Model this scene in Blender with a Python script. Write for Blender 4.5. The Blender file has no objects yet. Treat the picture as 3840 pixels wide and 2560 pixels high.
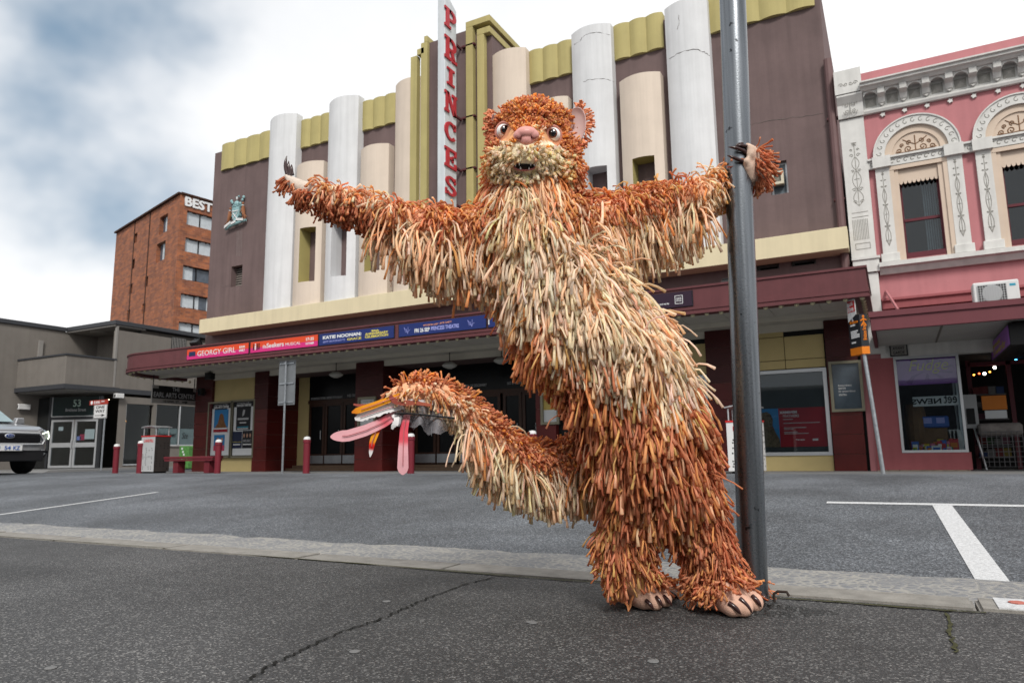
import bpy, bmesh, math, random
import numpy as np
from mathutils import Vector, Matrix, noise
from mathutils.bvhtree import BVHTree
random.seed(7); rng = np.random.default_rng(7)
S = bpy.context.scene; COL = S.collection
# ---------------------------------------------------------------- camera
H = 0.62                                   # low eye height (m)
F = 2688.5                                 # focal length in pixels of the 3840 px wide photograph
YAW, PIT, ROL = math.radians(27.91), math.radians(8.892), math.radians(-0.784)
_fw = Vector((-math.sin(YAW)*math.cos(PIT), math.cos(YAW)*math.cos(PIT), math.sin(PIT)))
_r0 = Vector((math.cos(YAW), math.sin(YAW), 0)); _u0 = _r0.cross(_fw)
_r = _r0*math.cos(ROL)+_u0*math.sin(ROL); _u = _u0*math.cos(ROL)-_r0*math.sin(ROL)
CAM = Vector((0, 0, H))
cd = bpy.data.cameras.new('camera'); cam = bpy.data.objects.new('camera', cd); COL.objects.link(cam)
cam.matrix_world = Matrix(((_r.x, _u.x, -_fw.x, 0), (_r.y, _u.y, -_fw.y, 0), (_r.z, _u.z, -_fw.z, H), (0, 0, 0, 1)))
cd.sensor_width = 36; cd.lens = F/3840*36; cd.clip_end = 3000; cd.clip_start = .05
cd.dof.use_dof = True; cd.dof.focus_distance = 2.6; cd.dof.aperture_fstop = 8
S.camera = cam
# ---------------------------------------------------------------- light
SUN_EL, SUN_AZ = math.radians(42), math.radians(146)   # soft overcast sun behind the camera
W = bpy.data.worlds.new('World'); S.world = W; W.use_nodes = True
def N(nt, t, **kw):
    n = nt.nodes.new(t)
    for k, v in kw.items():
        if k in n.inputs.keys() if isinstance(k, str) else False: n.inputs[k].default_value = v
        else: setattr(n, k, v)
    return n
nt = W.node_tree; nt.nodes.clear(); L = nt.links.new
out = N(nt, 'ShaderNodeOutputWorld'); bg = N(nt, 'ShaderNodeBackground', Strength=0.1)
sky = N(nt, 'ShaderNodeTexSky'); sky.sky_type = 'NISHITA'; sky.sun_disc = False
sky.sun_elevation = SUN_EL; sky.sun_rotation = SUN_AZ; sky.air_density = 1.2; sky.dust_density = 1.0
tc = N(nt, 'ShaderNodeTexCoord')
mp = N(nt, 'ShaderNodeMapping'); mp.inputs['Scale'].default_value = (1, 1, 1.25)
L(tc.outputs['Generated'], mp.inputs['Vector'])
n1 = N(nt, 'ShaderNodeTexNoise', Scale=2.2, Detail=5, Roughness=.5); L(mp.outputs[0], n1.inputs['Vector'])
n2 = N(nt, 'ShaderNodeTexNoise', Scale=1.3, Detail=6, Roughness=.5); L(mp.outputs[0], n2.inputs['Vector'])
# a break in the overcast up to the left of the street, where the blue shows
def sky_dir(px, py):
    d = _fw + _r*((px-1920)/F) - _u*((py-1280)/F); return d.normalized()
gd = sky_dir(180, 130)
vd = N(nt, 'ShaderNodeVectorMath', operation='DISTANCE'); vd.inputs[1].default_value = gd; L(tc.outputs['Generated'], vd.inputs[0])
wob = N(nt, 'ShaderNodeMath', operation='MULTIPLY_ADD'); wob.inputs[1].default_value = .8; wob.inputs[2].default_value = -.40; L(n1.outputs['Fac'], wob.inputs[0])
add = N(nt, 'ShaderNodeMath', operation='ADD'); L(vd.outputs['Value'], add.inputs[0]); L(wob.outputs[0], add.inputs[1])
r1 = N(nt, 'ShaderNodeMapRange'); r1.inputs['From Min'].default_value = .25; r1.inputs['From Max'].default_value = .07; r1.interpolation_type = 'SMOOTHSTEP'; L(add.outputs[0], r1.inputs['Value'])
cl = N(nt, 'ShaderNodeValToRGB'); L(n2.outputs['Fac'], cl.inputs['Fac'])
cl.color_ramp.elements[0].position = .30; cl.color_ramp.elements[0].color = (.76, .78, .81, 1)
cl.color_ramp.elements[1].position = .55; cl.color_ramp.elements[1].color = (1, 1, 1, 1)
cs = N(nt, 'ShaderNodeVectorMath', operation='SCALE'); cs.inputs['Scale'].default_value = 9.4; L(cl.outputs['Color'], cs.inputs[0])
sk = N(nt, 'ShaderNodeVectorMath', operation='SCALE'); sk.inputs['Scale'].default_value = 1.0; L(sky.outputs['Color'], sk.inputs[0])
greyc = N(nt, 'ShaderNodeMix', data_type='RGBA'); greyc.inputs['Factor'].default_value = .72
greyc.inputs[7].default_value = (2.1, 3.1, 4.1, 1)
L(sk.outputs[0], greyc.inputs[6])
mx = N(nt, 'ShaderNodeMix', data_type='RGBA'); L(r1.outputs['Result'], mx.inputs['Factor']); L(cs.outputs[0], mx.inputs[6]); L(greyc.outputs[2], mx.inputs[7])
L(mx.outputs[2], bg.inputs['Color']); L(bg.outputs[0], out.inputs['Surface'])
sd = bpy.data.lights.new('sun', 'SUN'); sd.energy = 2.5; sd.angle = math.radians(14); sd.color = (1, .96, .9)
so = bpy.data.objects.new('sun', sd); COL.objects.link(so)
# sun_rotation turns clockwise from +Y; the lamp shines from that direction
sdir = Vector((math.sin(SUN_AZ)*math.cos(SUN_EL), math.cos(SUN_AZ)*math.cos(SUN_EL), math.sin(SUN_EL)))
so.rotation_euler = sdir.to_track_quat('Z', 'Y').to_euler(); so.location = (0, -5, 30)
vs = S.view_settings; vs.view_transform = 'Standard'; vs.look = 'None'; vs.exposure = 0.30; vs.gamma = 1; vs.use_curve_mapping = False
S.cycles.max_bounces = 6; S.cycles.transparent_max_bounces = 12
# ---------------------------------------------------------------- surveying helpers: a pixel of the photograph -> a point of the place
def ray(px, py): return _fw + _r*((px-1920)/F) - _u*((py-1280)/F)
def U(px, py, Y): d = ray(px, py); return CAM + d*(Y/d.y)           # on the upright plane at distance Y across the street
def UX(px, py, X): d = ray(px, py); return CAM + d*(X/d.x)
def G(px, py, z=0.0): d = ray(px, py); return CAM + d*((z-H)/d.z)   # on level ground
def D(px, py, dep): return CAM + ray(px, py)*dep
K = 3840/2352
# ---------------------------------------------------------------- materials
MATS = {}; ALB = .75      # scales the town's colours down so the costume looks more brightly lit
def lin(c): return tuple((v/255/12.92 if v/255 <= .04045 else ((v/255+.055)/1.055)**2.4) for v in c)
def mat(name, col, rough=.6, var=.08, scale=3., bump=0., bscale=40., metal=0., streak=0., spec=.25, emit=0., coat=0., attr=None, alpha=1.):
    if name in MATS: return MATS[name]
    m = bpy.data.materials.new(name); m.use_nodes = True; nt = m.node_tree; L = nt.links.new
    b = nt.nodes['Principled BSDF']; b.inputs['Roughness'].default_value = rough; b.inputs['Metallic'].default_value = metal
    b.inputs['Specular IOR Level'].default_value = spec; b.inputs['Coat Weight'].default_value = coat; b.inputs['Alpha'].default_value = alpha
    g = nt.nodes.new('ShaderNodeNewGeometry')
    if attr:
        a = nt.nodes.new('ShaderNodeAttribute'); a.attribute_name = attr; base = a.outputs['Color']
    else:
        rgb = nt.nodes.new('ShaderNodeRGB'); rgb.outputs[0].default_value = (*[c*(1 if emit else ALB) for c in col], 1); base = rgb.outputs[0]
    def mul(base, fac_out, lo, hi, fmin=.3, fmax=.7):
        mr = nt.nodes.new('ShaderNodeMapRange'); mr.inputs['From Min'].default_value = fmin; mr.inputs['From Max'].default_value = fmax
        mr.inputs['To Min'].default_value = lo; mr.inputs['To Max'].default_value = hi; L(fac_out, mr.inputs['Value'])
        vm = nt.nodes.new('ShaderNodeVectorMath'); vm.operation = 'SCALE'; L(base, vm.inputs[0]); L(mr.outputs[0], vm.inputs['Scale']); return vm.outputs[0]
    if var:
        n = nt.nodes.new('ShaderNodeTexNoise'); n.inputs['Scale'].default_value = scale; n.inputs['Detail'].default_value = 6; n.inputs['Roughness'].default_value = .65
        L(g.outputs['Position'], n.inputs['Vector']); base = mul(base, n.outputs['Fac'], 1-var, 1+var)
    if streak:
        mp = nt.nodes.new('ShaderNodeMapping'); mp.inputs['Scale'].default_value = (2.6, 2.6, .16); L(g.outputs['Position'], mp.inputs['Vector'])
        n = nt.nodes.new('ShaderNodeTexNoise'); n.inputs['Scale'].default_value = 2.2; n.inputs['Detail'].default_value = 5; L(mp.outputs[0], n.inputs['Vector'])
        base = mul(base, n.outputs['Fac'], 1-streak, 1+streak*.3, .25, .6)
    L(base, b.inputs['Base Color'])
    if bump:
        n = nt.nodes.new('ShaderNodeTexNoise'); n.inputs['Scale'].default_value = bscale; n.inputs['Detail'].default_value = 4; L(g.outputs['Position'], n.inputs['Vector'])
        bp = nt.nodes.new('ShaderNodeBump'); bp.inputs['Strength'].default_value = 1; bp.inputs['Distance'].default_value = bump; L(n.outputs['Fac'], bp.inputs['Height']); L(bp.outputs[0], b.inputs['Normal'])
    if emit:
        b.inputs['Emission Color'].default_value = (*col, 1); b.inputs['Emission Strength'].default_value = emit
    MATS[name] = m; return m
def glass(name, tint=(1, 1, 1), clear=.9, rough=.02, refl=.7):
    if name in MATS: return MATS[name]
    m = bpy.data.materials.new(name); m.use_nodes = True; nt = m.node_tree; nt.nodes.clear(); L = nt.links.new
    o = nt.nodes.new('ShaderNodeOutputMaterial'); t = nt.nodes.new('ShaderNodeBsdfTransparent'); t.inputs[0].default_value = (*[v*clear for v in tint], 1)
    gl = nt.nodes.new('ShaderNodeBsdfGlossy'); gl.inputs['Roughness'].default_value = rough; gl.inputs[0].default_value = (.95, .97, 1, 1)
    fr = nt.nodes.new('ShaderNodeFresnel'); fr.inputs[0].default_value = 1.5; ms = nt.nodes.new('ShaderNodeMixShader')
    mm = nt.nodes.new('ShaderNodeMath'); mm.operation = 'MULTIPLY_ADD'; mm.inputs[1].default_value = refl; mm.inputs[2].default_value = .01; L(fr.outputs[0], mm.inputs[0])
    L(mm.outputs[0], ms.inputs[0]); L(t.outputs[0], ms.inputs[1]); L(gl.outputs[0], ms.inputs[2]); L(ms.outputs[0], o.inputs['Surface']); MATS[name] = m; return m
# ---------------------------------------------------------------- objects
def tag(o, label=None, cat=None, group=None, kind=None):
    if label: o['label'] = label
    if cat: o['category'] = cat
    if group: o['group'] = group
    if kind: o['kind'] = kind
    return o
def woff(o):
    v = Vector((0, 0, 0))
    while o is not None: v = v+o.location; o = o.parent
    return v
def empty(name, loc, label=None, cat=None, group=None):
    o = bpy.data.objects.new(name, None); COL.objects.link(o); o.location = loc; o.empty_display_size = .2
    return tag(o, label, cat, group)
def link_mesh(name, me, m, parent):
    o = bpy.data.objects.new(name, me); COL.objects.link(o)
    if m is not None and not me.materials: me.materials.append(m)
    if parent is not None: o.parent = parent
    return o
def copy_tree(o, parent=None):
    c = o.copy(); COL.objects.link(c)
    if parent is not None: c.parent = parent
    for ch in o.children: copy_tree(ch, c)
    return c
class MB:
    def __init__(s): s.v = []; s.f = []; s.col = None
    def add(s, vs, fs):
        b = len(s.v); s.v += [tuple(p) for p in vs]; s.f += [tuple(i+b for i in f) for f in fs]; return s
    def hexa(s, p): return s.add(p, [(0, 1, 2, 3), (7, 6, 5, 4), (0, 4, 5, 1), (1, 5, 6, 2), (2, 6, 7, 3), (3, 7, 4, 0)])
    def box(s, x0, x1, y0, y1, z0, z1):
        return s.hexa([(x0, y0, z0), (x1, y0, z0), (x1, y1, z0), (x0, y1, z0), (x0, y0, z1), (x1, y0, z1), (x1, y1, z1), (x0, y1, z1)])
    def obox(s, c, ax, ay, az, hx, hy, hz):
        c = Vector(c); ax, ay, az = Vector(ax)*hx, Vector(ay)*hy, Vector(az)*hz
        return s.hexa([c-ax-ay-az, c+ax-ay-az, c+ax+ay-az, c-ax+ay-az, c-ax-ay+az, c+ax-ay+az, c+ax+ay+az, c-ax+ay+az])
    def prism(s, poly, e, y0=None):
        # poly: list of 3D points, extruded by vector e
        n = len(poly); a = [Vector(p) for p in poly]; b = [p+Vector(e) for p in a]
        return s.add(a+b, [tuple(range(n)), tuple(range(2*n-1, n-1, -1))]+[(i, (i+1) % n, n+(i+1) % n, n+i) for i in range(n)])
    def quad(s, *p): return s.add(p, [tuple(range(len(p)))])
    def tube(s, pts, r, n=8, cap=True, up=None):
        pts = [Vector(p) for p in pts]; m = len(pts); rs = r if hasattr(r, '__len__') else [r]*m; b = len(s.v)
        t0 = (pts[1]-pts[0]).normalized(); a = Vector((0, 0, 1)) if abs(t0.z) < .9 else Vector((1, 0, 0))
        x = t0.cross(a).normalized()
        for i, p in enumerate(pts):
            t = (pts[min(i+1, m-1)]-pts[max(i-1, 0)]).normalized(); x = (x-t*x.dot(t)).normalized(); y = t.cross(x)
            for k in range(n):
                w = 2*math.pi*k/n; s.v.append(tuple(p+(x*math.cos(w)+y*math.sin(w))*rs[i]))
        for i in range(m-1):
            for k in range(n): s.f.append((b+i*n+k, b+i*n+(k+1) % n, b+(i+1)*n+(k+1) % n, b+(i+1)*n+k))
        if cap: s.f.append(tuple(b+k for k in range(n-1, -1, -1))); s.f.append(tuple(b+(m-1)*n+k for k in range(n)))
        return s
    def lathe(s, c, prof, n=16, M=None):
        b = len(s.v); c = Vector(c); m = len(prof)
        for r, z in prof:
            for k in range(n):
                w = 2*math.pi*k/n; p = Vector((r*math.cos(w), r*math.sin(w), z))
                if M is not None: p = M @ p
                s.v.append(tuple(c+p))
        for i in range(m-1):
            for k in range(n): s.f.append((b+i*n+k, b+i*n+(k+1) % n, b+(i+1)*n+(k+1) % n, b+(i+1)*n+k))
        s.f.append(tuple(b+k for k in range(n-1, -1, -1))); s.f.append(tuple(b+(m-1)*n+k for k in range(n)))
        return s
    def ball(s, c, rx, ry=None, rz=None, nu=12, nv=8, M=None):
        ry = ry or rx; rz = rz or rx
        prof = [(math.sin(math.pi*i/nv) if 0 < i < nv else .02, -math.cos(math.pi*i/nv)) for i in range(nv+1)]
        T = Matrix.Diagonal((rx, ry, rz)); T = (M @ T) if M is not None else T
        return s.lathe(c, prof, nu, T)
    def build(s, name, m, parent=None, smooth=False, bevel=0., kind=None, label=None, seg=1):
        off = woff(parent) if parent is not None else Vector((0, 0, 0))
        me = bpy.data.meshes.new(name); me.from_pydata([(a-off.x, b-off.y, c-off.z) for a, b, c in s.v], [], s.f)
        bm = bmesh.new(); bm.from_mesh(me)
        bmesh.ops.recalc_face_normals(bm, faces=bm.faces[:])
        if bevel:
            es = [e for e in bm.edges if len(e.link_faces) == 2 and e.calc_face_angle(0) > .5]
            bmesh.ops.bevel(bm, geom=es, offset=bevel, segments=seg, affect='EDGES', clamp_overlap=True)
        bm.to_mesh(me); bm.free()
        if smooth:
            me.polygons.foreach_set('use_smooth', [True]*len(me.polygons))
            try: me.set_sharp_from_angle(angle=math.radians(40))
            except Exception: pass
        o = link_mesh(name, me, m, parent)
        tag(o, label, None, None, kind); return o
def top(mb, name, m, label, cat, group=None, **kw):
    """a thing that is one mesh, its origin moved to its base"""
    vs = np.array(mb.v); c = Vector((vs[:, 0].mean(), vs[:, 1].mean(), vs[:, 2].min()))
    mb.v = [(a-c.x, b-c.y, d-c.z) for a, b, d in mb.v]; o = mb.build(name, m, None, **kw); o.location = c
    return tag(o, label, cat, group)
_DG = None
def text_mesh(s, bold=0., ext=0., shear=0., space=1.):
    cu = bpy.data.curves.new('t', 'FONT'); cu.body = s; cu.size = 1; cu.offset = bold; cu.extrude = ext; cu.shear = shear; cu.resolution_u = 3; cu.space_character = space
    ob = bpy.data.objects.new('t', cu); COL.objects.link(ob); dg = bpy.context.evaluated_depsgraph_get()
    me = bpy.data.meshes.new_from_object(ob.evaluated_get(dg)); bpy.data.objects.remove(ob); bpy.data.curves.remove(cu); me.materials.clear(); return me
def text(s, o, xd, zd, w, h, m, parent, bold=0., ext=.004, shear=0., name='lettering', space=1.):
    """letters standing on a surface: o lower left corner, xd / zd the writing and the upright direction, w x h the block"""
    me = text_mesh(s, bold, .001, shear, space); n = len(me.vertices); a = np.empty(n*3); me.vertices.foreach_get('co', a); a = a.reshape(-1, 3)
    lo, hi = a.min(0), a.max(0); sx = w/(hi[0]-lo[0]); sy = (h/(hi[1]-lo[1])) if h else sx
    xd, zd = Vector(xd).normalized(), Vector(zd).normalized(); nd = xd.cross(zd)
    off = woff(parent); o = Vector(o)-off
    B = np.array([xd*sx, zd*sy, nd*(ext/.001)]); a = (a-[lo[0], lo[1], 0]) @ B+np.array(o)
    me.vertices.foreach_set('co', a.ravel()); me.update(); me.name = name
    return link_mesh(name, me, m, parent)
def wall_grid(mb, o, xd, zd, w, h, holes, depth, nd=None):
    """a wall face w x h from corner o with rectangular holes (x0,x1,z0,z1) whose reveals go back by depth"""
    o, xd, zd = Vector(o), Vector(xd).normalized(), Vector(zd).normalized(); bk = -(xd.cross(zd)) if nd is None else Vector(nd)
    xs = sorted({0, w, *[q for a in holes for q in a[:2]]}); zs = sorted({0, h, *[q for a in holes for q in a[2:4]]})
    P = lambda x, z, d=0.: o+xd*x+zd*z+bk*d
    for i in range(len(xs)-1):
        for j in range(len(zs)-1):
            cx, cz = (xs[i]+xs[i+1])/2, (zs[j]+zs[j+1])/2
            if any(a[0] < cx < a[1] and a[2] < cz < a[3] for a in holes): continue
            mb.quad(P(xs[i], zs[j]), P(xs[i+1], zs[j]), P(xs[i+1], zs[j+1]), P(xs[i], zs[j+1]))
    for x0, x1, z0, z1 in [a[:4] for a in holes]:
        mb.quad(P(x0, z0), P(x0, z1), P(x0, z1, depth), P(x0, z0, depth)); mb.quad(P(x1, z0), P(x1, z0, depth), P(x1, z1, depth), P(x1, z1))
        mb.quad(P(x0, z0), P(x0, z0, depth), P(x1, z0, depth), P(x1, z0)); mb.quad(P(x0, z1), P(x1, z1), P(x1, z1, depth), P(x0, z1, depth))
    return mb
X_, Y_, Z_ = Vector((1, 0, 0)), Vector((0, 1, 0)), Vector((0, 0, 1))
def frame(mb, o, xd, zd, w, h, t, dep, inner=None):
    """a rectangular frame of bars t wide lying against a face (o its lower left corner), standing dep out of it"""
    o, xd, zd = Vector(o), Vector(xd).normalized(), Vector(zd).normalized(); nd = xd.cross(zd)*-1
    if nd.dot(Vector((0, -1, 0))) < 0 and abs(nd.y) > .3: nd = -nd
    def bar(x0, x1, z0, z1):
        mb.prism([o+xd*x0+zd*z0, o+xd*x1+zd*z0, o+xd*x1+zd*z1, o+xd*x0+zd*z1], nd*dep)
    bar(0, w, 0, t); bar(0, w, h-t, h); bar(0, t, t, h-t); bar(w-t, w, t, h-t)
    for a in inner or []: bar(*a)
    return mb
def slab(o, xd, zd, w, h, dep, nd=None):
    o, xd, zd = Vector(o), Vector(xd).normalized(), Vector(zd).normalized(); nd = xd.cross(zd) if nd is None else Vector(nd)
    return MB().prism([o, o+xd*w, o+xd*w+zd*h, o+zd*h], nd*dep)
# ================================================================ palette
m_white = mat('white_render', (.755, .765, .78), .75, .05, 1.2, .002, 25, streak=.10)
m_beige = mat('beige_render', (.75, .64, .535), .75, .04, 1.5, .002, 25, streak=.07)
m_olive = mat('olive_yellow_render', (.50, .43, .185), .75, .06, 1.5, .002, 25, streak=.10)
m_reveal = mat('yellow_reveal', (.50, .43, .17), .75, .05, 2)
m_brown = mat('mauve_brown_render', (.165, .115, .112), .8, .15, .7, .002, 25, streak=.14)
m_cream = mat('cream_render', (.77, .68, .46), .7, .04, 1.2, .001, 25, streak=.07)
m_fascia = mat('maroon_fascia_paint', (.135, .042, .047), .5, .12, 2., .001, 20, streak=.10)
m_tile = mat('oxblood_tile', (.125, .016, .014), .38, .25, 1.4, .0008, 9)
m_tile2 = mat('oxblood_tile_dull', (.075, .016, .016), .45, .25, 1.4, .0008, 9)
m_grout = mat('tile_grout', (.26, .15, .13), .9)
m_sof = mat('canopy_soffit', (.58, .555, .50), .85, .08, 2.5, .003, 7)
m_sofb = mat('soffit_beam', (.75, .71, .61), .8, .06, 2)
m_yel = mat('yellow_ochre_panel', (.66, .53, .25), .7, .06, 2., .0008, 60)
m_dark = mat('dark_interior', (.008, .008, .009), .9, 0)
m_black = mat('black_metal', (.012, .012, .013), .45, 0)
m_timber = mat('varnished_door_timber', (.06, .024, .013), .4, .25, 5)
m_kick = mat('steel_kick_plate', (.42, .44, .46), .35, .1, 5, metal=.8)
m_alu = mat('aluminium', (.62, .64, .66), .4, .05, 5, metal=.6)
m_galv = mat('galvanised_steel', (.44, .47, .50), .38, .22, 14., .0004, 90, metal=.75, streak=.12)
m_paperw = mat('white_paper', (.75, .77, .79), .6, .02)
m_whitep = mat('white_paint', (.78, .78, .78), .55, .04)
m_wtext = mat('white_print', (.82, .83, .84), .6, 0)
m_btext = mat('black_print', (.012, .012, .014), .6, 0)
m_gtext = mat('grey_print', (.45, .46, .47), .6, 0)
g_win = glass('window_glass', (.8, .86, .88), .75)
g_lane = glass('lane_glass', (.85, .9, .9), .9, refl=.10); g_shop = glass('shop_glass', (.9, .95, .96), .9, refl=.45)
m_pane = mat('dark_pane', (.014, .017, .019), .1, .2, 1.5, spec=.3)
m_panew = mat('grey_green_pane', (.085, .098, .10), .12, .25, 1.5, spec=.3); m_panea = mat('blue_grey_pane', (.17, .21, .24), .12, .2, 1.5, spec=.3)
m_paned = mat('door_pane', (.010, .011, .012), .25, .2, 1.5, spec=.12)
YF = 20.5; YC = 16.95; YK = 16.8                 # theatre front, canopy edge, far kerb
# ================================================================ ground
def asphalt(name, dark, light, cell, patch, bump, wet=.55, spec_amt=.25):
    m = bpy.data.materials.new(name); m.use_nodes = True; nt = m.node_tree; L = nt.links.new; b = nt.nodes['Principled BSDF']
    g = nt.nodes.new('ShaderNodeNewGeometry'); vo = nt.nodes.new('ShaderNodeTexVoronoi'); vo.inputs['Scale'].default_value = cell; L(g.outputs['Position'], vo.inputs['Vector'])
    sp = nt.nodes.new('ShaderNodeSeparateColor'); L(vo.outputs['Color'], sp.inputs[0])
    cr = nt.nodes.new('ShaderNodeValToRGB'); e = cr.color_ramp.elements; e[0].position = 0; e[0].color = (*[d*.55 for d in dark], 1); e[1].position = 1; e[1].color = (*light, 1)
    k = cr.color_ramp.elements.new(1-spec_amt); k.color = (*[d*1.25 for d in dark], 1); k2 = cr.color_ramp.elements.new(min(.98, 1-spec_amt*.45)); k2.color = (*[(d*1.5+l*.35) for d, l in zip(dark, light)], 1)
    L(sp.outputs[0], cr.inputs['Fac'])
    n = nt.nodes.new('ShaderNodeTexNoise'); n.inputs['Scale'].default_value = patch; n.inputs['Detail'].default_value = 8; n.inputs['Roughness'].default_value = .7; L(g.outputs['Position'], n.inputs['Vector'])
    mr = nt.nodes.new('ShaderNodeMapRange'); mr.inputs['From Min'].default_value = .3; mr.inputs['From Max'].default_value = .7; mr.inputs['To Min'].default_value = .68; mr.inputs['To Max'].default_value = 1.3; L(n.outputs['Fac'], mr.inputs['Value'])
    n9 = nt.nodes.new('ShaderNodeTexNoise'); n9.inputs['Scale'].default_value = .55; n9.inputs['Detail'].default_value = 4; n9.inputs['Distortion'].default_value = .6; L(g.outputs['Position'], n9.inputs['Vector']); m9 = nt.nodes.new('ShaderNodeMapRange'); m9.inputs['From Min'].default_value = .35; m9.inputs['From Max'].default_value = .65; m9.inputs['To Min'].default_value = .74; m9.inputs['To Max'].default_value = 1.22; L(n9.outputs['Fac'], m9.inputs['Value']); mm = nt.nodes.new('ShaderNodeMath'); mm.operation = 'MULTIPLY'; L(mr.outputs[0], mm.inputs[0]); L(m9.outputs[0], mm.inputs[1])
    vm = nt.nodes.new('ShaderNodeVectorMath'); vm.operation = 'SCALE'; L(cr.outputs[0], vm.inputs[0]); L(mm.outputs[0], vm.inputs['Scale']); L(vm.outputs[0], b.inputs['Base Color'])
    b.inputs['Roughness'].default_value = wet; b.inputs['Specular IOR Level'].default_value = .35
    n2 = nt.nodes.new('ShaderNodeTexNoise'); n2.inputs['Scale'].default_value = cell*.8; n2.inputs['Detail'].default_value = 2; L(g.outputs['Position'], n2.inputs['Vector'])
    bp = nt.nodes.new('ShaderNodeBump'); bp.inputs['Distance'].default_value = bump; L(n2.outputs['Fac'], bp.inputs['Height']); L(bp.outputs[0], b.inputs['Normal']); return m
m_road = asphalt('road_asphalt', (.066, .073, .082), (.20, .21, .225), 110, .7, .006, .62, .3)
m_pave = asphalt('pavement_asphalt', (.043, .043, .044), (.19, .186, .178), 170, 1.1, .006, .6, .2)
m_patch = asphalt('fresh_asphalt', (.026, .026, .026), (.10, .10, .10), 110, 2, .012, .6, .2)
m_kerb = mat('kerb_concrete', (.29, .275, .25), .8, .22, 9, .003, 70)
m_farp = mat('far_paving', (.24, .24, .24), .8, .1, 2)
def road_z(y):
    if y < 9: return -.06+.06*(y-4.5)
    if y < 13: return .27-.015*(y-11)**2
    return .21-.04*(y-13)
KY0 = 3.38; KY1 = 3.64; RY = 4.5
mb = MB(); mb.quad((-60, -8, 0), (20, -8, 0), (20, KY0, 0), (-60, KY0, 0)); mb.build('pavement', m_pave, kind='structure')
# kerb of separate stones
kerb = tag(empty('kerb', (0, KY0, 0)), kind='structure')
x = -16.
while x < 4:
    ln = random.uniform(1.05, 1.35); dz = random.uniform(-.003, .004)
    o = MB().box(x, x+ln-.009, KY0+.006, KY1+random.uniform(-.008, .008), -.25, .006+dz).build('kerb_stone', m_kerb, kerb, bevel=.012, seg=2); x += ln
MB().box(-60, -16.01, KY0+.006, KY1, -.25, .005).build('kerb_run', m_kerb, kerb)
MB().box(x, 20, KY0+.006, KY1, -.25, .005).build('kerb_run', m_kerb, kerb)
# gutter: rough stones set in mortar, an uneven edge against the asphalt
def gutter_mat():
    m = bpy.data.materials.new('gutter_stone'); m.use_nodes = True; nt = m.node_tree; L = nt.links.new; b = nt.nodes['Principled BSDF']
    g = nt.nodes.new('ShaderNodeNewGeometry'); vo = nt.nodes.new('ShaderNodeTexVoronoi'); vo.inputs['Scale'].default_value = 21; L(g.outputs['Position'], vo.inputs['Vector'])
    ve = nt.nodes.new('ShaderNodeTexVoronoi'); ve.feature = 'DISTANCE_TO_EDGE'; ve.inputs['Scale'].default_value = 21; L(g.outputs['Position'], ve.inputs['Vector'])
    n = nt.nodes.new('ShaderNodeTexNoise'); n.inputs['Scale'].default_value = 5; n.inputs['Detail'].default_value = 8; L(g.outputs['Position'], n.inputs['Vector'])
    ad = nt.nodes.new('ShaderNodeMath'); ad.operation = 'MULTIPLY_ADD'; ad.inputs[1].default_value = .5; L(n.outputs['Fac'], ad.inputs[0]); L(ve.outputs['Distance'], ad.inputs[2])
    cr = nt.nodes.new('ShaderNodeValToRGB'); cr.color_ramp.elements[0].position = .25; cr.color_ramp.elements[0].color = (.29, .28, .255, 1); cr.color_ramp.elements[1].position = .45; cr.color_ramp.elements[1].color = (.16, .165, .175, 1); L(ad.outputs[0], cr.inputs[0])
    L(cr.outputs[0], b.inputs['Base Color']); b.inputs['Roughness'].default_value = .6
    bp = nt.nodes.new('ShaderNodeBump'); bp.inputs['Distance'].default_value = .012; L(ad.outputs[0], bp.inputs['Height']); L(bp.outputs[0], b.inputs['Normal']); return m
mb = MB(); nx = 160; ny = 8; x0, x1 = -22., 6.
for i in range(nx+1):
    xx = x0+(x1-x0)*i/nx
    for j in range(ny+1):
        ye = RY+.06+(random.uniform(-.035, .035) if j == ny else 0)
        mb.v.append((xx, KY1-.02+(ye-KY1+.02)*j/ny, -.055+random.uniform(-.006, .006)+(.008 if j < ny else -.002)))
for i in range(nx):
    for j in range(ny): a = i*(ny+1)+j; mb.f.append((a, a+ny+1, a+ny+2, a+1))
mb.box(-60, x0-.01, KY1-.02, RY+.04, -.3, -.05); mb.box(x1+.01, 20, KY1-.02, RY+.04, -.3, -.05)
mb.build('gutter', gutter_mat(), kind='structure', smooth=True)
# cambered road
ys = [RY, 5, 6, 7, 8, 9]+[9.25+.25*i for i in range(16)]+[14, 15, 16, YK]
mb = MB(); xs = (-400, -60, -30, -10, 20, 200)
for y in ys:
    for xx in xs: mb.v.append((xx, y, road_z(y)))
for i in range(len(ys)-1):
    for j in range(len(xs)-1): a = i*len(xs)+j; mb.f.append((a, a+1, a+len(xs)+1, a+len(xs)))
mb.build('road', m_road, kind='structure', smooth=True)
mb = MB(); mb.quad((-1500, -1500, -.4), (1500, -1500, -.4), (1500, 1500, -.4), (-1500, 1500, -.4)); mb.build('ground', m_farp, kind='structure')
def R(px, py):
    """where the ray of a pixel meets the near slope of the road"""
    d = ray(px, py); t = (.06*4.5*-1-.06-H)/(d.z-.06*d.y); return CAM+d*t
def strip(mb, a, b, w, z=.004, n=1):
    a, b = Vector(a), Vector(b); t = (b-a); t.z = 0; t.normalize(); s = Vector((-t.y, t.x, 0))*w/2
    pts = []
    for p in (a, b):
        for sg in (-1, 1): q = p+s*sg; pts.append((q.x, q.y, road_z(q.y)+z))
    mb.quad(pts[0], pts[2], pts[3], pts[1])
m_line = mat('road_paint', (.66, .67, .68), .65, .3, 60, .002, 80)
tb = MB(); c = R(3532, 1893); e = R(3722, 2178); crossy = R(3500, 1891).y
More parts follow.
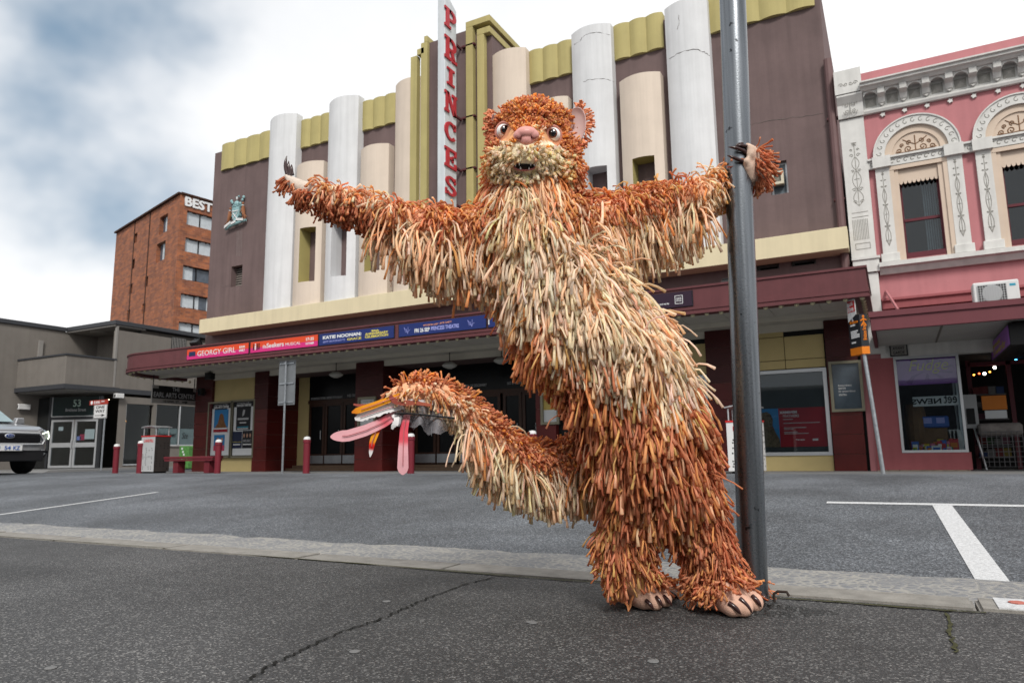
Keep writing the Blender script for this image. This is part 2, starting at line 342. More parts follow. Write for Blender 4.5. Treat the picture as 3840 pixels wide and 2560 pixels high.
strip(tb, (R(3100, 1884).x, crossy, 0), (8, crossy, 0), .13); strip(tb, (c.x, crossy-.07, 0), (e.x, e.y, 0), .15)
tb.build('bay_marking', m_line, kind='structure')
tb = MB(); strip(tb, R(-60, 1938), R(590, 1845), .09); tb.build('lane_marking', m_line, kind='structure')
tb = MB(); p = G(3800, 2285, 0.0); tb.box(p.x-.05, p.x+.5, KY0+.03, KY1-.01, .004, .0125); tb.build('kerb_marking', m_line, kind='structure')
# crack across the pavement, moss in the kerb joint, dark patch at the post, chewing gum
m_crack = mat('crack_dirt', (.008, .008, .006), .95, .2, 20)
m_moss = mat('moss', (.060, .060, .025), .95, .5, 30, .004, 60)
def ribbon(name, pts, w, m, z=.004, jit=.3, sub=6):
    mb = MB(); P = [G(*p) for p in pts]; q = []
    for a, b in zip(P, P[1:]):
        for k in range(sub): q.append(a.lerp(b, k/sub))
    q.append(P[-1]); side = None
    for i, p in enumerate(q):
        t = (q[min(i+1, len(q)-1)]-q[max(i-1, 0)]).normalized(); s = Vector((-t.y, t.x, 0)); o = s*random.uniform(-1, 1)*w*jit
        ww = w*random.uniform(.5, 1.4)/2
        mb.v += [tuple(p+o+s*ww+Z_*z), tuple(p+o-s*ww+Z_*z)]
    for i in range(len(q)-1): mb.f.append((2*i, 2*i+1, 2*i+3, 2*i+2))
    return mb.build(name, m, kind='structure')
ribbon('crack', [(930, 2555), (1010, 2500), (1130, 2440), (1290, 2365), (1420, 2325), (1500, 2290), (1560, 2262), (1700, 2205), (1850, 2165)], .0095, m_crack, jit=1.1, sub=10)
ribbon('moss_joint', [(-100, 2004), (600, 2054), (1250, 2106), (1900, 2160), (2600, 2214)], .016, m_moss, z=.005)
ribbon('moss_joint', [(2880, 2240), (3200, 2263), (3540, 2290), (3700, 2300)], .022, m_moss, z=.005)
ribbon('moss_joint', [(3545, 2300), (3570, 2380), (3590, 2450)], .012, m_moss, z=.0045, jit=.8, sub=9)
mb = MB(); c = G(2860, 2284); NR = 12; NA = 60
for a in range(NA):
    w = 2*math.pi*a/NA; rr = .15*(1+.15*math.sin(3*w+1)+.1*math.sin(5*w)+random.uniform(-.10, .10))
    for k in range(NR+1):
        u = k/NR; z = .014*(1-u**2)+random.uniform(-.005, .006)*(1-u**3)-.004*(u > .97)+.0035
        mb.v.append((c.x+rr*u*1.5*math.cos(w), c.y+rr*u*.85*math.sin(w), z))
for a in range(NA):
    for k in range(NR): p_ = a*(NR+1)+k; q_ = ((a+1) % NA)*(NR+1)+k; mb.f.append((p_, q_, q_+1, p_+1))
mb.build('asphalt_patch', m_patch, kind='structure')
m_gum = mat('chewing_gum', (.20, .20, .20), .7)
gp = MB()
for px, py in ((1330, 2443), (1990, 2332), (190, 2505), (2000, 2155+180), (1450, 2255), (2450, 2480)):
    p = G(px, py); gp.lathe(p+Z_*.0015, [(.018, 0), (.017, .002), (.008, .003)], 10)
gp.build('chewing_gum_spots', m_gum, kind='stuff')
p = G(3815, 2272, 0); top(MB().lathe(p+Z_*.013, [(.03, 0), (.03, .004), (.02, .006)], 8), 'kerb_chip', mat('pink_chip', (.55, .18, .14), .7), 'small pink chip lying on the kerb near the right edge of the frame', 'debris')
# far pavement and kerb, the lane mouth at the left
XK = U(358, 1775, YK).x; XT0 = U(784, 1007, YF).x
mb = MB(); mb.hexa([(XK, YK+.15, -.3), (60, YK+.15, -.3), (60, YF+6, -.3), (XK, YF+6, -.3), (XK, YK+.15, .097), (60, YK+.15, .097), (60, YF+6, .03), (XK, YF+6, .03)]); mb.build('far_pavement', m_farp, kind='structure')
fk = tag(empty('far_kerb', (XK, YK, 0)), kind='structure'); x = XK
while x < 12:
    MB().box(x, x+1.19, YK, YK+.147, -.3, .104).build('kerb_stone', m_kerb, fk); x += 1.2
mb = MB(); mb.hexa([(-140, 15.5, -.3), (XK-.02, YK+.02, -.3), (XK-.02, 70, -.3), (-140, 70, -.3), (-140, YK, .03), (XK-.02, YK+.02, .045), (XK-.02, 70, .3), (-140, 70, .3)]); mb.build('side_lane', m_road, kind='structure')
# ================================================================ theatre
TH = empty('theatre', ((-18.0*YF/24.2), YF, 0), 'maroon and cream art deco theatre with white fluted pilasters and a long canopy', 'theatre')
YB = YF-.66; YP = YF-.34
XL = U(790, 900, YF).x; XR = U(3100, 300, YF).x
z_pb = U(829.8, 644.2, YF).z; z_pt = U(1018, 484, YF-.15).z        # parapet panel bottom / top
z_c1 = U(780, 1194, YB).z; z_c0 = U(780, 1246, YB).z               # cream band
def rect(pts, Y):                                                    # pixel corners -> X range, Z range on plane Y
    P = [U(a, b, Y) for a, b in pts]; xs = [p.x for p in P]; zs = [p.z for p in P]; return min(xs), max(xs), min(zs), max(zs)
zs1 = U(700, 1310, YC).z; zs0 = U(700, 1351, YC).z; zcb = U(698, 1371, YC).z; zct = U(698, 1300, YC).z
zso = zcb+.12; zcl = zso-.01; zw0 = zcl-.15
# main wall with its two recessed windows
lv = rect([(868, 1000), (906, 1070)], YF); w2 = rect([(2884, 612), (2958, 722)], YF)
b1 = (U(2836, 1000, YF).x, U(2922, 1000, YF).x, U(2880, 1012, YF).z, U(2880, 976, YF).z)
b2 = (U(2966, 985, YF).x, U(3060, 985, YF).x, U(3010, 995, YF).z, U(3010, 957, YF).z)
holes = [(a[0]-XL, a[1]-XL, a[2]-zw0, a[3]-zw0) for a in (lv, w2, b1, b2)]
mb = MB(); wall_grid(mb, (XL, YF, zw0), X_, Z_, XR-XL, z_pt-.25-zw0, holes, .35, Y_)
mb.box(XL, XR, YF+.36, YF+9, zw0, z_pt-.3); mb.quad((XL, YF, zw0), (XL, YF+.36, zw0), (XL, YF+.36, z_pt-.25), (XL, YF, z_pt-.25)); mb.quad((XR, YF, zw0), (XR, YF+.36, zw0), (XR, YF+.36, z_pt-.25), (XR, YF, z_pt-.25))
mb.quad((XL, YF, z_pt-.25), (XR, YF, z_pt-.25), (XR, YF+.36, z_pt-.25), (XL, YF+.36, z_pt-.25))
mb.build('wall', m_brown, TH)
def louvre(a, Y, n, m1, m2):
    w = slab((a[0], Y, a[2]), X_, Z_, a[1]-a[0], a[3]-a[2], .02, Y_).build('window', m1, TH)
    for k in range(n):
        z = a[2]+(a[3]-a[2])*(k+.5)/n; h = (a[3]-a[2])/n*.55
        MB().hexa([(a[0], Y-.05, z-h), (a[1], Y-.05, z-h), (a[1], Y-.01, z+h*.2), (a[0], Y-.01, z+h*.2), (a[0], Y-.045, z-h), (a[1], Y-.045, z-h), (a[1], Y, z+h*.3), (a[0], Y, z+h*.3)]).build('louvre_blade', m2, w)
m_blade = mat('weathered_louvre', (.22, .19, .17), .7)
louvre(lv, YF+.3, 9, m_dark, m_blade)
# window with an air conditioner set into it
w = slab((w2[0], YF+.22, w2[2]), X_, Z_, w2[1]-w2[0], w2[3]-w2[2], .02, Y_).build('window', m_panea, TH)
f = MB(); frame(f, (w2[0], YF+.22, w2[2]), X_, Z_, w2[1]-w2[0], w2[3]-w2[2], .06, .05); f.build('frame', m_alu, w)
aw = w2[1]-w2[0]; ah = w2[3]-w2[2]; ax0, ax1, az0, az1 = w2[0]+aw*.08, w2[1]-aw*.2, w2[2]+ah*.27, w2[2]+ah*.66
ac = empty('window_air_conditioner', ((ax0+ax1)/2, YF, az0), 'small cream boxed air conditioner set in the theatre window beside the gripping paw', 'air conditioner')
f = MB(); frame(f, (ax0, YF-.02, az0), X_, Z_, ax1-ax0, az1-az0, .07, .1); f.build('casing', mat('cream_casing', (.68, .62, .48), .6), ac)
MB().box(ax0+.03, ax1-.03, YF-.01, YF+.21, az0+.02, az1-.02).build('case_body', mat('grille_grey', (.25, .24, .21), .7), ac)
for k in range(6):
    z = az0+.1+(az1-az0-.2)*k/5; MB().box(ax0+.075, ax1-.075, YF-.045, YF-.012, z-.012, z+.012).build('grille_slat', mat('grille_slat', (.33, .31, .26), .6), ac)
for b in (b1, b2):
    w = slab((b[0], YF+.3, b[2]), X_, Z_, b[1]-b[0], b[3]-b[2], .02, Y_).build('window', m_dark, TH)
    f = MB(); frame(f, (b[0], YF+.3, b[2]), X_, Z_, b[1]-b[0], (b[3]-b[2])*.72, .07, .06); f.build('frame', mat('grey_frame', (.2, .19, .18), .6), w)
# convex pilasters
def convex(name, x0, x1, z0, z1, bulge, m, hole=None, yb=YP, yw=YF, nseg=14, rev=None, revd=.62):
    mb = MB(); rv = MB(); w = x1-x0
    def yy(x): t = (x-x0)/w*2-1; return yb-bulge*(1-t*t)
    xs = sorted({x0+w*i/nseg for i in range(nseg+1)} | (set(hole[:2]) if hole else set())); zs = sorted({z0, z1} | (set(hole[2:]) if hole else set()))
    for a, b in zip(xs, xs[1:]):
        for c, d in zip(zs, zs[1:]):
            if hole and hole[0] <= (a+b)/2 <= hole[1] and hole[2] < (c+d)/2 < hole[3]: continue
            mb.quad((a, yy(a), c), (b, yy(b), c), (b, yy(b), d), (a, yy(a), d))
    for z in (z0, z1): mb.quad(*[(a, yy(a), z) for a in xs], (x1, yw-.003, z), (x0, yw-.003, z))
    for x in (x0, x1): mb.quad((x, yy(x), z0), (x, yw-.003, z0), (x, yw-.003, z1), (x, yy(x), z1))
    o = mb.build(name, m, TH, smooth=False)
    if hole:
        h0, h1, k0, k1 = hole; dy = revd
        for x in (h0, h1): rv.quad((x, yy(x), k0), (x, yb+dy, k0), (x, yb+dy, k1), (x, yy(x), k1))
        hs = [x for x in xs if h0 <= x <= h1]
        for z in (k0, k1): rv.quad(*[(x, yy(x), z) for x in hs], (h1, yb+dy, z), (h0, yb+dy, z))
        rv.build('window_reveal', rev or m, o)
        wn = slab((h0, yb+dy+.02, k0), X_, Z_, h1-h0, k1-k0, .02, Y_).build('window', m_panew, TH)
        fw = h1-h0; f = MB(); zm = k0+(k1-k0)*.86
        frame(f, (h0+fw*.33, yb+dy+.02, k0), X_, Z_, fw*.67, k1-k0, .05, .06); f.box(h0, h0+fw*.33, yb+dy-.05, yb+dy+.02, k0, k1)
        f.build('frame', m_reveal if rev else m_white, wn)
        MB().box(h0+fw*.36, h1-.02, yb+dy-.03, yb+dy+.0, zm, k1-.03).build('blind_box', mat('dark_grey_box', (.06, .06, .06), .6), wn)
    return o
zt = lambda px, py: U(px, py, YP-.2).z
h_lo = U(1150, 1062, YP).z; h_hi = U(1150, 862, YP).z
def hx(a, b, py): return U(a, py, YP-.2).x, U(b, py, YP-.2).x
bul = .26
def pil(name, a, b, py, ztop, m, hole=None, rev=None):
    x0 = U(a, py, YP).x; x1 = U(b, py, YP).x
    return convex(name, x0, x1, z_c1-.02, ztop, bul*(x1-x0)/1.4, m, hole, rev=rev)
def hol(a, b, py, z0=None, z1=None): x = hx(a, b, py); return (x[0], x[1], h_lo if z0 is None else z0, h_hi if z1 is None else z1)
pil('pilaster', 996, 1097, 900, zt(1060, 430), m_white)
pil('pilaster', 1224, 1336, 800, zt(1290, 362), m_white, hol(1244, 1297, 950))
pil('pilaster', 1482, 1597, 500, zt(1540, 292), m_beige)
pil('pilaster', 1841, 1975, 400, zt(1910, 183), m_beige)
pil('pilaster', 2147, 2297, 300, zt(2230, 91), m_white, hol(2200, 2276, 690))
pil('pilaster', 2504, 2668, 300, zt(2570, 0)+.02, m_white)
ztp = zt(1165, 605)
pil('short_pilaster', 1104, 1206, 900, ztp, m_beige, hol(1124, 1176, 970), m_reveal)
pil('short_pilaster', 1349, 1455, 800, ztp, m_beige, hol(1368, 1420, 950), m_reveal)
pil('short_pilaster', 2034, 2134, 500, ztp, m_beige, hol(2052, 2112, 700), m_reveal)
pil('short_pilaster', 2326, 2482, 400, ztp, m_beige, hol(2374, 2456, 670), m_reveal)
# scalloped parapet panels between the pilasters
def scallop(a, b, pyr, n, zb=z_pb, ztt=z_pt):
    x0 = U(a, pyr, YF-.1).x; x1 = U(b, pyr, YF-.1).x; mb = MB(); pts = []
    for k in range(n):
        for i in range(8):
            t = i/7 if k == n-1 else i/8; pts.append((x0+(x1-x0)*(k+t)/n, YF-.05-.085*(1-(2*t-1)**2)))
    pl = [(x, y, zb) for x, y in pts]+[(x1, YF+.3, zb), (x0, YF+.3, zb)]
    mb.prism(pl, (0, 0, ztt-zb)); mb.build('parapet_panel', m_olive, TH)
scallop(829, 1018, 560, 4); scallop(1124, 1236, 500, 3); scallop(1354, 1483, 420, 3); scallop(1979, 2146, 250, 3); scallop(2298, 2487, 150, 3); scallop(2650, 3058, 60, 4)
# pieces of brown wall top behind panels, cream band, canopy upstand
x0 = U(748, 1200, YB).x; x1 = U(3178, 880, YB).x
MB().box(x0, x1, YB, YF-.002, z_c0, z_c1).build('cream_band', m_cream, TH, bevel=.01)
dp = [U(3103, 226, YF-.1), U(3200, 975, YF-.1)]
MB().tube([(dp[0].x+.0, YF-.12, dp[0].z), (dp[0].x, YF-.12, z_c0-.6)], .11, 10).build('downpipe', mat('mauve_pipe', (.17, .10, .10), .6, .1), TH)
for zz in (z_c1+.9, z_c1+3.2): MB().box(dp[0].x-.14, dp[0].x+.14, YF-.14, YF+.01, zz, zz+.05).build('pipe_bracket', m_fascia, TH)
# ---- central tower
YT = YF-.55
tx = lambda a, py, Y=YT: U(a, py, Y).x
tl = tx(1600, 560); tr = tx(1838, 230, YT); ztop = U(1838, 53, YT-.12).z
cap1t = ztop; cap1b = U(1838, 76, YT-.12).z; cap2t = U(1838, 95, YT-.12).z; cap2b = U(1838, 118, YT-.12).z
rb = (tx(1752.5, 80), tx(1778, 90)); rb2 = (tx(1794, 110), tx(1820, 120))
tcx = (tx(1752.5, 80)+tx(1640, 200, YT))/2-.18
MB().box(tl, tr+.02, YT+.1, YF+2.4, z_c1, ztop-.35).build('tower_block', m_brown, TH)
MB().box(tcx-(rb[0]-tcx), rb[0], YT+.02, YT+.1, z_c1, ztop-.22).build('tower_panel', m_brown, TH)
def lband(xa, xb, xe, zc0, zc1, sgn, mname):
    mb = MB(); mb.box(min(xa, xb), max(xa, xb), YT-.12, YT+.099, z_c1, zc0); mb.box(min(xa, xe), max(xa, xe), YT-.12, YT+2.2, zc0, zc1); mb.build(mname, m_olive, TH, bevel=.008)
mir = lambda x: 2*tcx-x
lband(rb[0], rb[1], tr+.06, cap1b, cap1t, 1, 'tower_cap'); lband(rb2[0], rb2[1], tr+.058, cap2b, cap2t, 1, 'tower_cap')
lband(mir(rb[0]), mir(rb[1]), tl-.06, cap1b, cap1t, -1, 'tower_cap'); lband(mir(rb2[0]), mir(rb2[1]), tl-.058, cap2b, cap2t, -1, 'tower_cap')
# ---- vertical sign blade with the theatre's name
xs_ = U(1668, 300, YF-1.75).x; yb0, yb1 = YF-1.75, YF-.85
# depth of the far edge from the photograph: the right face shows 44 px of width
SG = empty('vertical_sign', (xs_, YF-.9, U(1668, 820, yb0).z), 'tall white blade sign with red letters reading PRINCESS down its side', 'sign')
d2 = ray(1712, 300); yb1 = d2.y*xs_/d2.x
wB = xs_-U(1640.5, 300, yb0).x
ztopf = U(1668, -22, yb0).z; zb_ = U(1668, 905, yb0).z
mb = MB(); mb.hexa([(xs_-wB, yb0, zb_), (xs_, yb0, zb_), (xs_, yb1, zb_), (xs_-wB, yb1, zb_), (xs_-wB, yb0, ztopf+.15), (xs_, yb0, ztopf+.15), (xs_, yb1, ztopf-.25), (xs_-wB, yb1, ztopf-.25)])
m_sign = mat('sign_white_paint', (.66, .70, .73), .5, .06, 2.5, .001, 12, streak=.12)
mb.build('blade', m_sign, SG, bevel=.02)
m_red = mat('sign_red_paint', (.50, .035, .05), .5, .2, 4)
m_redd = mat('sign_letter_edge', (.30, .06, .06), .6)
def slab_letter(ch):
    """slab serif capitals in a 1 x 1 box: list of 2D polygons"""
    P = []; bx = lambda a, b, c, d: P.append([(a, c), (b, c), (b, d), (a, d)])
    def arc(cx, cy, rx, ry, a0, a1, t, ty=None, n=12):
        ty = ty or t
        for i in range(n):
            u, v = math.radians(a0+(a1-a0)*i/n), math.radians(a0+(a1-a0)*(i+1)/n)
            P.append([(cx+rx*math.cos(u), cy+ry*math.sin(u)), (cx+rx*math.cos(v), cy+ry*math.sin(v)), (cx+(rx-t)*math.cos(v), cy+(ry-ty)*math.sin(v)), (cx+(rx-t)*math.cos(u), cy+(ry-ty)*math.sin(u))])
    s = .13; t = .24
    if ch in 'PR':
        bx(.12, .12+t, s, 1-s); bx(0, .5, 1-s, 1); bx(0, .5, 0, s)
        bx(.36, .58, 1-s, 1) ; arc(.55, .70, .38, .30, -90, 90, .22, .13); bx(.36, .56, .40, .40+s)
        if ch == 'R': P.append([(.48, .42), (.70, .42), (.88, .1), (.64, .1)]); bx(.6, 1, 0, s)
    elif ch == 'I': bx(.38, .62, s, 1-s); bx(.2, .8, 1-s, 1); bx(.2, .8, 0, s)
    elif ch == 'N':
        bx(.1, .28, s, 1-s); bx(.74, .92, 0, 1-s); bx(0, .36, 0, s); bx(0, .3, 1-s, 1); bx(.6, 1, 1-s, 1); P.append([(.1, 1), (.34, 1), (.92, 0), (.70, 0)])
    elif ch == 'C': arc(.5, .5, .5, .5, 40, 320, .24, .13, 20); bx(.74, .9, .62, .98); 
    elif ch == 'E':
        bx(.12, .36, s, 1-s); bx(0, .95, 1-s, 1); bx(0, .95, 0, s); bx(.36, .7, .44, .56); bx(.8, .95, .68, 1-s); bx(.8, .95, s, .32); bx(.6, .72, .34, .66)
    elif ch == 'S':
        arc(.5, .73, .42, .27, 20, 270, .22, .13, 16); arc(.5, .27, .44, .27, 90, -160, .22, .13, 16); bx(.78, .9, .68, .98); bx(.06, .18, .02, .32)
    return P
rows = [(12, 63), (78, 136), (148, 193), (205, 259), (272, 321), (334, 385), (398, 449), (463, 514)]
cx_l, cx_r = 1020*K, 1047.5*K
for ch, (a, b) in zip('PRINCESS', rows):
    def onface(px, py): return UX(px, py, xs_)
    yl = onface(cx_l, (a+b)/2*K).y; yr = onface(cx_r, (a+b)/2*K).y
    zt_ = onface(cx_l, a*K).z; zb2 = onface(cx_l, (b-6)*K).z
    for nm, mm, e, sc in (('letter', m_red, .05, 1.), ):
        mb = MB()
        for poly in slab_letter(ch):
            mb.prism([(xs_+.001, yl+(yr-yl)*u, zb2+(zt_-zb2)*v) for u, v in poly], (e, 0, 0))
        mb.build(nm, mm, SG)
for py in (155, 425, 620, 760):
    z = UX(1712, py, xs_).z
    MB().box(xs_-.16, xs_-.09, yb1-.1, YT+.11, z-.05, z+.02).build('bracket', m_fascia, SG)
    MB().box(xs_-.02, xs_+.5, YT-.12, YT+.03, z-.06, z+.0).build('bracket_arm', m_fascia, SG)
# ---- coat of arms
ca = [U(840, 858, YF-.05), U(938, 736, YF-.05)]; cw = ca[1].x-ca[0].x; chh = U(880, 738, YF-.05).z-U(880, 852, YF-.05).z; c0 = Vector((U(889, 850, YF-.05).x-cw*.5, YF-.02, U(889, 850, YF-.05).z))
CO = empty('coat_of_arms', (c0.x+cw/2, YF, c0.z), 'painted relief coat of arms with two brown supporters and a scroll on the mauve wall', 'coat of arms')
m_verd = mat('verdigris_paint', (.28, .46, .48), .5, .35, 8); m_supp = mat('supporter_brown', (.30, .12, .055), .5, .2, 8)
q = lambda u, v, d=0.: Vector((c0.x+cw*u, YF-.02-d, c0.z+chh*v))
mb = MB(); sh = [(.36, .62), (.36, .32), (.42, .2), (.5, .13), (.58, .2), (.64, .32), (.64, .62)]
mb.prism([q(*p) for p in sh], (0, -.16, 0)); 
for u in (.4, .5, .6): mb.box(q(u-.03, 0).x, q(u+.03, 0).x, YF-.21, YF-.03, q(0, .62).z, q(0, .66).z)
o = mb.build('shield', m_verd, CO, bevel=.01)
mb = MB()
for a, b in (((.41, .22), (.59, .42)), ((.59, .22), (.41, .42))): mb.tube([q(*a, .17), q(*b, .17)], .02, 6)
mb.box(q(.38, 0).x, q(.62, 0).x, YF-.2, YF-.1, q(0, .46).z, q(0, .49).z); mb.build('shield_charge', m_whitep, o)
mb = MB(); mb.ball(q(.5, .73, .1), .14, .09, .12)
for u, v, r in ((.38, .70, .06), (.62, .72, .06), (.34, .62, .05), (.67, .64, .05), (.3, .8, .06), (.26, .86, .07), (.7, .82, .06), (.74, .9, .07), (.47, .93, .05), (.55, .96, .04)): mb.ball(q(u, v, .07), r, .05, r*1.1, 8, 6)
mb.build('mantling', m_verd, CO, smooth=True)
mb = MB(); mb.ball(q(.5, .9, .1), .035, .03, .08, 8, 6); mb.build('crest_bird', m_whitep, CO, smooth=True)
for s in (-1, 1):
    mb = MB(); m_ = lambda u, v, d=.1: q(.5+s*u, v+(0.05 if s > 0 else -.03), d)
    mb.tube([m_(.27, .55), m_(.26, .44), m_(.29, .32), m_(.31, .24)], [.06, .085, .075, .06], 8); mb.ball(m_(.25, .64), .05, .045, .06, 8, 6)
    mb.tube([m_(.3, .26), m_(.27, .16), m_(.29, .08)], [.045, .03, .025], 6); mb.tube([m_(.33, .26), m_(.36, .17), m_(.34, .08)], [.045, .03, .025], 6)
    mb.tube([m_(.26, .46), m_(.19, .42), m_(.15, .38)], [.035, .025, .02], 6); mb.tube([m_(.34, .26), m_(.42, .18), m_(.47, .17)], [.02, .015, .01], 5)
    o = mb.build('supporter', m_supp, CO, smooth=True); MB().lathe(m_(.255, .575), [(.05, -.015), (.05, .015)], 10).build('collar', m_whitep, o)
mb = MB(); mb.tube([q(.1, -.03, .1), q(.3, .04, .14), q(.5, .07, .14), q(.7, .1, .14), q(.9, .13, .1)], [.05, .07, .06, .07, .05], 8); mb.build('mount', m_verd, CO, smooth=True)
mb = MB()
for a, b in (((.12, -.02), (.36, .1)), ((.38, .05), (.56, .09)), ((.58, .15), (.86, .1))):
    A, B = q(*a, .2), q(*b, .2); mb.prism([A, B, B+Z_*.1, A+Z_*.1], (0, -.02, 0))
mb.build('motto_scroll', m_whitep, CO)
m_rust = mat('rust_streak', (.26, .20, .18), .8, .2, 6)
# ---- canopy
zs1 = U(700, 1310, YC).z; zs0 = U(700, 1351, YC).z; zcb = U(698, 1371, YC).z; zct = U(698, 1300, YC).z
xr_ = U(3257, 1060, YC).x; d = ray(500, 1370); xl_ = U(505, 1372, YC+1.3).x; RC = 2.0
path = [(xr_, YF), (xr_, YC), (xl_+RC, YC)]+[(xl_+RC-RC*math.sin(math.pi/2*i/10), YC+RC-RC*math.cos(math.pi/2*i/10)) for i in range(1, 11)]+[(xl_, YF)]
def sweep(prof, name, m, kind=None, path=path):
    mb = MB(); n = len(path); P = [Vector((a, b, 0)) for a, b in path]; k = len(prof)
    for i, p in enumerate(P):
        ta = (P[i]-P[i-1]).normalized() if i else (P[1]-P[0]).normalized(); tb = (P[i+1]-P[i]).normalized() if i < n-1 else ta
        na = Vector((-ta.y, ta.x, 0)); nb = Vector((-tb.y, tb.x, 0)); nn = (na+nb); nn = nn/max(.5, nn.length_squared/2)
        for o, z in prof: q_ = p-nn*o; mb.v.append((q_.x, q_.y, z))
    for i in range(n-1):
        for j in range(k): mb.f.append((i*k+j, (i+1)*k+j, (i+1)*k+(j+1) % k, i*k+(j+1) % k))
    mb.f.append(tuple(range(k))); mb.f.append(tuple((n-1)*k+j for j in range(k-1, -1, -1)))
    return mb.build(name, m, TH)
g = (zs0-zcb)/3
prof = [(-.30, zcb), (0, zcb), (0, zcb+g*.9), (-.022, zcb+g*1.0), (-.022, zcb+g*1.55), (0, zcb+g*1.65), (0, zcb+g*2.5), (-.04, zcb+g*2.6), (-.04, zct-.06), (-.005, zct-.05), (-.005, zct), (-.30, zct)]
prof = [(-o, z) for o, z in prof]
CAN = sweep(prof, 'canopy', m_fascia)
# soffit in plates with the beam nearest the wall
pts = [(xr_-.28, YF-.01), (xr_-.28, YC+.28)]+[(x+(.28 if i > 9 else .12), y+(.28 if i < 10 else .1)) for i, (x, y) in enumerate(path[2:-1])]+[(xl_+.28, YF-.01)]
zso = zcb+.12
mb = MB(); mb.prism([(x, y, zso) for x, y in pts], (0, 0, .1)); mb.build('soffit', m_sof, CAN)
mb = MB(); mb.prism([(x, y, zct-.12) for x, y in pts], (0, 0, .06)); mb.build('canopy_roof', m_fascia, CAN)
MB().box(xl_+.3, xr_-.3, YF-1.35, YF-1.2, zso-.1, zso+.01).build('soffit_beam', m_sofb, CAN)
MB().box(xl_+1.4, xr_-.3, YF-.12, YF-.004, zso-.2, zso+.01).build('wall_beam', m_sofb, CAN)
for i in range(1, 24):
    xx = xl_+(xr_-xl_)*i/24; MB().box(xx-.01, xx+.01, YC+.3, YF-1.36, zso-.012, zso+.002).build('soffit_batten', m_sof, CAN)
m_bulb = mat('lamp_bulb', (.62, .56, .36), .25, .1, 20)
bulb = None; nb = 74
def put_bulb(x, y):
    global bulb
    if bulb is None:
        bulb = MB().lathe((0, 0, 0), [(.022, .05), (.026, .03), (.052, .01), (.058, -.02), (.046, -.056), (.014, -.078)], 8).build('bulb', m_bulb, CAN, smooth=True); me = bulb.data; me.transform(Matrix.Translation(CAN_OFF)); o = bulb
    else: o = bulb.copy(); COL.objects.link(o)
    o.parent = CAN; o.location = Vector((x, y, zcb+.02))-CAN_OFF
CAN_OFF = woff(CAN)
for i in range(nb): put_bulb(xr_-.15-(xr_-.15-(xl_+RC))*i/(nb-1), YC+.14)
for i in range(1, 9): w_ = math.pi/2*i/8; put_bulb(xl_+RC-(RC-.14)*math.sin(w_), YC+RC-(RC-.14)*math.cos(w_))
for i in range(1, 6): put_bulb(xl_+.14, YC+RC+.36*i)
for i in range(1, 9): put_bulb(xr_-.14, YC+.14+.36*i)
# scuffed paint on the fascia at the right end
m_scuff = mat('peeled_paint', (.30, .22, .22), .8, .3, 20)
# ---- ground floor
zfl = .03; zcl = zso-.01
def column(x0, x1, y0, y1, rnd=False):
    c = MB().box(x0+.02, x1-.02, y0+.02, y1-.001, 0, zcl).build('column', m_grout, TH); n = 8; h = (zcl-.0)/n
    for k in range(n):
        z0 = h*k+.006; z1 = h*(k+1)-.006; mb = MB(); mb.box(x0+random.uniform(-.002, .002), x1, y0+random.uniform(-.003, .003), y1, z0, z1)
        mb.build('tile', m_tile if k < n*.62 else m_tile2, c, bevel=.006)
    return c
YQ = YF-.16
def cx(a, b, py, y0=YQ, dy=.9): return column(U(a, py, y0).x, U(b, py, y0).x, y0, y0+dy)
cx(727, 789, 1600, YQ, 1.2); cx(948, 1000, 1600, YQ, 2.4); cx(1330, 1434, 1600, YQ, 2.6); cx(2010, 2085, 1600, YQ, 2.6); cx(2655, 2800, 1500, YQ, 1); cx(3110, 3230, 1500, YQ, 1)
# left bay: ochre wall with a poster case
def ochre(a, b, py, z0, z1, y=YF-.03, name='wall_panel'):
    return slab((a, y, z0), X_, Z_, b-a, z1-z0, .05, Y_).build(name, m_yel, TH)
xa, xb = U(789, 1600, YF).x-.1, U(952, 1600, YF).x+.1
ochre(xa, xb, 0, 0, zcl)
# bays with recessed doors
YD = YF+1.5
def bay(pa, pb, py=1600):
    xa, xb = U(pa, py, YF).x, U(pb, py, YF).x
    return xa, xb
BAY2 = (U(1000, 1600, YF).x, U(1330, 1600, YF).x); BAY3 = (U(1434, 1600, YF).x, U(2010, 1600, YF).x)
# the main wall behind the ground floor would hide the recess: cut by building the lobby in front of it
def leaf(x0, x1, z0, z1, y, DR):
    o = MB(); frame(o, (x0, y, z0), X_, Z_, x1-x0, z1-z0, .11, .06); o.box(x0+.11, x1-.11, y-.05, y, z0+.11, z0+.42); o = o.build('leaf', m_timber, DR)
    MB().box(x0+.11, x1-.11, y-.02, y-.005, z0+.42, z1-.11).build('pane', m_paned, DR)
    MB().box(x0+.02, x1-.02, y-.075, y-.061, z0+.05, z0+.36).build('kick_plate', m_kick, DR)
    MB().tube([(x1-.16, y-.1, z0+1.0), (x1-.16, y-.1, z0+1.35)], .015, 6).build('handle', m_alu, DR)
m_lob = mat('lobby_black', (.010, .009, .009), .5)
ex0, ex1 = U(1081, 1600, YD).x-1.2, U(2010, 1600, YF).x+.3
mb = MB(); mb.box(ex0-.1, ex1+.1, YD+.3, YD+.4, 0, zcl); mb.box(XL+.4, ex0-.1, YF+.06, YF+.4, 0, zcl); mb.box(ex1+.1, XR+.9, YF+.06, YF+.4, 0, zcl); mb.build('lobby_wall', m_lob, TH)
zd0 = U(1600, 1741, YD).z; zd1 = U(1600, 1478, YD).z; zd2 = U(1100, 1420, YD).z
MB().box(ex0, ex1, YD-.25, YD+.3, 0, zd0).build('step', mat('terrazzo_step', (.20, .13, .085), .6, .15, 6), TH)
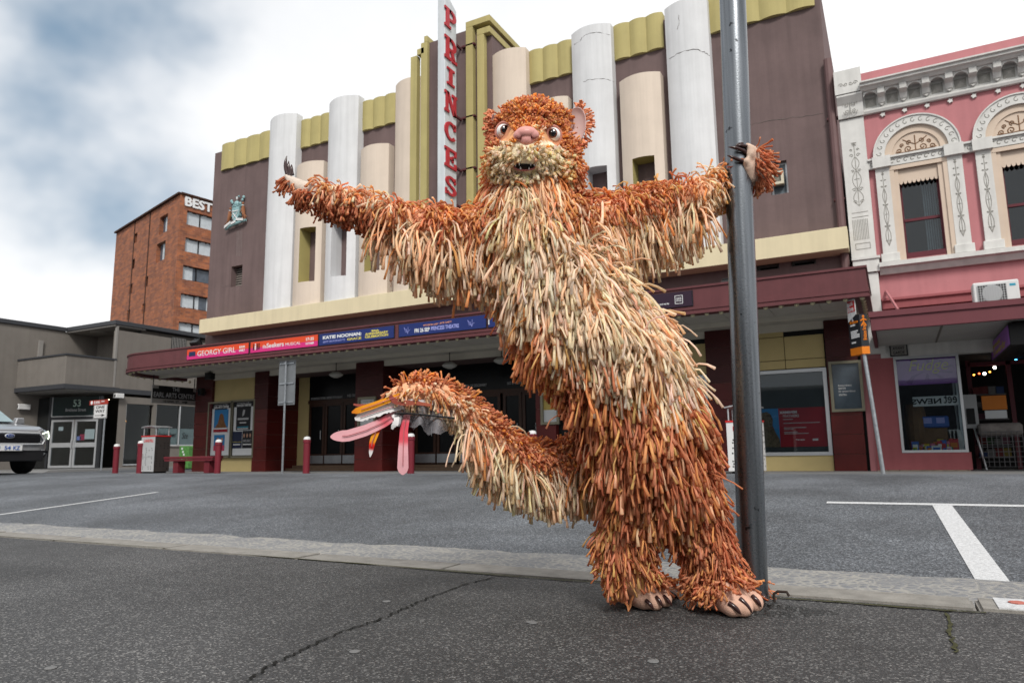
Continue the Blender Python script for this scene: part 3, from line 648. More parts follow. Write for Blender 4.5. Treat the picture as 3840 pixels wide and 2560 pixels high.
MB().box(ex0, ex1, YD-.6, YD-.25, 0, zd0*.55+.02).build('step', MATS['terrazzo_step'], TH)
for a, b in ((1082, 1158), (1436, 1538)):
    slab((U(a, 1600, YD).x-(.4 if a < 1200 else .9), YD, 0), X_, Z_, U(b, 1600, YD).x-U(a, 1600, YD).x+(.4 if a < 1200 else .9), zcl, .1, Y_).build('wall_panel', m_yel, TH)
for grp in ([(1161, 1220), (1222, 1288), (1290, 1352)], [(1560, 1638), (1641, 1715), (1725, 1800), (1803, 1880), (1890, 1960), (1963, 2030)]):
    DR = empty('door_group', (0, 0, 0)); DR.name = 'entrance_doors'; DR.parent = TH; DR.location = -woff(TH)
    for a, b in grp: leaf(U(a, 1600, YD).x, U(b, 1600, YD).x, zd0+.02, zd1-.12, YD, DR)
    a, b = U(grp[0][0], 1600, YD).x-.04, U(grp[-1][1], 1600, YD).x+.04
    MB().box(a, b, YD-.08, YD+.2, zd1-.12, zd1+.02).build('transom_rail', m_timber, DR)
    MB().box(a, b, YD-.02, YD+.1, zd1+.02, zd2+.35).build('transom_light', m_paned, DR)
    if len(grp) == 3:
        text('NO SMOKING WITHIN 3 METRES OF DOORWAY', U(1166, 1500, YD-.03), X_, Z_, U(1284, 1490, YD).x-U(1166, 1490, YD).x, .1, m_gtext, DR, .015)
        text('NO SMOKING', U(1303, 1488, YD-.03), X_, Z_, .8, .1, m_gtext, DR, .015)
    else:
        text('NO SMOKING WITHIN 3 METRES OF DOORWAY', (U(1740, 1450, YD-.03).x-1.25, YD-.03, U(1740, 1453, YD).z), X_, Z_, 2.2, .1, m_gtext, DR, .015)
        text('NO SMOKING WITHIN 3 METRES OF DOORWAY', (U(1902, 1443, YD-.03).x, YD-.03, U(1740, 1453, YD).z), X_, Z_, 2.2, .1, m_gtext, DR, .015)
# right bays: ochre panels over display windows
def display(pa, pb, zt_, lab):
    xa, xb = U(pa, 1500, YF).x, U(pb, 1500, YF).x
    z0 = U(3000, 1707, YF).z; z1 = U(3000, 1398, YF).z
    slab((xa, YF-.05, 0), X_, Z_, xb-xa, z0, .06, Y_).build('wall_panel', m_yel, TH)
    zz = [z1+.12, U(3000, 1347, YF).z, U(3000, 1258, YF).z, zcl]; xm = xa+(xb-xa)*.52
    for a, b in zip(zz, zz[1:]):
        for c, d in ((xa, xm), (xm, xb)):
            if b == zcl and c == xm: slab((c, YF+.02, a), X_, Z_, d-c, b-a, .03, Y_).build('vent_opening', m_dark, TH); continue
            MB().box(c+.008, d-.008, YF-.05, YF+.05, a+.008, b-.008).build('wall_panel', m_yel, TH, bevel=.006)
    MB().box(xa, xb, YF-.01, YF+.05, zz[0], zcl).build('panel_backing', m_black, TH)
    win = MB(); frame(win, (xa, YF-.04, z0), X_, Z_, xb-xa, z1-z0+.1, .09, .05); win = win.build('display_window', m_alu, TH)
    MB().box(xa+.09, xb-.09, YF-.03, YF-.022, z0+.09, z1+.01).build('pane', g_shop, win)
    return xa, xb, z0+.09, z1
W6x = display(2800, 3108, 0, '')
display(2300, 2660, 0, '')
MB().box(W6x[0], W6x[1], YF+.045, YF+.058, W6x[2], W6x[3]).build('display_back', mat('display_backing', (.05, .055, .06), .7), TH)
# ---- things on the theatre: banners along the canopy edge
m_orange = mat('banner_orange', (.80, .075, .02), .5, .0); m_mag = mat('banner_magenta', (.72, .03, .22), .5, 0); m_navy = mat('banner_navy', (.012, .028, .16), .4, 0); m_plum = mat('banner_plum', (.03, .012, .03), .4, 0)
m_bframe = mat('banner_frame', (.012, .012, .02), .5, 0); m_lil = mat('banner_lilac', (.35, .38, .80), .6, 0); m_lemon = mat('banner_lemon', (.80, .68, .12), .6, 0); m_salmon = mat('banner_salmon', (.80, .35, .2), .6, 0)
yb_ = YC+.03
def banner(pa, pb, lab, m1, m2=None):
    xa, xb = U(pa, 1300, YC).x, U(pb, 1300, YC).x; z0, z1 = zs0+.02, zs1-.015
    b = empty('banner', ((xa+xb)/2, yb_, z0), lab, 'banner', 'banners along the canopy edge')
    MB().box(xa-.03, xb+.03, yb_-.012, yb_-.001, z0-.012, z1+.012).build('backing', m_bframe, b)
    if m2:
        zm = z0+(z1-z0)*.45
        MB().box(xa, xb, yb_-.022, yb_-.013, zm, z1).build('print', m1, b); MB().box(xa, xb, yb_-.022, yb_-.013, z0, zm).build('print', m2, b)
    else: MB().box(xa, xb, yb_-.022, yb_-.013, z0, z1).build('print', m1, b)
    w, h = xb-xa, z1-z0
    return b, (lambda s, u, v, uw, vh, m, bold=.01, shear=0: text(s, (xa+w*u, yb_-.0225, z0+h*v), X_, Z_, w*uw, h*vh, m, b, bold, .003, shear)), (lambda u, v: Vector((xa+w*u, yb_-.023, z0+h*v))), w, h
b, T, q, w, h = banner(702, 931, 'orange and pink canopy banner reading GEORGY GIRL BOOK EARLY', m_orange, m_mag)
MB().box(q(.035, 0).x, q(.145, 0).x, yb_-.026, yb_-.0225, q(0, .3).z, q(0, .76).z).build('print', mat('encore_navy', (.012, .025, .09), .5), b); T('Encore', .045, .46, .09, .17, m_wtext, .02)
T('GEORGY GIRL', .18, .24, .62, .5, m_wtext, .0); T('BOOK', .86, .56, .09, .22, m_wtext, .035); T('EARLY', .86, .24, .09, .22, m_wtext, .035)
b, T, q, w, h = banner(939, 1190, 'orange and pink canopy banner reading the Seekers Musical 17-25 October', m_orange, m_mag)
for k in range(4):
    mb = MB(); mb.box(q(.04+.028*k, 0).x, q(.058+.028*k, 0).x, yb_-.026, yb_-.0225, q(0, .22+.03*(k % 2)).z, q(0, .66).z); mb.lathe(q(.049+.028*k, .76), [(.012, -.03), (.025, 0), (.012, .03)], 6); mb.build('band_figure', m_btext if k != 1 else m_wtext, b)
T('the', .19, .3, .055, .36, m_wtext, .01); T('Seekers', .25, .3, .26, .44, m_wtext, .015); T('MUSICAL', .535, .3, .22, .27, m_wtext, 0); T('17-25', .835, .55, .11, .28, m_wtext, .03); T('OCTOBER', .83, .2, .12, .2, m_wtext, .03)
b, T, q, w, h = banner(1196, 1475, 'navy canopy banner reading KATIE NOONAN with a yellow 30th anniversary line', m_navy)
T('KATIE NOONAN:', .05, .5, .53, .3, m_wtext, .04); T("JEFF BUCKLEY'S", .05, .16, .31, .2, m_lil, .01, .15); T('GRACE', .39, .18, .19, .2, m_lemon, .02, 0); T('30th', .71, .68, .1, .17, m_lemon, .04); T('ANNIVERSARY', .63, .44, .3, .2, m_lemon, .03); T('CELEBRATION', .63, .2, .3, .2, m_lemon, .03)
b, T, q, w, h = banner(1495, 1822, 'navy canopy banner reading FRI 26 SEP PRINCESS THEATRE', m_navy)
T('WITH SPECIAL GUEST', .29, .66, .18, .13, m_salmon, .02); T('JACK CARTY', .485, .66, .14, .18, m_salmon, .02); T('FRI 26 SEP', .19, .2, .18, .34, m_wtext, .03); T('PRINCESS THEATRE', .385, .24, .32, .32, m_lil, .03)
for u0 in (.06, .8):
    mb = MB(); random.seed(3); pp = [q(u0+random.uniform(0, .08), random.uniform(.15, .85)) for _ in range(9)]; mb.tube(pp, .006, 4); mb.build('line_drawing', m_lil, b)
b, T, q, w, h = banner(1832, 2120, 'navy canopy banner mostly hidden behind the costume arm fringe', m_navy)
MB().box(q(.0, 0).x, q(.012, 0).x, yb_-.026, yb_-.0225, q(0, .2).z, q(0, .85).z).build('print', m_wtext, b)
b, T, q, w, h = banner(2130, 2603, 'dark plum canopy banner with a white line about delight memories and stories', m_plum)
T('of delight, memories and stories', .63, .2, .2, .17, m_wtext, .02)
mb = MB(); o_ = q(.875, .2); frame(mb, o_, X_, Z_, .09*w*.66, h*.58, .012, .004); mb.build('print', m_wtext, b)
for k, s in enumerate(('THEATRE', 'NORTH', 'STORIES')): T(s, .885, .36+.1*(2-k), .04, .07, m_wtext, .03)
# floodlights and a speaker on the canopy
def flood(p, lab, s=1.):
    o = empty('floodlight', p, lab, 'floodlight', 'floodlights on the canopy'); p = Vector(p)
    MB().obox(p+Vector((0, 0, .3*s)), X_, (0, .8, .6), (0, -.6, .8), .2*s, .1*s, .15*s).build('housing', m_black, o, bevel=.02)
    MB().tube([p+Vector((-.22*s, 0, 0)), p+Vector((-.22*s, 0, .32*s)), p+Vector((-.19*s, 0, .32*s))], .02*s, 5).tube([p+Vector((.22*s, 0, 0)), p+Vector((.22*s, 0, .32*s)), p+Vector((.19*s, 0, .32*s))], .02*s, 5).box(p.x-.24*s, p.x+.24*s, p.y-.04, p.y+.04, p.z-.02, p.z+.02).build('bracket', m_black, o)
    MB().obox(p+Vector((0, .09*s, .42*s)), X_, (0, .8, .6), (0, -.6, .8), .17*s, .01, .12*s).build('lens', m_pane, o)
p = U(735, 1293, YC+.9); flood((p.x, p.y, zct-.05), 'black floodlight at the left end of the canopy roof'); p = U(2728, 1036, YC+1.2); flood((p.x, p.y, zct-.05), 'black floodlight on the canopy roof beside the steel pole', .8)
p = U(788, 1392, YC+2.2); o = empty('speaker_box', (p.x, p.y, zso-.32), 'small black speaker box hanging under the left end of the canopy', 'speaker')
MB().box(p.x-.17, p.x+.17, p.y-.12, p.y+.12, zso-.34, zso-.07).build('cabinet', m_black, o, bevel=.015); MB().box(p.x-.13, p.x+.13, p.y-.128, p.y-.121, zso-.31, zso-.1).build('grille', mat('speaker_grille', (.03, .03, .03), .8), o); MB().tube([p+Z_*(zso-p.z-.07), p+Z_*(zso-p.z)], .02, 6).build('hanger', m_black, o)
m_shade = mat('lamp_glass', (.5, .5, .47), .4)
for k, (px, py, lab) in enumerate(((1260, 1405, 'flush dome ceiling lamp under the canopy above the left doors'), (1686, 1370, 'pendant dome lamp hanging above the middle doors behind the tail'), (1880, 1352, 'pendant dome lamp half hidden behind the costume belly fringe'))):
    p = U(px, py, YF-.5); o = empty('ceiling_lamp', (p.x, p.y, p.z-.1), lab, 'ceiling lamp', 'lamps under the canopy')
    MB().lathe(p, [(.02, .12), (.13, .1), (.24, .03), (.26, 0), (.2, -.06), (.08, -.11)], 16).build('lamp_shade', m_shade, o, smooth=True); MB().tube([p+Z_*.1, Vector((p.x, p.y, zso))], .015, 5).build('stem', m_black, o)
# poster cases
def case(pts, Y, lab, name='poster_case', t=.08):
    x0, x1, z0, z1 = rect(pts, Y); o = empty(name, ((x0+x1)/2, Y, z0), lab, 'poster case', 'poster cases on the theatre front')
    f = MB(); frame(f, (x0, Y, z0), X_, Z_, x1-x0, z1-z0, t, .09); f.build('frame', mat('brass_frame', (.28, .26, .19), .45, .1, metal=.4), o)
    return o, x0+t, x1-t, z0+t, z1-t
def sheet(o, x0, x1, z0, z1, Y, m, n='sheet', d=.006): return slab((x0, Y, z0), X_, Z_, x1-x0, z1-z0, d, -Y_).build(n, m, o)
m_sky = mat('poster_blue', (.03, .22, .50), .5, .05); m_red2 = mat('poster_red', (.36, .012, .025), .5, 0); m_furp = mat('poster_fur', (.22, .10, .04), .7, .5, 30); m_ink = mat('poster_ink', (.01, .011, .016), .5, 0); m_nite = mat('poster_night_blue', (.012, .02, .06), .5, .1); m_pinkp = mat('poster_pink', (.6, .05, .12), .5, 0); m_skin = mat('poster_skin', (.5, .28, .2), .6, 0); m_cyan = mat('poster_cyan', (.05, .35, .5), .6, 0)
yc = YF-.09
def px_rect(a, b, c, d, Y): return rect([(a, c), (b, c), (a, d), (b, d)], Y)
z27 = lambda x, y: (500+x*.2551, 1400+y*.2551)
def zr(x0, y0, x1, y1, Y=yc):
    P, Q = U(*z27(x0, y0), Y), U(*z27(x1, y1), Y); return P.x, Q.x, Q.z, P.z
for (fx0, fy0, fx1, fy1), title, lab, items in (
    ((1125, 425, 1445, 1235), 'EARL ARTS CENTRE', 'left glazed poster case headed EARL ARTS CENTRE with a blue poster', 0),
    ((1458, 395, 1775, 1235), 'PRINCESS THEATRE', 'right glazed poster case headed PRINCESS THEATRE with dark posters', 1)):
    a = zr(fx0, fy0, fx1, fy1)
    o = empty('poster_case', ((a[0]+a[1])/2, yc, a[2]), lab, 'poster case', 'poster cases on the theatre front')
    f = MB(); frame(f, (a[0], yc, a[2]), X_, Z_, a[1]-a[0], a[3]-a[2], .07, .08); f.build('frame', mat('brass_frame', (.28, .26, .19), .45, .1, metal=.4), o)
    w, h = a[1]-a[0]-.14, a[3]-a[2]-.14; ox, oz = a[0]+.07, a[2]+.07
    sheet(o, ox, ox+w, oz, oz+h, yc, m_ink, 'backing_sheet'); sheet(o, ox+.07, ox+w-.03, oz+.03, oz+h*.9, yc-.007, m_paperw, 'backing_sheet'); 
    sheet(o, ox+.22*w, ox+.78*w, oz+h*.86, oz+h*.93, yc-.012, m_ink, 'header')
    text('Coming soon to the...', (ox+.2*w, yc-.02, oz+h*.965), X_, Z_, .6*w, .03, m_wtext, o, .01); text(title, (ox+.18*w, yc-.02, oz+h*.905), X_, Z_, .66*w, .1, m_wtext, o, .02)
    yy = yc-.014
    if items == 0:
        pb = sheet(o, ox+.2*w, ox+.84*w, oz+h*.45, oz+h*.88, yy, m_sky, 'poster')
        sheet(pb, ox+.2*w, ox+.84*w, oz+h*.41, oz+h*.53, yy-.007, m_paperw, 'print'); sheet(pb, ox+.2*w, ox+.84*w, oz+h*.45, oz+h*.505, yy-.0135, m_red2, 'print')
        mb = MB(); mb.prism([(ox+w*u, yy-.007, oz+h*v) for u, v in ((.24, .53), (.8, .53), (.72, .6), (.66, .66), (.63, .76), (.55, .81), (.46, .79), (.42, .7), (.38, .62))], (0, -.004, 0)); mb.build('print', m_furp, pb)
        pb = sheet(o, ox+.24*w, ox+.72*w, oz+h*.1, oz+h*.4, yy, m_sky, 'poster'); sheet(pb, ox+.24*w, ox+.72*w, oz+h*.1, oz+h*.2, yy-.007, m_pinkp, 'print')
        for u in (.42, .6): mb = MB(); mb.prism([(ox+w*(u+.06*math.cos(k)), yy-.008, oz+h*(.3+.05*math.sin(k))) for k in (0, 1, 2, 3, 4, 5)], (0, -.004, 0)); mb.build('print', m_skin, pb)
    else:
        pb = sheet(o, ox+.18*w, ox+.84*w, oz+h*.47, oz+h*.9, yy, m_ink, 'poster'); mb = MB(); mb.prism([(ox+w*u, yy-.007, oz+h*v) for u, v in ((.46, .72), (.55, .76), (.58, .84), (.5, .85), (.47, .8))], (0, -.004, 0)); mb.build('print', m_gtext, pb)
        for v, s_, m in ((.66, .5, m_gtext), (.6, .3, m_wtext), (.52, .5, m_cyan), (.49, .5, m_wtext)): sheet(pb, ox+(.5-s_/2)*w, ox+(.5+s_/2)*w, oz+h*v, oz+h*(v+(.035 if v > .65 else .015)), yy-.008, m, 'print')
        pb = sheet(o, ox+.04*w, ox+.48*w, oz+h*.14, oz+h*.45, yy, m_nite, 'poster'); sheet(pb, ox+.1*w, ox+.42*w, oz+h*.2, oz+h*.22, yy-.008, m_wtext, 'print'); sheet(pb, ox+.06*w, ox+.46*w, oz+h*.255, oz+h*.26, yy-.008, m_lemon, 'print')
        pb = sheet(o, ox+.5*w, ox+.96*w, oz+h*.14, oz+h*.46, yy, m_ink, 'poster')
        for u in (.58, .72, .86): mb = MB(); mb.prism([(ox+w*(u+.04*math.cos(k)), yy-.008, oz+h*(.37+.04*math.sin(k))) for k in (0, 1, 2, 3, 4, 5)], (0, -.004, 0)); mb.build('print', m_skin, pb)
        text('MUSIC', (ox+.56*w, yy-.008, oz+h*.25), X_, Z_, .34*w, .1, m_gtext, pb, .01); sheet(pb, ox+.54*w, ox+.92*w, oz+h*.2, oz+h*.22, yy-.008, m_wtext, 'print')
o, x0, x1, z0, z1 = case([(1347, 1490), (1412, 1490), (1350, 1630), (1412, 1625)], YQ-.0, 'framed white notice on the maroon column left of the tail'); sheet(o, x0, x1, z0, z1, YQ-.01, m_paperw); text('DON\'T CUT', (x0+.1, YQ-.02, z1-.12), X_, Z_, (x1-x0)*.7, .05, m_gtext, o, .01)
for k in range(7): sheet(o, x0+.06, x0+.06+(x1-x0)*random.uniform(.5, .85), z1-.24-.08*k, z1-.21-.08*k, YQ-.017, m_gtext, 'print', .003)
o, x0, x1, z0, z1 = case([(2030, 1478), (2098, 1470), (2032, 1592), (2100, 1590)], YQ-.0, 'framed yellow and white notice on the maroon wall beside the costume hip'); sheet(o, x0, x1, z0+(z1-z0)*.45, z1, YQ-.01, mat('notice_yellow', (.55, .42, .12), .6, .1)); sheet(o, x0, x1, z0, z0+(z1-z0)*.45, YQ-.01, m_paperw)
o, x0, x1, z0, z1 = case([(1060, 1525), (1095, 1525), (1062, 1650), (1095, 1650)], YD-.0, 'dark framed poster on the yellow lobby wall behind the grey sign back'); sheet(o, x0, x1, z0, z1, YD-.01, mat('poster_dark_green', (.03, .04, .03), .5, .3, 8))
o, x0, x1, z0, z1 = case([(3106, 1358), (3226, 1350), (3122, 1545), (3246, 1540)], YQ-.0, 'tall glazed case reading Extraordinary spaces on the maroon tiled pier', t=.07)
sheet(o, x0, x1, z0, z1, YQ-.005, mat('case_slate', (.10, .13, .16), .08, .25, 1.5))
for k, s in enumerate(('Extraordinary', 'spaces', 'for extraordinary', 'stories.')): text(s, (x0+.12, YQ-.02, z0+(z1-z0)*.49-.075*k), X_, Z_, (x1-x0)*(.5, .27, .62, .3)[k], .06, m_wtext, o, .015)
# poster standing in the display window
xa, xb, za, zb = W6x; yp = YF+.035
DP = empty('window_poster', ((xa+xb)/2, YF, za), 'wide red and blue poster in the theatre window right of the pole', 'poster')
pz0, pz1 = za+.14, za+(zb-za)*.56; px1 = xb-.05; px0 = xa+.2; pm = U(2922, 1600, YF).x
sheet(DP, pm, px1, pz0, pz1, yp, m_red2, 'red_panel'); sheet(DP, px0, pm, pz0, pz1, yp, m_sky, 'blue_panel')
mb = MB(); A = lambda u, v: (px0+(pm-px0)*u, yp-.007, pz0+(pz1-pz0)*v)
mb.prism([A(*p) for p in ((.1, 0), (1.0, 0), (.98, .2), (.85, .35), (.72, .55), (.74, .72), (.66, .86), (.5, .92), (.3, .9), (.16, .78), (.14, .5))], (0, -.006, 0)); mb.build('animal_picture', mat('poster_brown_fur', (.14, .10, .065), .8, .6, 22), DP)
pw, ph = px1-pm, pz1-pz0
t = text('MINIMAX', (pm+pw*.02+pw*.36, yp-.008, pz0+ph*.855), -X_, Z_, pw*.36, ph*.07, m_wtext, DP, .03)
text('FEATHERS', (pm+pw*.09, yp-.008, pz0+ph*.76), X_, Z_, pw*.33, ph*.07, m_wtext, DP, .0)
for v, wd, u in ((.70, .2, .09), (.6, .74, .09), (.48, .46, .09), (.44, .2, .09), (.37, .28, .09), (.33, .5, .09)): sheet(DP, pm+pw*u, pm+pw*(u+wd), pz0+ph*v, pz0+ph*(v+.018), yp-.008, m_gtext, 'print_line', .002)
text('Terrapin', (pm+pw*.32, yp-.008, pz0+ph*.15), X_, Z_, pw*.18, ph*.05, m_wtext, DP, .02); sheet(DP, pm+pw*.66, pm+pw*.77, pz0+ph*.15, pz0+ph*.2, yp-.008, m_paperw, 'print_line', .002)

# hairline cracks in the render of the pilasters and the wall
m_hair = mat('hairline_crack', (.16, .14, .13), .9)
def hair(pts, yfun, r=.010):
    P = [U(px, py, YP-.2) for px, py in pts]; Q = []
    for a, b in zip(P, P[1:]):
        for k in range(5): Q.append(a.lerp(b, k/5))
    Q.append(P[-1]); Q = [Vector((q.x+random.uniform(-.015, .015), yfun(q.x), q.z+random.uniform(-.025, .025))) for q in Q]
    MB().tube(Q, [r*random.uniform(.3, 1) for _ in Q], 4).build('render_crack', m_hair, TH)
def bow(a, b, py):
    x0, x1 = U(a, py, YP).x, U(b, py, YP).x; bu = bul*(x1-x0)/1.4
    return lambda x: YP-bu*(1-((x-x0)/(x1-x0)*2-1)**2)
f5, f6 = bow(2147, 2297, 300), bow(2504, 2668, 300)
hair([(2150, 163), (2175, 155), (2195, 135), (2235, 125), (2285, 120)], f5); hair([(2190, 308), (2230, 300), (2270, 292), (2293, 294)], f5)
hair([(2506, 214), (2560, 195), (2610, 184), (2638, 190), (2655, 197)], f6, .014); hair([(2548, 60), (2546, 95), (2540, 110)], f6)
hair([(2800, 440), (2900, 418), (3000, 408), (3080, 395)], lambda x: YF, .012); hair([(790, 780), (815, 770), (850, 755)], lambda x: YF); hair([(785, 1060), (800, 1066), (825, 1058)], lambda x: YF)
mb = MB()
for px in (888, 893, 899, 905): a = U(px, 866, YF-.003); b = U(px-2, 960, YF-.003); mb.prism([(a.x, a.y, a.z), (a.x+.05, a.y, a.z), (b.x+.035, b.y, b.z), (b.x, b.y, b.z)], (0, .002, 0))
mb.build('rain_stain', mat('pale_rain_stain', (.20, .155, .15), .85, .2, 5), TH, kind='stuff')
# ================================================================ corner building across the lane
m_grey = mat('warm_grey_render', (.215, .195, .175), .85, .08, 1.2, .002, 20, streak=.08)
m_grey2 = mat('light_grey_render', (.29, .275, .26), .85, .06, 1.2)
m_char = mat('charcoal_fascia', (.055, .058, .066), .6, .08, 3)
m_char2 = mat('charcoal_frame', (.03, .032, .036), .5, .05)
XA, XC, gz_ = -39.76, -35.55, .2
CB = empty('corner_building', (XC, 23, gz_), 'grey two storey corner building with a balcony over its glazed entrance', 'building')
mb = MB(); mb.box(-48, XA, 4, 26, -.2, 7.55); mb.build('wall', m_grey, CB)
mb = MB(); mb.box(XA, XC-.35, 24.6, 40, 4.25, 7.55); mb.box(XC-.35, XC, 23.05, 40, 4.05, 7.3)
wall_grid(mb, (XC+.0, 23.35, gz_-.4), Y_, Z_, 14, 4.25-gz_, [(.45, 2.0, .45, 3.7), (2.2, 8.2, 1.5, 3.75)], .3, -X_); mb.build('side_wall', m_grey, CB)
MB().box(XA, XC+.02, 22.95, 23.06, 4.05, 4.09).build('lintel', m_char2, CB)
mb = MB(); mb.prism([(XA, 20.5, 4.28), (XC, 20.5, 4.28), (XC, 23.04, 4.28), (XA, 23.04, 4.28)], (0, 0, 1.42)); mb.build('balcony', m_grey, CB, bevel=.01)
BAL = bpy.data.objects['balcony']
mb = MB(); mb.box(XA, XC+.05, 20.45, 20.6, 5.7, 5.78); mb.box(XC-.1, XC+.05, 20.6, 23.05, 5.7, 5.78); mb.build('balcony_cap', m_char, BAL)
mb = MB(); mb.box(XA-.2, XC+.07, 20.43, 23.3, 4.06, 4.28); mb.box(XC-.3, XC+.07, 23.3, 40, 4.0, 4.25); mb.build('balcony_fascia', m_char, CB)
mb = MB(); mb.box(XA+.02, XC-.02, 20.6, 23.8, 4.0, 4.059); mb.build('entrance_soffit', m_grey2, CB)
mb = MB(); mb.box(XA-.1, XC+.08, 22.8, 40, 7.58, 7.8); mb.box(-48, XA+.1, 4, 22.8, 7.56, 7.78); mb.build('roof', m_char, CB, bevel=.01)
mb = MB(); mb.box(XA, XC, 22.86, 24.6, 7.5, 7.579); mb.build('roof_soffit', m_grey2, CB)
MB().lathe((XA+1.7, 23.6, 7.44), [(.02, 0), (.42, .0), (.46, .06)], 18).build('soffit_light', m_grey2, CB)
MB().box(XC-.12, XC+.03, 22.95, 23.05, 4.3, 7.5).build('corner_post', m_grey2, CB)
wn = MB(); frame(wn, (XC-1.9, 24.58, 5.2), X_, Z_, 1.55, 2.3, .07, .05); wn = wn.build('balcony_window', m_char2, CB); MB().box(XC-1.85, XC-.4, 24.56, 24.59, 5.25, 7.45).build('pane', mat('blue_pane', (.03, .05, .06), .1, .1), wn)
MB().box(XA-.01, XA+.12, 21.4, 21.6, 5.8, 6.9).build('pipe_box', m_grey2, CB)
w3 = MB(); frame(w3, (XC+.02, 26.2, 6.2), Y_, Z_, .95, 1.2, .06, .04); 
MB().box(XC-.01, XC+.015, 26.2, 27.15, 6.2, 7.38).build('window', m_pane, CB)
for k in range(9): MB().box(XC+.016, XC+.03, 26.25+.1*k, 26.28+.1*k, 6.22, 7.36).build('vertical_blind', m_grey2, CB)
# diagonal entrance
P1 = U(178, 1755, 21.6); P2 = U(358, 1756, 22.5); P1.z = P2.z = gz_; dv = (P2-P1); dl = dv.length; dv.normalize(); nv = dv.cross(Z_)
ED = MB(); 
def bar(mb, a, b, z0, z1, t=.06, off=0.): A = P1+dv*a+nv*off; mb.obox(A+dv*(b-a)/2+Z_*(z0+z1)/2-Z_*0, dv, nv, Z_, (b-a)/2, t/2, (z1-z0)/2)
zh = 2.45; zt2 = 3.82-gz_
for a, b in ((-.14, -.02), (dl+.0, dl+.14)): bar(ED, a, b, 0, zt2, .14)
bar(ED, 0, dl, zh+.02, zh+.14, .12); ED = ED.build('entrance', m_char2, CB)
for k in range(2):
    a, b = dl*k/2+.02, dl*(k+1)/2-.02; t = MB()
    bar(t, a, b, 0.02, .14); bar(t, a, b, zh-.1, zh); bar(t, a, a+.11, .14, zh-.1); bar(t, b-.11, b, .14, zh-.1); bar(t, a+.11, b-.11, 1.05, 1.28); t.build('door', m_alu, ED)
    t = MB(); bar(t, a+.11, b-.11, .14, zh-.1, .012); t.build('pane', g_shop, ED)
    t = MB(); bar(t, (b-.09 if k == 0 else a+.01), (b-.01 if k == 0 else a+.09), 1.0, 1.4, .1, .03); t.build('door_handle', m_alu, ED)
t = MB(); bar(t, 0, dl, zh+.16, zt2, .02); t.build('transom_panel', mat('dark_green_glass', (.018, .032, .033), .15, .1), ED)
t = MB(); bar(t, 0, dl, zh+.15, zh+.19, .05, .02); bar(t, -.02, .03, zh+.19, zt2, .05, .02); bar(t, dl-.03, dl+.02, zh+.19, zt2, .05, .02); t.build('transom_frame', m_alu, ED)
text('53', P1+dv*dl*.44+nv*.03+Z_*(zh+.66), dv, Z_, dl*.16, .36, mat('pale_green_print', (.42, .55, .48), .6, 0), ED, .01); text('Brisbane Street', P1+dv*dl*.29+nv*.03+Z_*(zh+.42), dv, Z_, dl*.43, .16, m_gtext, ED, .0)
mb = MB(); mb.quad(P1-dv*.14, P1-dv*1.4-nv*.6, P1-dv*1.4-nv*.6+Z_*zt2, P1-dv*.14+Z_*zt2); mb.build('side_glazing', m_pane, CB)
mb = MB(); mb.box(XA, XC-.1, 25.2, 25.3, .2, 4.2); mb.build('foyer_wall', mat('foyer_dark', (.03, .028, .026), .8, .3, 2), CB)
for k, (u, v, w_, h_, m) in enumerate(((.62, 1.4, .1, .3, 'poster_pink'), (.56, 1.4, .09, .2, 'banner_lilac'), (.72, 1.45, .2, .5, 'white_print'), (.16, 1.9, .1, .2, 'white_print'))):
    t = MB(); A = dl*u; bar(t, A, A+dl*w_, v, v+h_, .006, -.012); t.build('door_notice', MATS[m], ED)
# shop windows along the lane
for a, b, z0, z1 in ((23.82, 25.3, .3, 3.68), (25.57, 31.5, 1.32, 3.72)):
    fr_ = MB(); n = 1 if b < 26 else 4
    frame(fr_, (XC-.1, a, z0), Y_, Z_, b-a, z1-z0, .06, .06)
    fr_ = fr_.build('shop_window', m_alu, CB)
    for k in range(n):
        y0 = a+(b-a)*k/n; y1 = a+(b-a)*(k+1)/n; MB().box(XC-.12, XC-.11, y0+.03, y1-.03, z0+.06, z1-.06).build('pane', g_lane, fr_)
        if k: MB().box(XC-.14, XC-.04, y0-.03, y0+.03, z0+.06, z1-.06).build('mullion', m_alu, fr_)
        if n > 1: MB().box(XC-.15, XC-.13, y0+.04, y1-.04, z0+.06, z0+.95).build('frosted_band', mat('frosted_film', (.32, .38, .40), .6, .1, 2), fr_); text('Stephen Power' if k == 0 else 'Ste', (XC-.105, y0+.25, z0+.4), Y_, Z_, (1.1 if k == 0 else .4), .34, m_btext, fr_, -.01, .004, .3)
MB().box(XC-.02, XC+.06, 25.5, 32, 1.26, 1.32).build('sill', m_grey2, CB)
mb = MB(); mb.box(XC-5, XC-4.9, 23.4, 38, .2, 4.2); mb.box(XC-4.9, XC-.4, 23.4, 38, 3.9, 3.98); mb.box(XC-4.9, XC-.4, 33.5, 33.6, .2, 4); mb.build('interior_wall', mat('interior_brown', (.07, .055, .045), .8, .2, 1), CB)
m_lampw = mat('downlight_glow', (1, .82, .55), .5, 0, emit=6.)
m_lampo = mat('amber_bulb', (1, .35, .04), .5, 0, emit=5.)
for k in range(14): MB().lathe((XC-random.uniform(.7, 3.6), 24+k*.62, 3.86), [(.05, 0), (.07, .03)], 8).build('downlight', m_lampw, CB)
for y in (24.35, 26.0): MB().ball((XC-.9, y, 2.62), .07, nu=8, nv=6).build('amber_lamp', m_lampo, CB)
mb = MB()
for k in range(8): y = 26.2+.65*k; mb.box(XC-1.8, XC-1.2, y, y+.4, .2, 1.2+random.uniform(0, .5)); mb.tube([(XC-1.6, y+.2, 1.2), (XC-1.6, y+.2, 2.2+random.uniform(0, .6))], .05, 5)
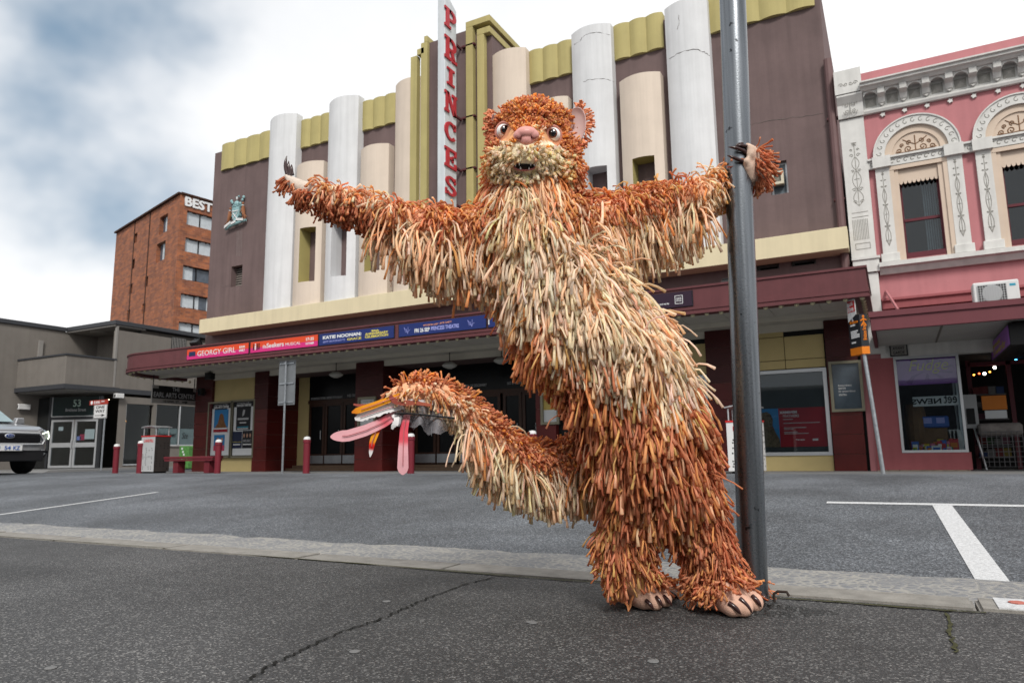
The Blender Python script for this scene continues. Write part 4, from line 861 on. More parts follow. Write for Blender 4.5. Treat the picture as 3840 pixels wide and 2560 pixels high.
mb.build('shop_fitting', m_dark, CB)
for lab, p, s in (('small white security camera box on the grey corner building above the shop window', (XC+.12, 23.25, 3.86), (.12, .22, .12)), ('small white wall sign box at the left end of the entrance soffit', (XA+.15, 20.9, 3.35), (.06, .3, .14))):
    t = MB(); t.box(p[0]-s[0], p[0]+s[0], p[1]-s[1], p[1]+s[1], p[2]-s[2], p[2]+s[2]); o = empty('security_camera' if 'camera' in lab else 'wall_sign', (p[0], p[1], p[2]-s[2]), lab, 'camera' if 'camera' in lab else 'sign'); t.build('case', m_whitep, o, bevel=.02); MB().box(p[0]-s[0]*.5, p[0]+s[0]*.5, p[1]-s[1]-.006, p[1]-s[1]+.01, p[2]-s[2]*.6, p[2]+s[2]*.6).build('lens', m_btext, o)
mb = MB(); mb.hexa([(-60, 18.2, -.3), (XC+1.2, 18.2, -.3), (XC+1.2, 45, -.3), (-60, 45, -.3), (-60, 18.2, .16), (XC+1.2, 19.5, .17), (XC+1.2, 45, .2), (-60, 45, .2)]); mb.build('side_pavement', m_farp, kind='structure')
gb = empty('green_cabinet', (XC+1.6, 28.2, .12), 'small green and white patterned utility cabinet behind the bench by the lane', 'cabinet')
p = U(697, 1740, 24.); mb = MB(); mb.box(p.x-.55, p.x+.15, 24, 24.5, .12, 1.22); gb.location = (p.x, 24.2, .12); mb.build('cabinet_body', mat('cabinet_green', (.10, .28, .07), .5, .5, 9), gb, bevel=.02); mb = MB(); mb.box(p.x-.57, p.x+.17, 23.97, 24.52, .06, .12); mb.build('plinth', m_btext, gb)
for k in range(5): u, v = random.uniform(-.45, .0), random.uniform(.3, 1.05); MB().box(p.x+u, p.x+u+.1, 23.993, 24.0, v, v+.1).build('sticker', m_paperw, gb)
bin_ = [(-.3, .5, 'poster_pink', 1.3, 1.9), (-.25, .45, 'cabinet_green', .35, 1.2)]
# ================================================================ hotel tower behind
HP = U(678, 727, 36.); HZ = HP.z; az1, az2 = math.radians(-74.7), math.radians(9.5)
t1 = Vector((math.sin(az1), math.cos(az1), 0)); t2 = Vector((math.sin(az2), math.cos(az2), 0)); n1_ = Vector((t1.y, -t1.x, 0)); n1_ = n1_ if n1_.dot(HP) < 0 else -n1_; n2_ = Vector((t2.y, -t2.x, 0)); n2_ = n2_ if n2_.dot(Vector((HP.x, HP.y, 0))) < 0 else -n2_
def UPL(px, py, p0, n): d = ray(px, py); return CAM+d*((p0-CAM).dot(n)/d.dot(n))
h27 = lambda x, y: (380+x*.3954, 680+y*.3954)
LEN1 = (UPL(437, 875, HP, n1_)-HP).dot(t1); LEN2 = 16
def brick_mat():
    m = bpy.data.materials.new('far_brickwork'); m.use_nodes = True; nt = m.node_tree; L = nt.links.new; b = nt.nodes['Principled BSDF']; b.inputs['Roughness'].default_value = .9
    g = nt.nodes.new('ShaderNodeNewGeometry'); sp = nt.nodes.new('ShaderNodeSeparateXYZ'); L(g.outputs['Position'], sp.inputs[0])
    ad = nt.nodes.new('ShaderNodeMath'); L(sp.outputs[0], ad.inputs[0]); L(sp.outputs[1], ad.inputs[1]); cb = nt.nodes.new('ShaderNodeCombineXYZ'); L(ad.outputs[0], cb.inputs[0]); L(sp.outputs[2], cb.inputs[1])
    br = nt.nodes.new('ShaderNodeTexBrick'); br.inputs['Scale'].default_value = 1; br.inputs['Brick Width'].default_value = .46; br.inputs['Row Height'].default_value = .17; br.inputs['Mortar Size'].default_value = .012
    br.inputs['Color1'].default_value = (.30, .096, .038, 1); br.inputs['Color2'].default_value = (.165, .057, .034, 1); br.inputs['Mortar'].default_value = (.22, .12, .07, 1); L(cb.outputs[0], br.inputs['Vector'])
    n = nt.nodes.new('ShaderNodeTexNoise'); n.inputs['Scale'].default_value = 1.6; n.inputs['Detail'].default_value = 5; L(g.outputs['Position'], n.inputs['Vector']); mr = nt.nodes.new('ShaderNodeMapRange'); mr.inputs['From Min'].default_value = .3; mr.inputs['From Max'].default_value = .7; mr.inputs['To Min'].default_value = .75; mr.inputs['To Max'].default_value = 1.2; L(n.outputs['Fac'], mr.inputs['Value'])
    vm = nt.nodes.new('ShaderNodeVectorMath'); vm.operation = 'SCALE'; L(br.outputs['Color'], vm.inputs[0]); L(mr.outputs[0], vm.inputs['Scale']); L(vm.outputs[0], b.inputs['Base Color']); return m
m_brick = brick_mat()
HB = Vector((HP.x, HP.y, 0)); HT = empty('hotel_tower', HB, 'tall orange brick hotel tower with white BEST lettering behind the theatre', 'hotel')
def onf(pts, n, t):
    P = [UPL(*h27(*p), HP, n) for p in pts]; s = [(p-HB).dot(t) for p in P]; z = [p.z for p in P]; return min(s), max(s), min(z), max(z)
holesR = [onf([(x0, y0+18), (1100, y1)], n2_, t2) for x0, y0, x1, y1 in ((818, 285, 1055, 415), (802, 545, 1035, 670), (779, 805, 1015, 930), (757, 1068, 1000, 1195), (738, 1335, 925, 1450))]
rowsR = [(812, 275, 408), (796, 530, 664), (774, 792, 928), (752, 1058, 1192), (733, 1328, 1450)]
holesR = []
for xl0, ya, yb2 in rowsR:
    A, B = UPL(*h27(xl0+4, ya), HP, n2_), UPL(*h27(xl0, yb2), HP, n2_); holesR.append(((A-HB).dot(t2), (A-HB).dot(t2)+7.2, B.z, A.z))
holesL = [onf(p, n1_, t1) for p in ([(556, 345), (622, 470)], [(526, 600), (600, 735)], [(314, 500), (336, 575)], [(292, 745), (313, 822)], [(266, 980), (290, 1060)], [(246, 1225), (268, 1305)], [(413, 910), (438, 992)], [(388, 1165), (413, 1245)])]
mb = MB(); wall_grid(mb, HB, t2, Z_, LEN2, HZ, holesR, .3, -n2_); wall_grid(mb, HB, t1, Z_, LEN1, HZ, holesL, .35, -n1_)
c2 = HB+t1*LEN1+t2*LEN2; c1 = HB+t1*LEN1; c3 = HB+t2*LEN2
for z in (HZ-.02,): mb.quad(HB+Z_*z, c1+Z_*z, c2+Z_*z, c3+Z_*z)
mb.quad(c1, c2, c2+Z_*HZ, c1+Z_*HZ); mb.quad(c3, c2, c2+Z_*HZ, c3+Z_*HZ); mb.build('wall', m_brick, HT)
m_curt = mat('curtain_white', (.55, .60, .64), .8, .12, 5); m_wpane = mat('grey_pane', (.10, .12, .15), .15, .2)
for i, (a, b, z0, z1) in enumerate(holesR):
    o = HB+t2*a-n2_*.28+Z_*z0; w = slab(o, t2, Z_, b-a, z1-z0, .03, -n2_).build('window', m_wpane, HT); f = MB(); frame(f, o+n2_*.03, t2, Z_, b-a, z1-z0, .09, .05)
    for k in range(1, 6):
        f.obox(o+t2*((b-a)*k/6)+Z_*(z1-z0)/2+n2_*.04, t2, n2_, Z_, .04, .04, (z1-z0)/2)
    f.build('frame', m_btext, w); cu = MB(); s = 0.05
    while s < (b-a)-.2:
        if not (i == 2 and .8 < s < 4) and not (i == 3 and 1.5 < s < 2.2) and not (i == 4 and 1.9 < s < 2.4): cu.obox(o+t2*(s+.1)+n2_*(.015+random.uniform(0, .012))+Z_*(z1-z0)/2, t2, n2_, Z_, .085, .008, (z1-z0)/2-.03)
        s += .17
    cu.build('curtain', m_curt, w, kind='stuff')
for i, (a, b, z0, z1) in enumerate(holesL):
    o = HB+t1*a-n1_*.33+Z_*z0; w = slab(o, t1, Z_, b-a, z1-z0, .03, -n1_).build('window', m_wpane, HT)
    if i < 2: cu = MB(); cu.obox(o+t1*(b-a)*.36+n1_*.02+Z_*(z1-z0)/2, t1, n1_, Z_, (b-a)*.33, .01, (z1-z0)/2-.04); cu.build('curtain', m_curt, w); f = MB(); f.obox(o+t1*(b-a)*.4+n1_*.04+Z_*(z1-z0)/2, t1, n1_, Z_, .05, .03, (z1-z0)/2); f.build('frame', m_btext, w)
m_groove = mat('brick_groove', (.06, .025, .015), .9)
for p in ([(322, 395), (232, 1420)], [(468, 300), (365, 1450)]):
    a = onf(p, n1_, t1); s = (UPL(*h27(*p[0]), HP, n1_)-HB).dot(t1); mb = MB(); mb.obox(HB+t1*s+Z_*HZ/2+n1_*.01, t1, n1_, Z_, .09, .02, HZ/2-.05); mb.build('wall_groove', m_groove, HT)
mb = MB(); mb.obox(HB+t1*LEN1/2+Z_*(HZ+.05)+n1_*.0, t1, n1_, Z_, LEN1/2+.05, .2, .07); mb.obox(HB+t2*LEN2/2+Z_*(HZ+.05), t2, n2_, Z_, LEN2/2, .2, .069); mb.build('parapet_coping', m_groove, HT)
lp = UPL(*h27(788, 232), HP, n2_); lp2 = UPL(*h27(1048, 288), HP, n2_)
text('BEST', lp+n2_*.05, t2, Z_, (lp2-lp).dot(t2), .8, m_wtext, HT, .035, .06)
sf = MB(); 
for k, ch in enumerate('BEST'): pass
s0 = (lp-HB).dot(t2); wl = (lp2-lp).dot(t2)
for u0, u1, v in ((0., .1, 0), (0., .1, 1), (.26, .36, 0), (.26, .36, 1), (.84, .94, 0)): sf.obox(HB+t2*(s0+wl*(u0+u1)/2)+Z_*(lp.z+(.05 if v == 0 else 1.5))+n2_*.1, t2, n2_, Z_, wl*.05, .06, .05)

# ================================================================ pink building
m_pink = mat('pink_render', (.54, .215, .23), .75, .06, 1., .002, 25, streak=.08)
m_pink2 = mat('rose_render', (.40, .12, .13), .75, .08, 1.2, .002, 25, streak=.08)
m_trim = mat('grey_white_trim', (.72, .715, .69), .75, .07, 3., .002, 20, streak=.12)
m_trimc = mat('peach_trim', (.70, .57, .46), .75, .05, 2.)
m_orn = mat('grey_ornament', (.40, .39, .36), .8, .15, 8); m_ornb = mat('brown_ornament', (.26, .15, .09), .8, .15, 8)
m_mar = mat('awning_maroon', (.16, .045, .055), .5, .06, 2., streak=.06); m_sash = mat('sash_maroon', (.12, .02, .03), .45)
YPK = YF-.1
p6 = lambda x, y: (3000+x*.5742, 200+y*.5742)
def V6(x, y, Y=YPK): return U(*p6(x, y), Y)
PB = empty('pink_building', (4, YPK, 0), 'pink Victorian shop building with ornate white arches, brackets and cornice', 'building')
zpt = V6(380, 138).z; zcn1 = V6(393, 195, YPK-.45).z; zcn0 = V6(398, 240, YPK-.45).z; zls = V6(415, 405).z; zsc1 = V6(530, 1368, YPK-.25).z; zsc0 = V6(540, 1440, YPK-.2).z; zaw = 3.4
xp0 = V6(258, 445, YPK-.12).x; xp1 = V6(415, 425, YPK-.12).x; XE = 9.5
wx0, wx1 = V6(652, 900).x, V6(908, 830).x; wz0 = V6(708, 1335).z; wz1 = V6(650, 760).z
dxw = V6(1325, 760).x-V6(652, 850).x                                  # spacing to the next window
mb = MB(); wall_grid(mb, (xp0, YPK, 0), X_, Z_, XE-xp0, zpt, [(wx0-xp0, wx1-xp0, wz0, wz1), (wx0+dxw-xp0, wx1+dxw-xp0, wz0, wz1), (U(3354, 1400, YPK).x-xp0-.1, XE-xp0-.01, .02, 3.3)], .3, Y_)
mb.box(xp0, XE, YPK+4.3, YPK+9, 0, zpt-.05); mb.quad((xp0, YPK, 3.4), (xp0, YPK+4.3, 3.4), (xp0, YPK+4.3, zpt), (xp0, YPK, zpt)); mb.quad((xp0, YPK, zpt), (XE, YPK, zpt), (XE, YPK+4.4, zpt), (xp0, YPK+4.4, zpt))
mb.build('wall', m_pink, PB)
def hmould(prof, xa, xb, m, name, parent=None):
    mb = MB(); mb.prism([(xa, YPK-o, z) for o, z in prof], (xb-xa, 0, 0)); return mb.build(name, m, parent or PB)
dz = zcn1-zcn0
hmould([(0, zcn0-.02), (.36, zcn0), (.42, zcn0+dz*.3), (.50, zcn0+dz*.4), (.50, zcn0+dz*.7), (.56, zcn0+dz*.8), (.56, zcn1), (0, zcn1+.05)], xp1-.02, XE, m_trim, 'cornice')
hmould([(0, zls-.03), (.10, zls-.03), (.13, zls+.03), (.13, zls+.07), (.07, zls+.11), (0, zls+.11)], xp1-.02, XE, m_trim, 'string_moulding')
MB().box(xp1-.02, XE, YPK-.06, YPK-.002, zls+.1, zcn0).build('frieze', m_trim, PB)
# brackets, coffers and drops along the frieze
bx_ = [V6(q_, 300, YPK-.3).x for q_ in (532, 683, 837, 991, 1150, 1313)]; stp = (bx_[-1]-bx_[0])/5; bx_ = [bx_[0]+stp*k for k in range(-1, 12)]
fh = zcn0-zls-.1
for k, x in enumerate(bx_):
    if x > xp1+.05 and x < XE:
        mb = MB(); mb.prism([(x-.085, YPK-.06, zls+.11+fh*.12), (x-.085, YPK-.14, zls+.11+fh*.2), (x-.085, YPK-.20, zls+.11+fh*.5), (x-.085, YPK-.36, zls+.11+fh*.62), (x-.085, YPK-.38, zcn0-.005), (x-.085, YPK-.06, zcn0-.005)], (.17, 0, 0))
        mb.prism([(x-.06, YPK-.06, zls+.11+fh*.1), (x+.06, YPK-.06, zls+.11+fh*.1), (x, YPK-.06, zls+.11-fh*.02)], (0, -.1, 0)); mb.build('bracket', m_trim, PB, bevel=.008)
        mb = MB(); mb.prism([(x+.07*math.cos(w_)*(1 if j % 2 else .62), YPK-.004, zls-.11+.07*math.sin(w_)*(1 if j % 2 else .62)) for j, w_ in enumerate([math.pi*2*i/10 for i in range(10)])], (0, -.05, 0)); mb.build('drop', m_trim, PB)
    xm_ = x+stp/2
    if xm_ > xp1+.15 and xm_ < XE:
        s = .13; zc_ = zls+.11+fh*.42; mb = MB(); y = YPK-.061; cpt = (xm_, y-.07, zc_); C4 = [(xm_-s, y, zc_-s), (xm_+s, y, zc_-s), (xm_+s, y, zc_+s), (xm_-s, y, zc_+s)]
        for i in range(4): mb.quad(C4[i], C4[(i+1) % 4], cpt)
        mb.build('coffer', m_orn, PB)
        mb = MB(); n = 8   # scalloped arch between brackets
        xa_, xb_ = xm_-stp/2+.09, xm_+stp/2-.09; pr = [(xa_, YPK-.30, zcn0-.005), (xa_, YPK-.30, zcn0-.16)]+[(xa_+(xb_-xa_)*i/n, YPK-.30, zcn0-.16+.13*math.sin(math.pi*i/n)**.6) for i in range(1, n)]+[(xb_, YPK-.30, zcn0-.16), (xb_, YPK-.30, zcn0-.005)]
        mb.prism(pr, (0, .05, 0)); mb.build('frieze_arch', m_trim, PB)
# scroll work
def spiral(cx, cz, r, t0, turns, sg=1, n=14): return [(cx+r*(1-.82*i/n)*math.cos(t0+sg*2*math.pi*turns*i/n), cz+r*(1-.82*i/n)*math.sin(t0+sg*2*math.pi*turns*i/n)) for i in range(n+1)]
def lines(curves, Y, m, parent, r=.009, name='scroll_ornament'):
    mb = MB()
    for c in curves:
        if len(c) > 1: mb.tube([(a, Y, b) for a, b in c], r, 4)
    return mb.build(name, m, parent, kind='stuff')
def candelabrum(cx, z0, z1, w):
    """mirrored scrolls climbing a pilaster strip"""
    C = []; h = z1-z0; q_ = lambda u, v: (cx+w*u, z0+h*v)
    for s in (-1, 1):
        C += [[q_(s*.5*math.sin(math.pi*t/8)+0*s, .30+.28*t/8) for t in range(9)], [q_(s*.42*math.sin(math.pi*t/8), .58+.2*t/8) for t in range(9)], [q_(s*.55*math.sin(math.pi*t/8), .06+.24*t/8) for t in range(9)]]
        for v, r, tt in ((.8, .3, 0), (.88, .22, 0), (.57, .25, .5), (.3, .32, .2), (.12, .3, .3)): C.append([(x, z) for x, z in spiral(cx+s*w*.38, z0+h*v, w*r*.8, math.pi*(1-s)/2+tt*s, 1.15, s)])
    C += [[q_(0, .06), q_(0, .98)], [q_(-.3, .985), q_(.3, .985)], [q_(-.3, .45), q_(.3, .45)]]
    for k in range(8): C.append([q_(0, .96), (cx+w*.28*math.cos(k*math.pi/4), z0+h*.96+w*.28*math.sin(k*math.pi/4))])
    return C
# left pilaster
pzt, pzb = V6(258, 445, YPK-.12).z, V6(357, 1345, YPK-.12).z
PL = MB().box(xp0, xp1, YPK-.12, YPK-.002, pzb, pzt).build('pilaster', m_whitep if False else m_trim, PB)
lines(candelabrum((xp0+xp1)/2, pzb+1.3, pzt-.65, (xp1-xp0)*.36), YPK-.122, m_orn, PL)
C = []
for k in range(10): x = xp0+(xp1-xp0)*(.17+.066*k); C.append([(x, pzb+.5), (x, pzb+1.05)])
C += [[(xp0+.12, pzb+.4), (xp1-.12, pzb+.4)], [(xp0+.12, pzb+.25), (xp1-.12, pzb+.25)], [(xp0+.1, pzb+1.12), (xp1-.1, pzb+1.12)], [(xp0+.1, pzb+1.24), (xp1-.1, pzb+1.24)], [(xp0+.12, pzb+.25), (xp0+.12, pzb+.4)], [(xp1-.12, pzb+.25), (xp1-.12, pzb+.4)]]
lines(C, YPK-.122, m_orn, PL, name='fluted_panel')
zcap0, zcap1, zblk = V6(255, 432, YPK-.2).z, V6(242, 288, YPK-.3).z, V6(228, 160, YPK-.35).z
mb = MB(); mb.prism([(xp0-.02, YPK, zcap0), (xp0-.02, YPK-.18, zcap0), (xp0-.02, YPK-.2, zcap0+.1), (xp0-.02, YPK-.22, zcap0+(zcap1-zcap0)*.6), (xp0-.02, YPK-.36, zcap1-.05), (xp0-.02, YPK-.36, zcap1), (xp0-.02, YPK, zcap1)], (xp1-xp0+.04, 0, 0)); cp = mb.build('capital', m_trim, PB)
cxm = (xp0+xp1)/2; ww = (xp1-xp0)*.32; zc_ = zcap0+(zcap1-zcap0)*.42
lines([spiral(cxm+s*ww*.5, zc_+v*ww*.55, ww*.42, math.pi*(1-s)/2, 1.3, s*v) for s in (-1, 1) for v in (-1, 1)]+[[(cxm, zc_-ww), (cxm, zc_+ww)]], YPK-.24, m_orn, cp)
mb = MB(); mb.box(xp0-.04, xp1+.03, YPK-.38, YPK+.6, zcap1+.02, zblk+.12); mb.prism([(xp0-.04, YPK-.38, zblk+.12), (xp1+.03, YPK-.38, zblk+.12), (xp1+.03, YPK+.6, zblk+.42), (xp0-.04, YPK+.6, zblk+.42)], (0, 0, .02)); bk = mb.build('pilaster_block', m_trim, PB)
zc_ = (zcap1+zblk)/2+.0; lines([spiral(cxm+s*ww*(.35+.6*j), zc_, ww*.3, math.pi*(1-s)/2, 1.2, s*(1 if j else -1)) for s in (-1, 1) for j in (0, 1)], YPK-.382, m_orn, bk)
MB().box(xp0+.02, xp1+.05, YPK-.22, YPK-.002, V6(440, 1440).z, pzb-.02).build('pedestal', m_trim, PB); MB().box(xp0+.05, xp1+.0, YPK-.16, YPK-.003, 3.0, V6(440, 1440).z-.02).build('pedestal', m_trim, PB)
MB().box(xp0, xp1+.08, YPK-.26, YPK-.003, pzb-.06, pzb).build('pedestal_cap', m_trim, PB)
# sill course
hmould([(0, zsc0), (.10, zsc0), (.16, zsc0+(zsc1-zsc0)*.3), (.20, zsc0+(zsc1-zsc0)*.5), (.30, zsc0+(zsc1-zsc0)*.6), (.30, zsc1), (0, zsc1+.04)], xp1+.04, XE, m_trim, 'sill_course')
zst1, zst0 = V6(600, 668, YPK-.12).z, V6(592, 735, YPK-.1).z
def window_bay(dx):
    cx_ = (V6(490, 760).x+V6(1052, 650).x)/2+dx; hw = (V6(1052, 650).x-V6(490, 760).x)/2; pw_ = V6(580, 740).x-V6(490, 760).x
    # pilaster strips with bases
    for s in (-1, 1):
        xa_ = cx_-hw if s < 0 else cx_+hw-pw_; z0_ = zsc1+.03
        st = MB().box(xa_, xa_+pw_, YPK-.1, YPK-.002, z0_+.22, zst0).build('pilaster_strip', m_trim, PB)
        lines(candelabrum(xa_+pw_/2, z0_+.3, zst0-.1, pw_*.33), YPK-.102, m_orn, st)
        MB().box(xa_-.05, xa_+pw_+.05, YPK-.16, YPK-.002, z0_, z0_+.22).build('strip_base', m_trim, PB, bevel=.01)
    # arch: two rings of voussoirs
    zc0 = zst1+.02; xi = hw-pw_*.95
    def ring(r0, r1, y, dep, m, nm, par=PB):
        mb = MB(); n = 26
        for i in range(n):
            a, b = math.pi*i/n, math.pi*(i+1)/n; P_ = lambda r, w_: (cx_+r*math.cos(w_), y, zc0+r*math.sin(w_)*1.0)
            mb.prism([P_(r0, a), P_(r0, b), P_(r1, b), P_(r1, a)], (0, dep, 0))
        return mb.build(nm, m, par)
    R1 = hw; ar = ring(R1*.74, R1*.985, YPK-.12, .118, m_trim, 'arch'); ring(R1*.985, R1*1.02, YPK-.15, .14, m_trim, 'arch_moulding', ar)
    lines([spiral(cx_+R1*.86*math.cos(w_), zc0+R1*.86*math.sin(w_), R1*.075, w_, .8, 1, 8) for w_ in [math.pi*(k+.5)/15 for k in range(15)]], YPK-.122, m_orn, ar, .01)
    ring(R1*.56, R1*.74, YPK-.05, .048, m_trimc, 'inner_arch')
    mb = MB(); mb.prism([(cx_+R1*.565*math.cos(math.pi*i/24), YPK-.012, zc0+R1*.565*math.sin(math.pi*i/24)) for i in range(25)], (0, .01, 0)); ty = mb.build('tympanum', m_trimc, PB)
    r_ = R1*.56; C = [[(cx_, zc0+.05), (cx_, zc0+r_*.85)]]
    for s in (-1, 1):
        for u, v, rr in ((.3, .22, .17), (.68, .18, .13), (.25, .55, .12), (.55, .45, .1)): C.append(spiral(cx_+s*r_*u, zc0+r_*v, r_*rr, math.pi*(1-s)/2-1.5*s, 1.3, s))
        C += [[(cx_, zc0+.06), (cx_+s*r_*.5, zc0+r_*.08), (cx_+s*r_*.85, zc0+r_*.12)], [(cx_, zc0+r_*.4), (cx_+s*r_*.35, zc0+r_*.6), (cx_+s*r_*.5, zc0+r_*.72)]]
    lines(C, YPK-.014, m_ornb, ty, .014)
    # architrave and window
    A0, A1 = wx0+dx, wx1+dx; xl_a, xr_a = cx_-hw+pw_+.0, cx_+hw-pw_
    mb = MB(); mb.box(xl_a, A0, YPK-.05, YPK-.002, zsc1+.03, wz1+.0); mb.box(A1, xr_a, YPK-.05, YPK-.002, zsc1+.03, wz1); mb.box(xl_a, xr_a, YPK-.05, YPK-.002, wz1, zst0-.12); mb.build('architrave', m_trimc, PB)
    mb = MB(); mb.box(xl_a, xl_a+.1, YPK-.09, YPK-.05, zsc1+.03, zst0-.12); mb.box(xr_a-.1, xr_a, YPK-.09, YPK-.05, zsc1+.03, zst0-.12); mb.box(xl_a, xr_a, YPK-.1, YPK-.02, zst0-.12, zst0-.02); mb.build('architrave_moulding', m_trimc, PB)
    wn = MB(); frame(wn, (A0, YPK+.2, wz0), X_, Z_, A1-A0, wz1-wz0, .05, .05); zm = wz0+(wz1-.3-wz0)*.49; wn.box(A0+.05, A1-.05, YPK+.13, YPK+.18, zm-.03, zm+.04); wn.box(A0, A1, YPK-.02, YPK+.2, wz0+.0, wz0+.12); wn = wn.build('window', m_sash, PB)
    MB().box(A0+.04, A1-.04, YPK+.17, YPK+.175, wz0+.05, wz1-.05).build('pane', g_win, wn)
    MB().box(A0-.2, A1+.2, YPK+1.6, YPK+1.65, wz0-.3, wz1+.3).build('room_wall', mat('room_dark', (.02, .02, .022), .9, .3, 1), wn)
    for k in range(6): MB().box(A1-.38+.05*k, A1-.345+.05*k, YPK+.3+.02*(k % 2), YPK+.33+.02*(k % 2), wz0+.1, wz1-.1).build('curtain', m_curt, wn)
    zl = wz1-.32; mb = MB(); n = 9; pr = [(A0, YPK+.0, wz1)]
    for i in range(n):
        for j in range(5): w_ = math.pi*j/4; pr.append((A0+(A1-A0)*(i+.5-.5*math.cos(w_))/n, YPK+.0, zl-.09*math.sin(w_)))
    pr.append((A1, YPK, wz1)); mb.prism(pr, (0, .04, 0)); mb.build('lambrequin', m_trimc, wn)
    return cx_, hw, pw_
bays = [window_bay(0), window_bay(dxw)]
# string course with running scrolls
xs0 = xp1+.0
mb = MB(); mb.box(xs0, XE, YPK-.1, YPK-.002, zst0, zst1-.05); SCO = mb.build('string_course', m_trim, PB); MB().box(xs0, XE, YPK-.16, YPK-.002, zst1-.05, zst1).build('string_cap', m_trim, SCO)
C = []; x = xs0+.1
while x < XE-.2: C.append(spiral(x, (zst0+zst1)/2-.03, .075, math.pi*.2, .85, 1, 8)); x += .155
lines(C, YPK-.102, m_orn, SCO, .012)
for cx_, hw, pw_ in bays:
    for s in (-1, 1): xa_ = cx_-hw if s < 0 else cx_+hw-pw_; MB().box(xa_-.05, xa_+pw_+.05, YPK-.2, YPK-.1, zst0-.02, zst1+.01).build('string_block', m_trim, SCO)
# lower mouldings above the awning
zl2 = U(3400, 1115, YPK).z
hmould([(0, zl2-.28), (.1, zl2-.26), (.12, zl2-.1), (.18, zl2-.06), (.18, zl2), (0, zl2+.03)], xp1+.02, XE, m_pink2, 'shopfront_moulding')
zhl = U(3500, 1155, YPK).z
for k in range(5): x = xp1+.2+1.55*k; hw_ = slab((x, YPK-.02, zl2-.85), X_, Z_, 1.45, .5, .018, Y_).build('highlight_window', mat('pale_highlight', (.4, .4, .38), .4, .1), PB); f = MB(); frame(f, (x-.03, YPK-.02, zl2-.88), X_, Z_, 1.51, .56, .06, .05); f.build('frame', m_sash, hw_)
# awning
z_ab = U(3252, 1309, YPK).z; dd = ray(3271, 1237); YA = (z_ab-H)/dd.z*dd.y; z_at = U(3263, 1174, YA).z; XW = U(3263, 1200, YA).x
AWN = MB().box(XW, XE, YA, YA+.08, z_ab-.02, z_at).build('awning', m_mar, PB, bevel=.01)
MB().box(XW-.001, XW+.08, YA+.081, YPK-.23, z_ab-.02, z_at-.01).build('awning_end', m_mar, AWN); MB().box(XW-.02, XE, YA-.04, YA-.001, z_at-.1, z_at+.02).build('awning_gutter', m_mar, AWN); MB().box(XW+.08, XE, YA+.08, YPK-.003, z_at-.25, z_at-.18).build('awning_roof', m_mar, AWN)
MB().box(XW+.09, XE, YA+.09, YPK-.12, z_ab+.03, z_ab+.06).build('awning_soffit', mat('awning_soffit_grey', (.46, .45, .43), .8, .06, 2), AWN)
for px in (3521, 3900): xb_ = U(px, 1250, (YA+YPK)/2).x; MB().box(xb_-.02, xb_+.02, YA+.1, YPK-.2, z_ab+.015, z_ab+.03).build('soffit_batten', m_grey, AWN)
s_ = MB().tube([U(3323, 1092, YPK), U(3368, 1162, YA+1.3)], .035, 6).build('awning_stay', m_pink, PB)
# shopfront below
zb1 = z_ab+.03; zb0 = U(3400, 1338, YPK).z; wxl = U(3354, 1400, YPK).x; wxr = U(3600, 1400, YPK).x; wz0_ = U(3395, 1697, YPK).z; zti = U(3320, 1761, YPK).z
MB().box(xp1-.12, XE, YPK-.08, YPK+.25, zb0, zb1+.03).build('shop_beam', m_trim, PB)
MB().box(U(3268, 1500, YPK).x, wxl, YPK-.06, YPK+.4, zti, zb0).build('shop_pier', m_pink2, PB); MB().box(wxl, wxr+.02, YPK-.06, YPK+.4, zti, wz0_).build('shop_stall_riser', m_pink2, PB)
MB().box(wxr+.02, wxr+.05, YPK-.04, YPK+2.2, zti, wz0_).build('shop_stall_riser', m_pink2, PB)
x = U(3268, 1500, YPK).x
while x < wxr: MB().box(x+.005, min(x+.235, wxr), YPK-.075, YPK-.0, .03, zti-.006).build('plinth_tile', mat('cream_plinth_tile', (.42, .34, .25), .5, .1, 4), PB, bevel=.004); x += .24
sw = MB(); frame(sw, (wxl, YPK-.02, wz0_), X_, Z_, wxr-wxl, zb0-wz0_, .06, .07); sw = sw.build('shop_window', m_alu, PB)
MB().box(wxl+.05, wxr-.05, YPK-.01, YPK-.004, wz0_+.05, zb0-.05).build('pane', g_shop, sw)
rs = MB(); rs.box(wxr-.05, wxr, YPK+.1, YPK+2.2, wz0_, wz0_+.06); rs.box(wxr-.05, wxr, YPK+2.1, YPK+2.2, wz0_, zb0); rs.box(wxr-.05, wxr, YPK+1.0, YPK+1.05, wz0_, zb0); rs.build('return_window', m_alu, PB); MB().box(wxr-.03, wxr-.02, YPK+.1, YPK+2.15, wz0_+.05, zb0).build('return_pane', g_shop, PB)
m_pur = mat('fudge_purple', (.36, .13, .52), .5, .05); m_pur2 = mat('fudge_dark_purple', (.22, .06, .38), .5, .05)
zf0 = U(3480, 1440, YPK).z
fp = MB().box(wxl+.06, wxr-.06, YPK+.01, YPK+.02, zf0, zb0-.06).build('window_film', m_pur, sw)
fcx, fcz = (wxl+wxr)/2+.1, (zf0+zb0)/2; mb = MB()
for k in range(9):
    a0 = 2*math.pi*k/9; pl = []
    for i in range(7): rr = .12+i*.19; a = a0+i*.22; pl.append((rr, a))
    for (r0, a), (r1, b) in zip(pl, pl[1:]):
        P4 = [(fcx+1.6*r0*math.cos(a), fcz+r0*math.sin(a)*.8), (fcx+1.6*r1*math.cos(b), fcz+r1*math.sin(b)*.8), (fcx+1.6*r1*math.cos(b+.2), fcz+r1*math.sin(b+.2)*.8), (fcx+1.6*r0*math.cos(a+.2), fcz+r0*math.sin(a+.2)*.8)]
        if all(wxl+.07 < p[0] < wxr-.07 and zf0+.01 < p[1] < zb0-.07 for p in P4): mb.quad(*[(p[0], YPK+.0065, p[1]) for p in P4])
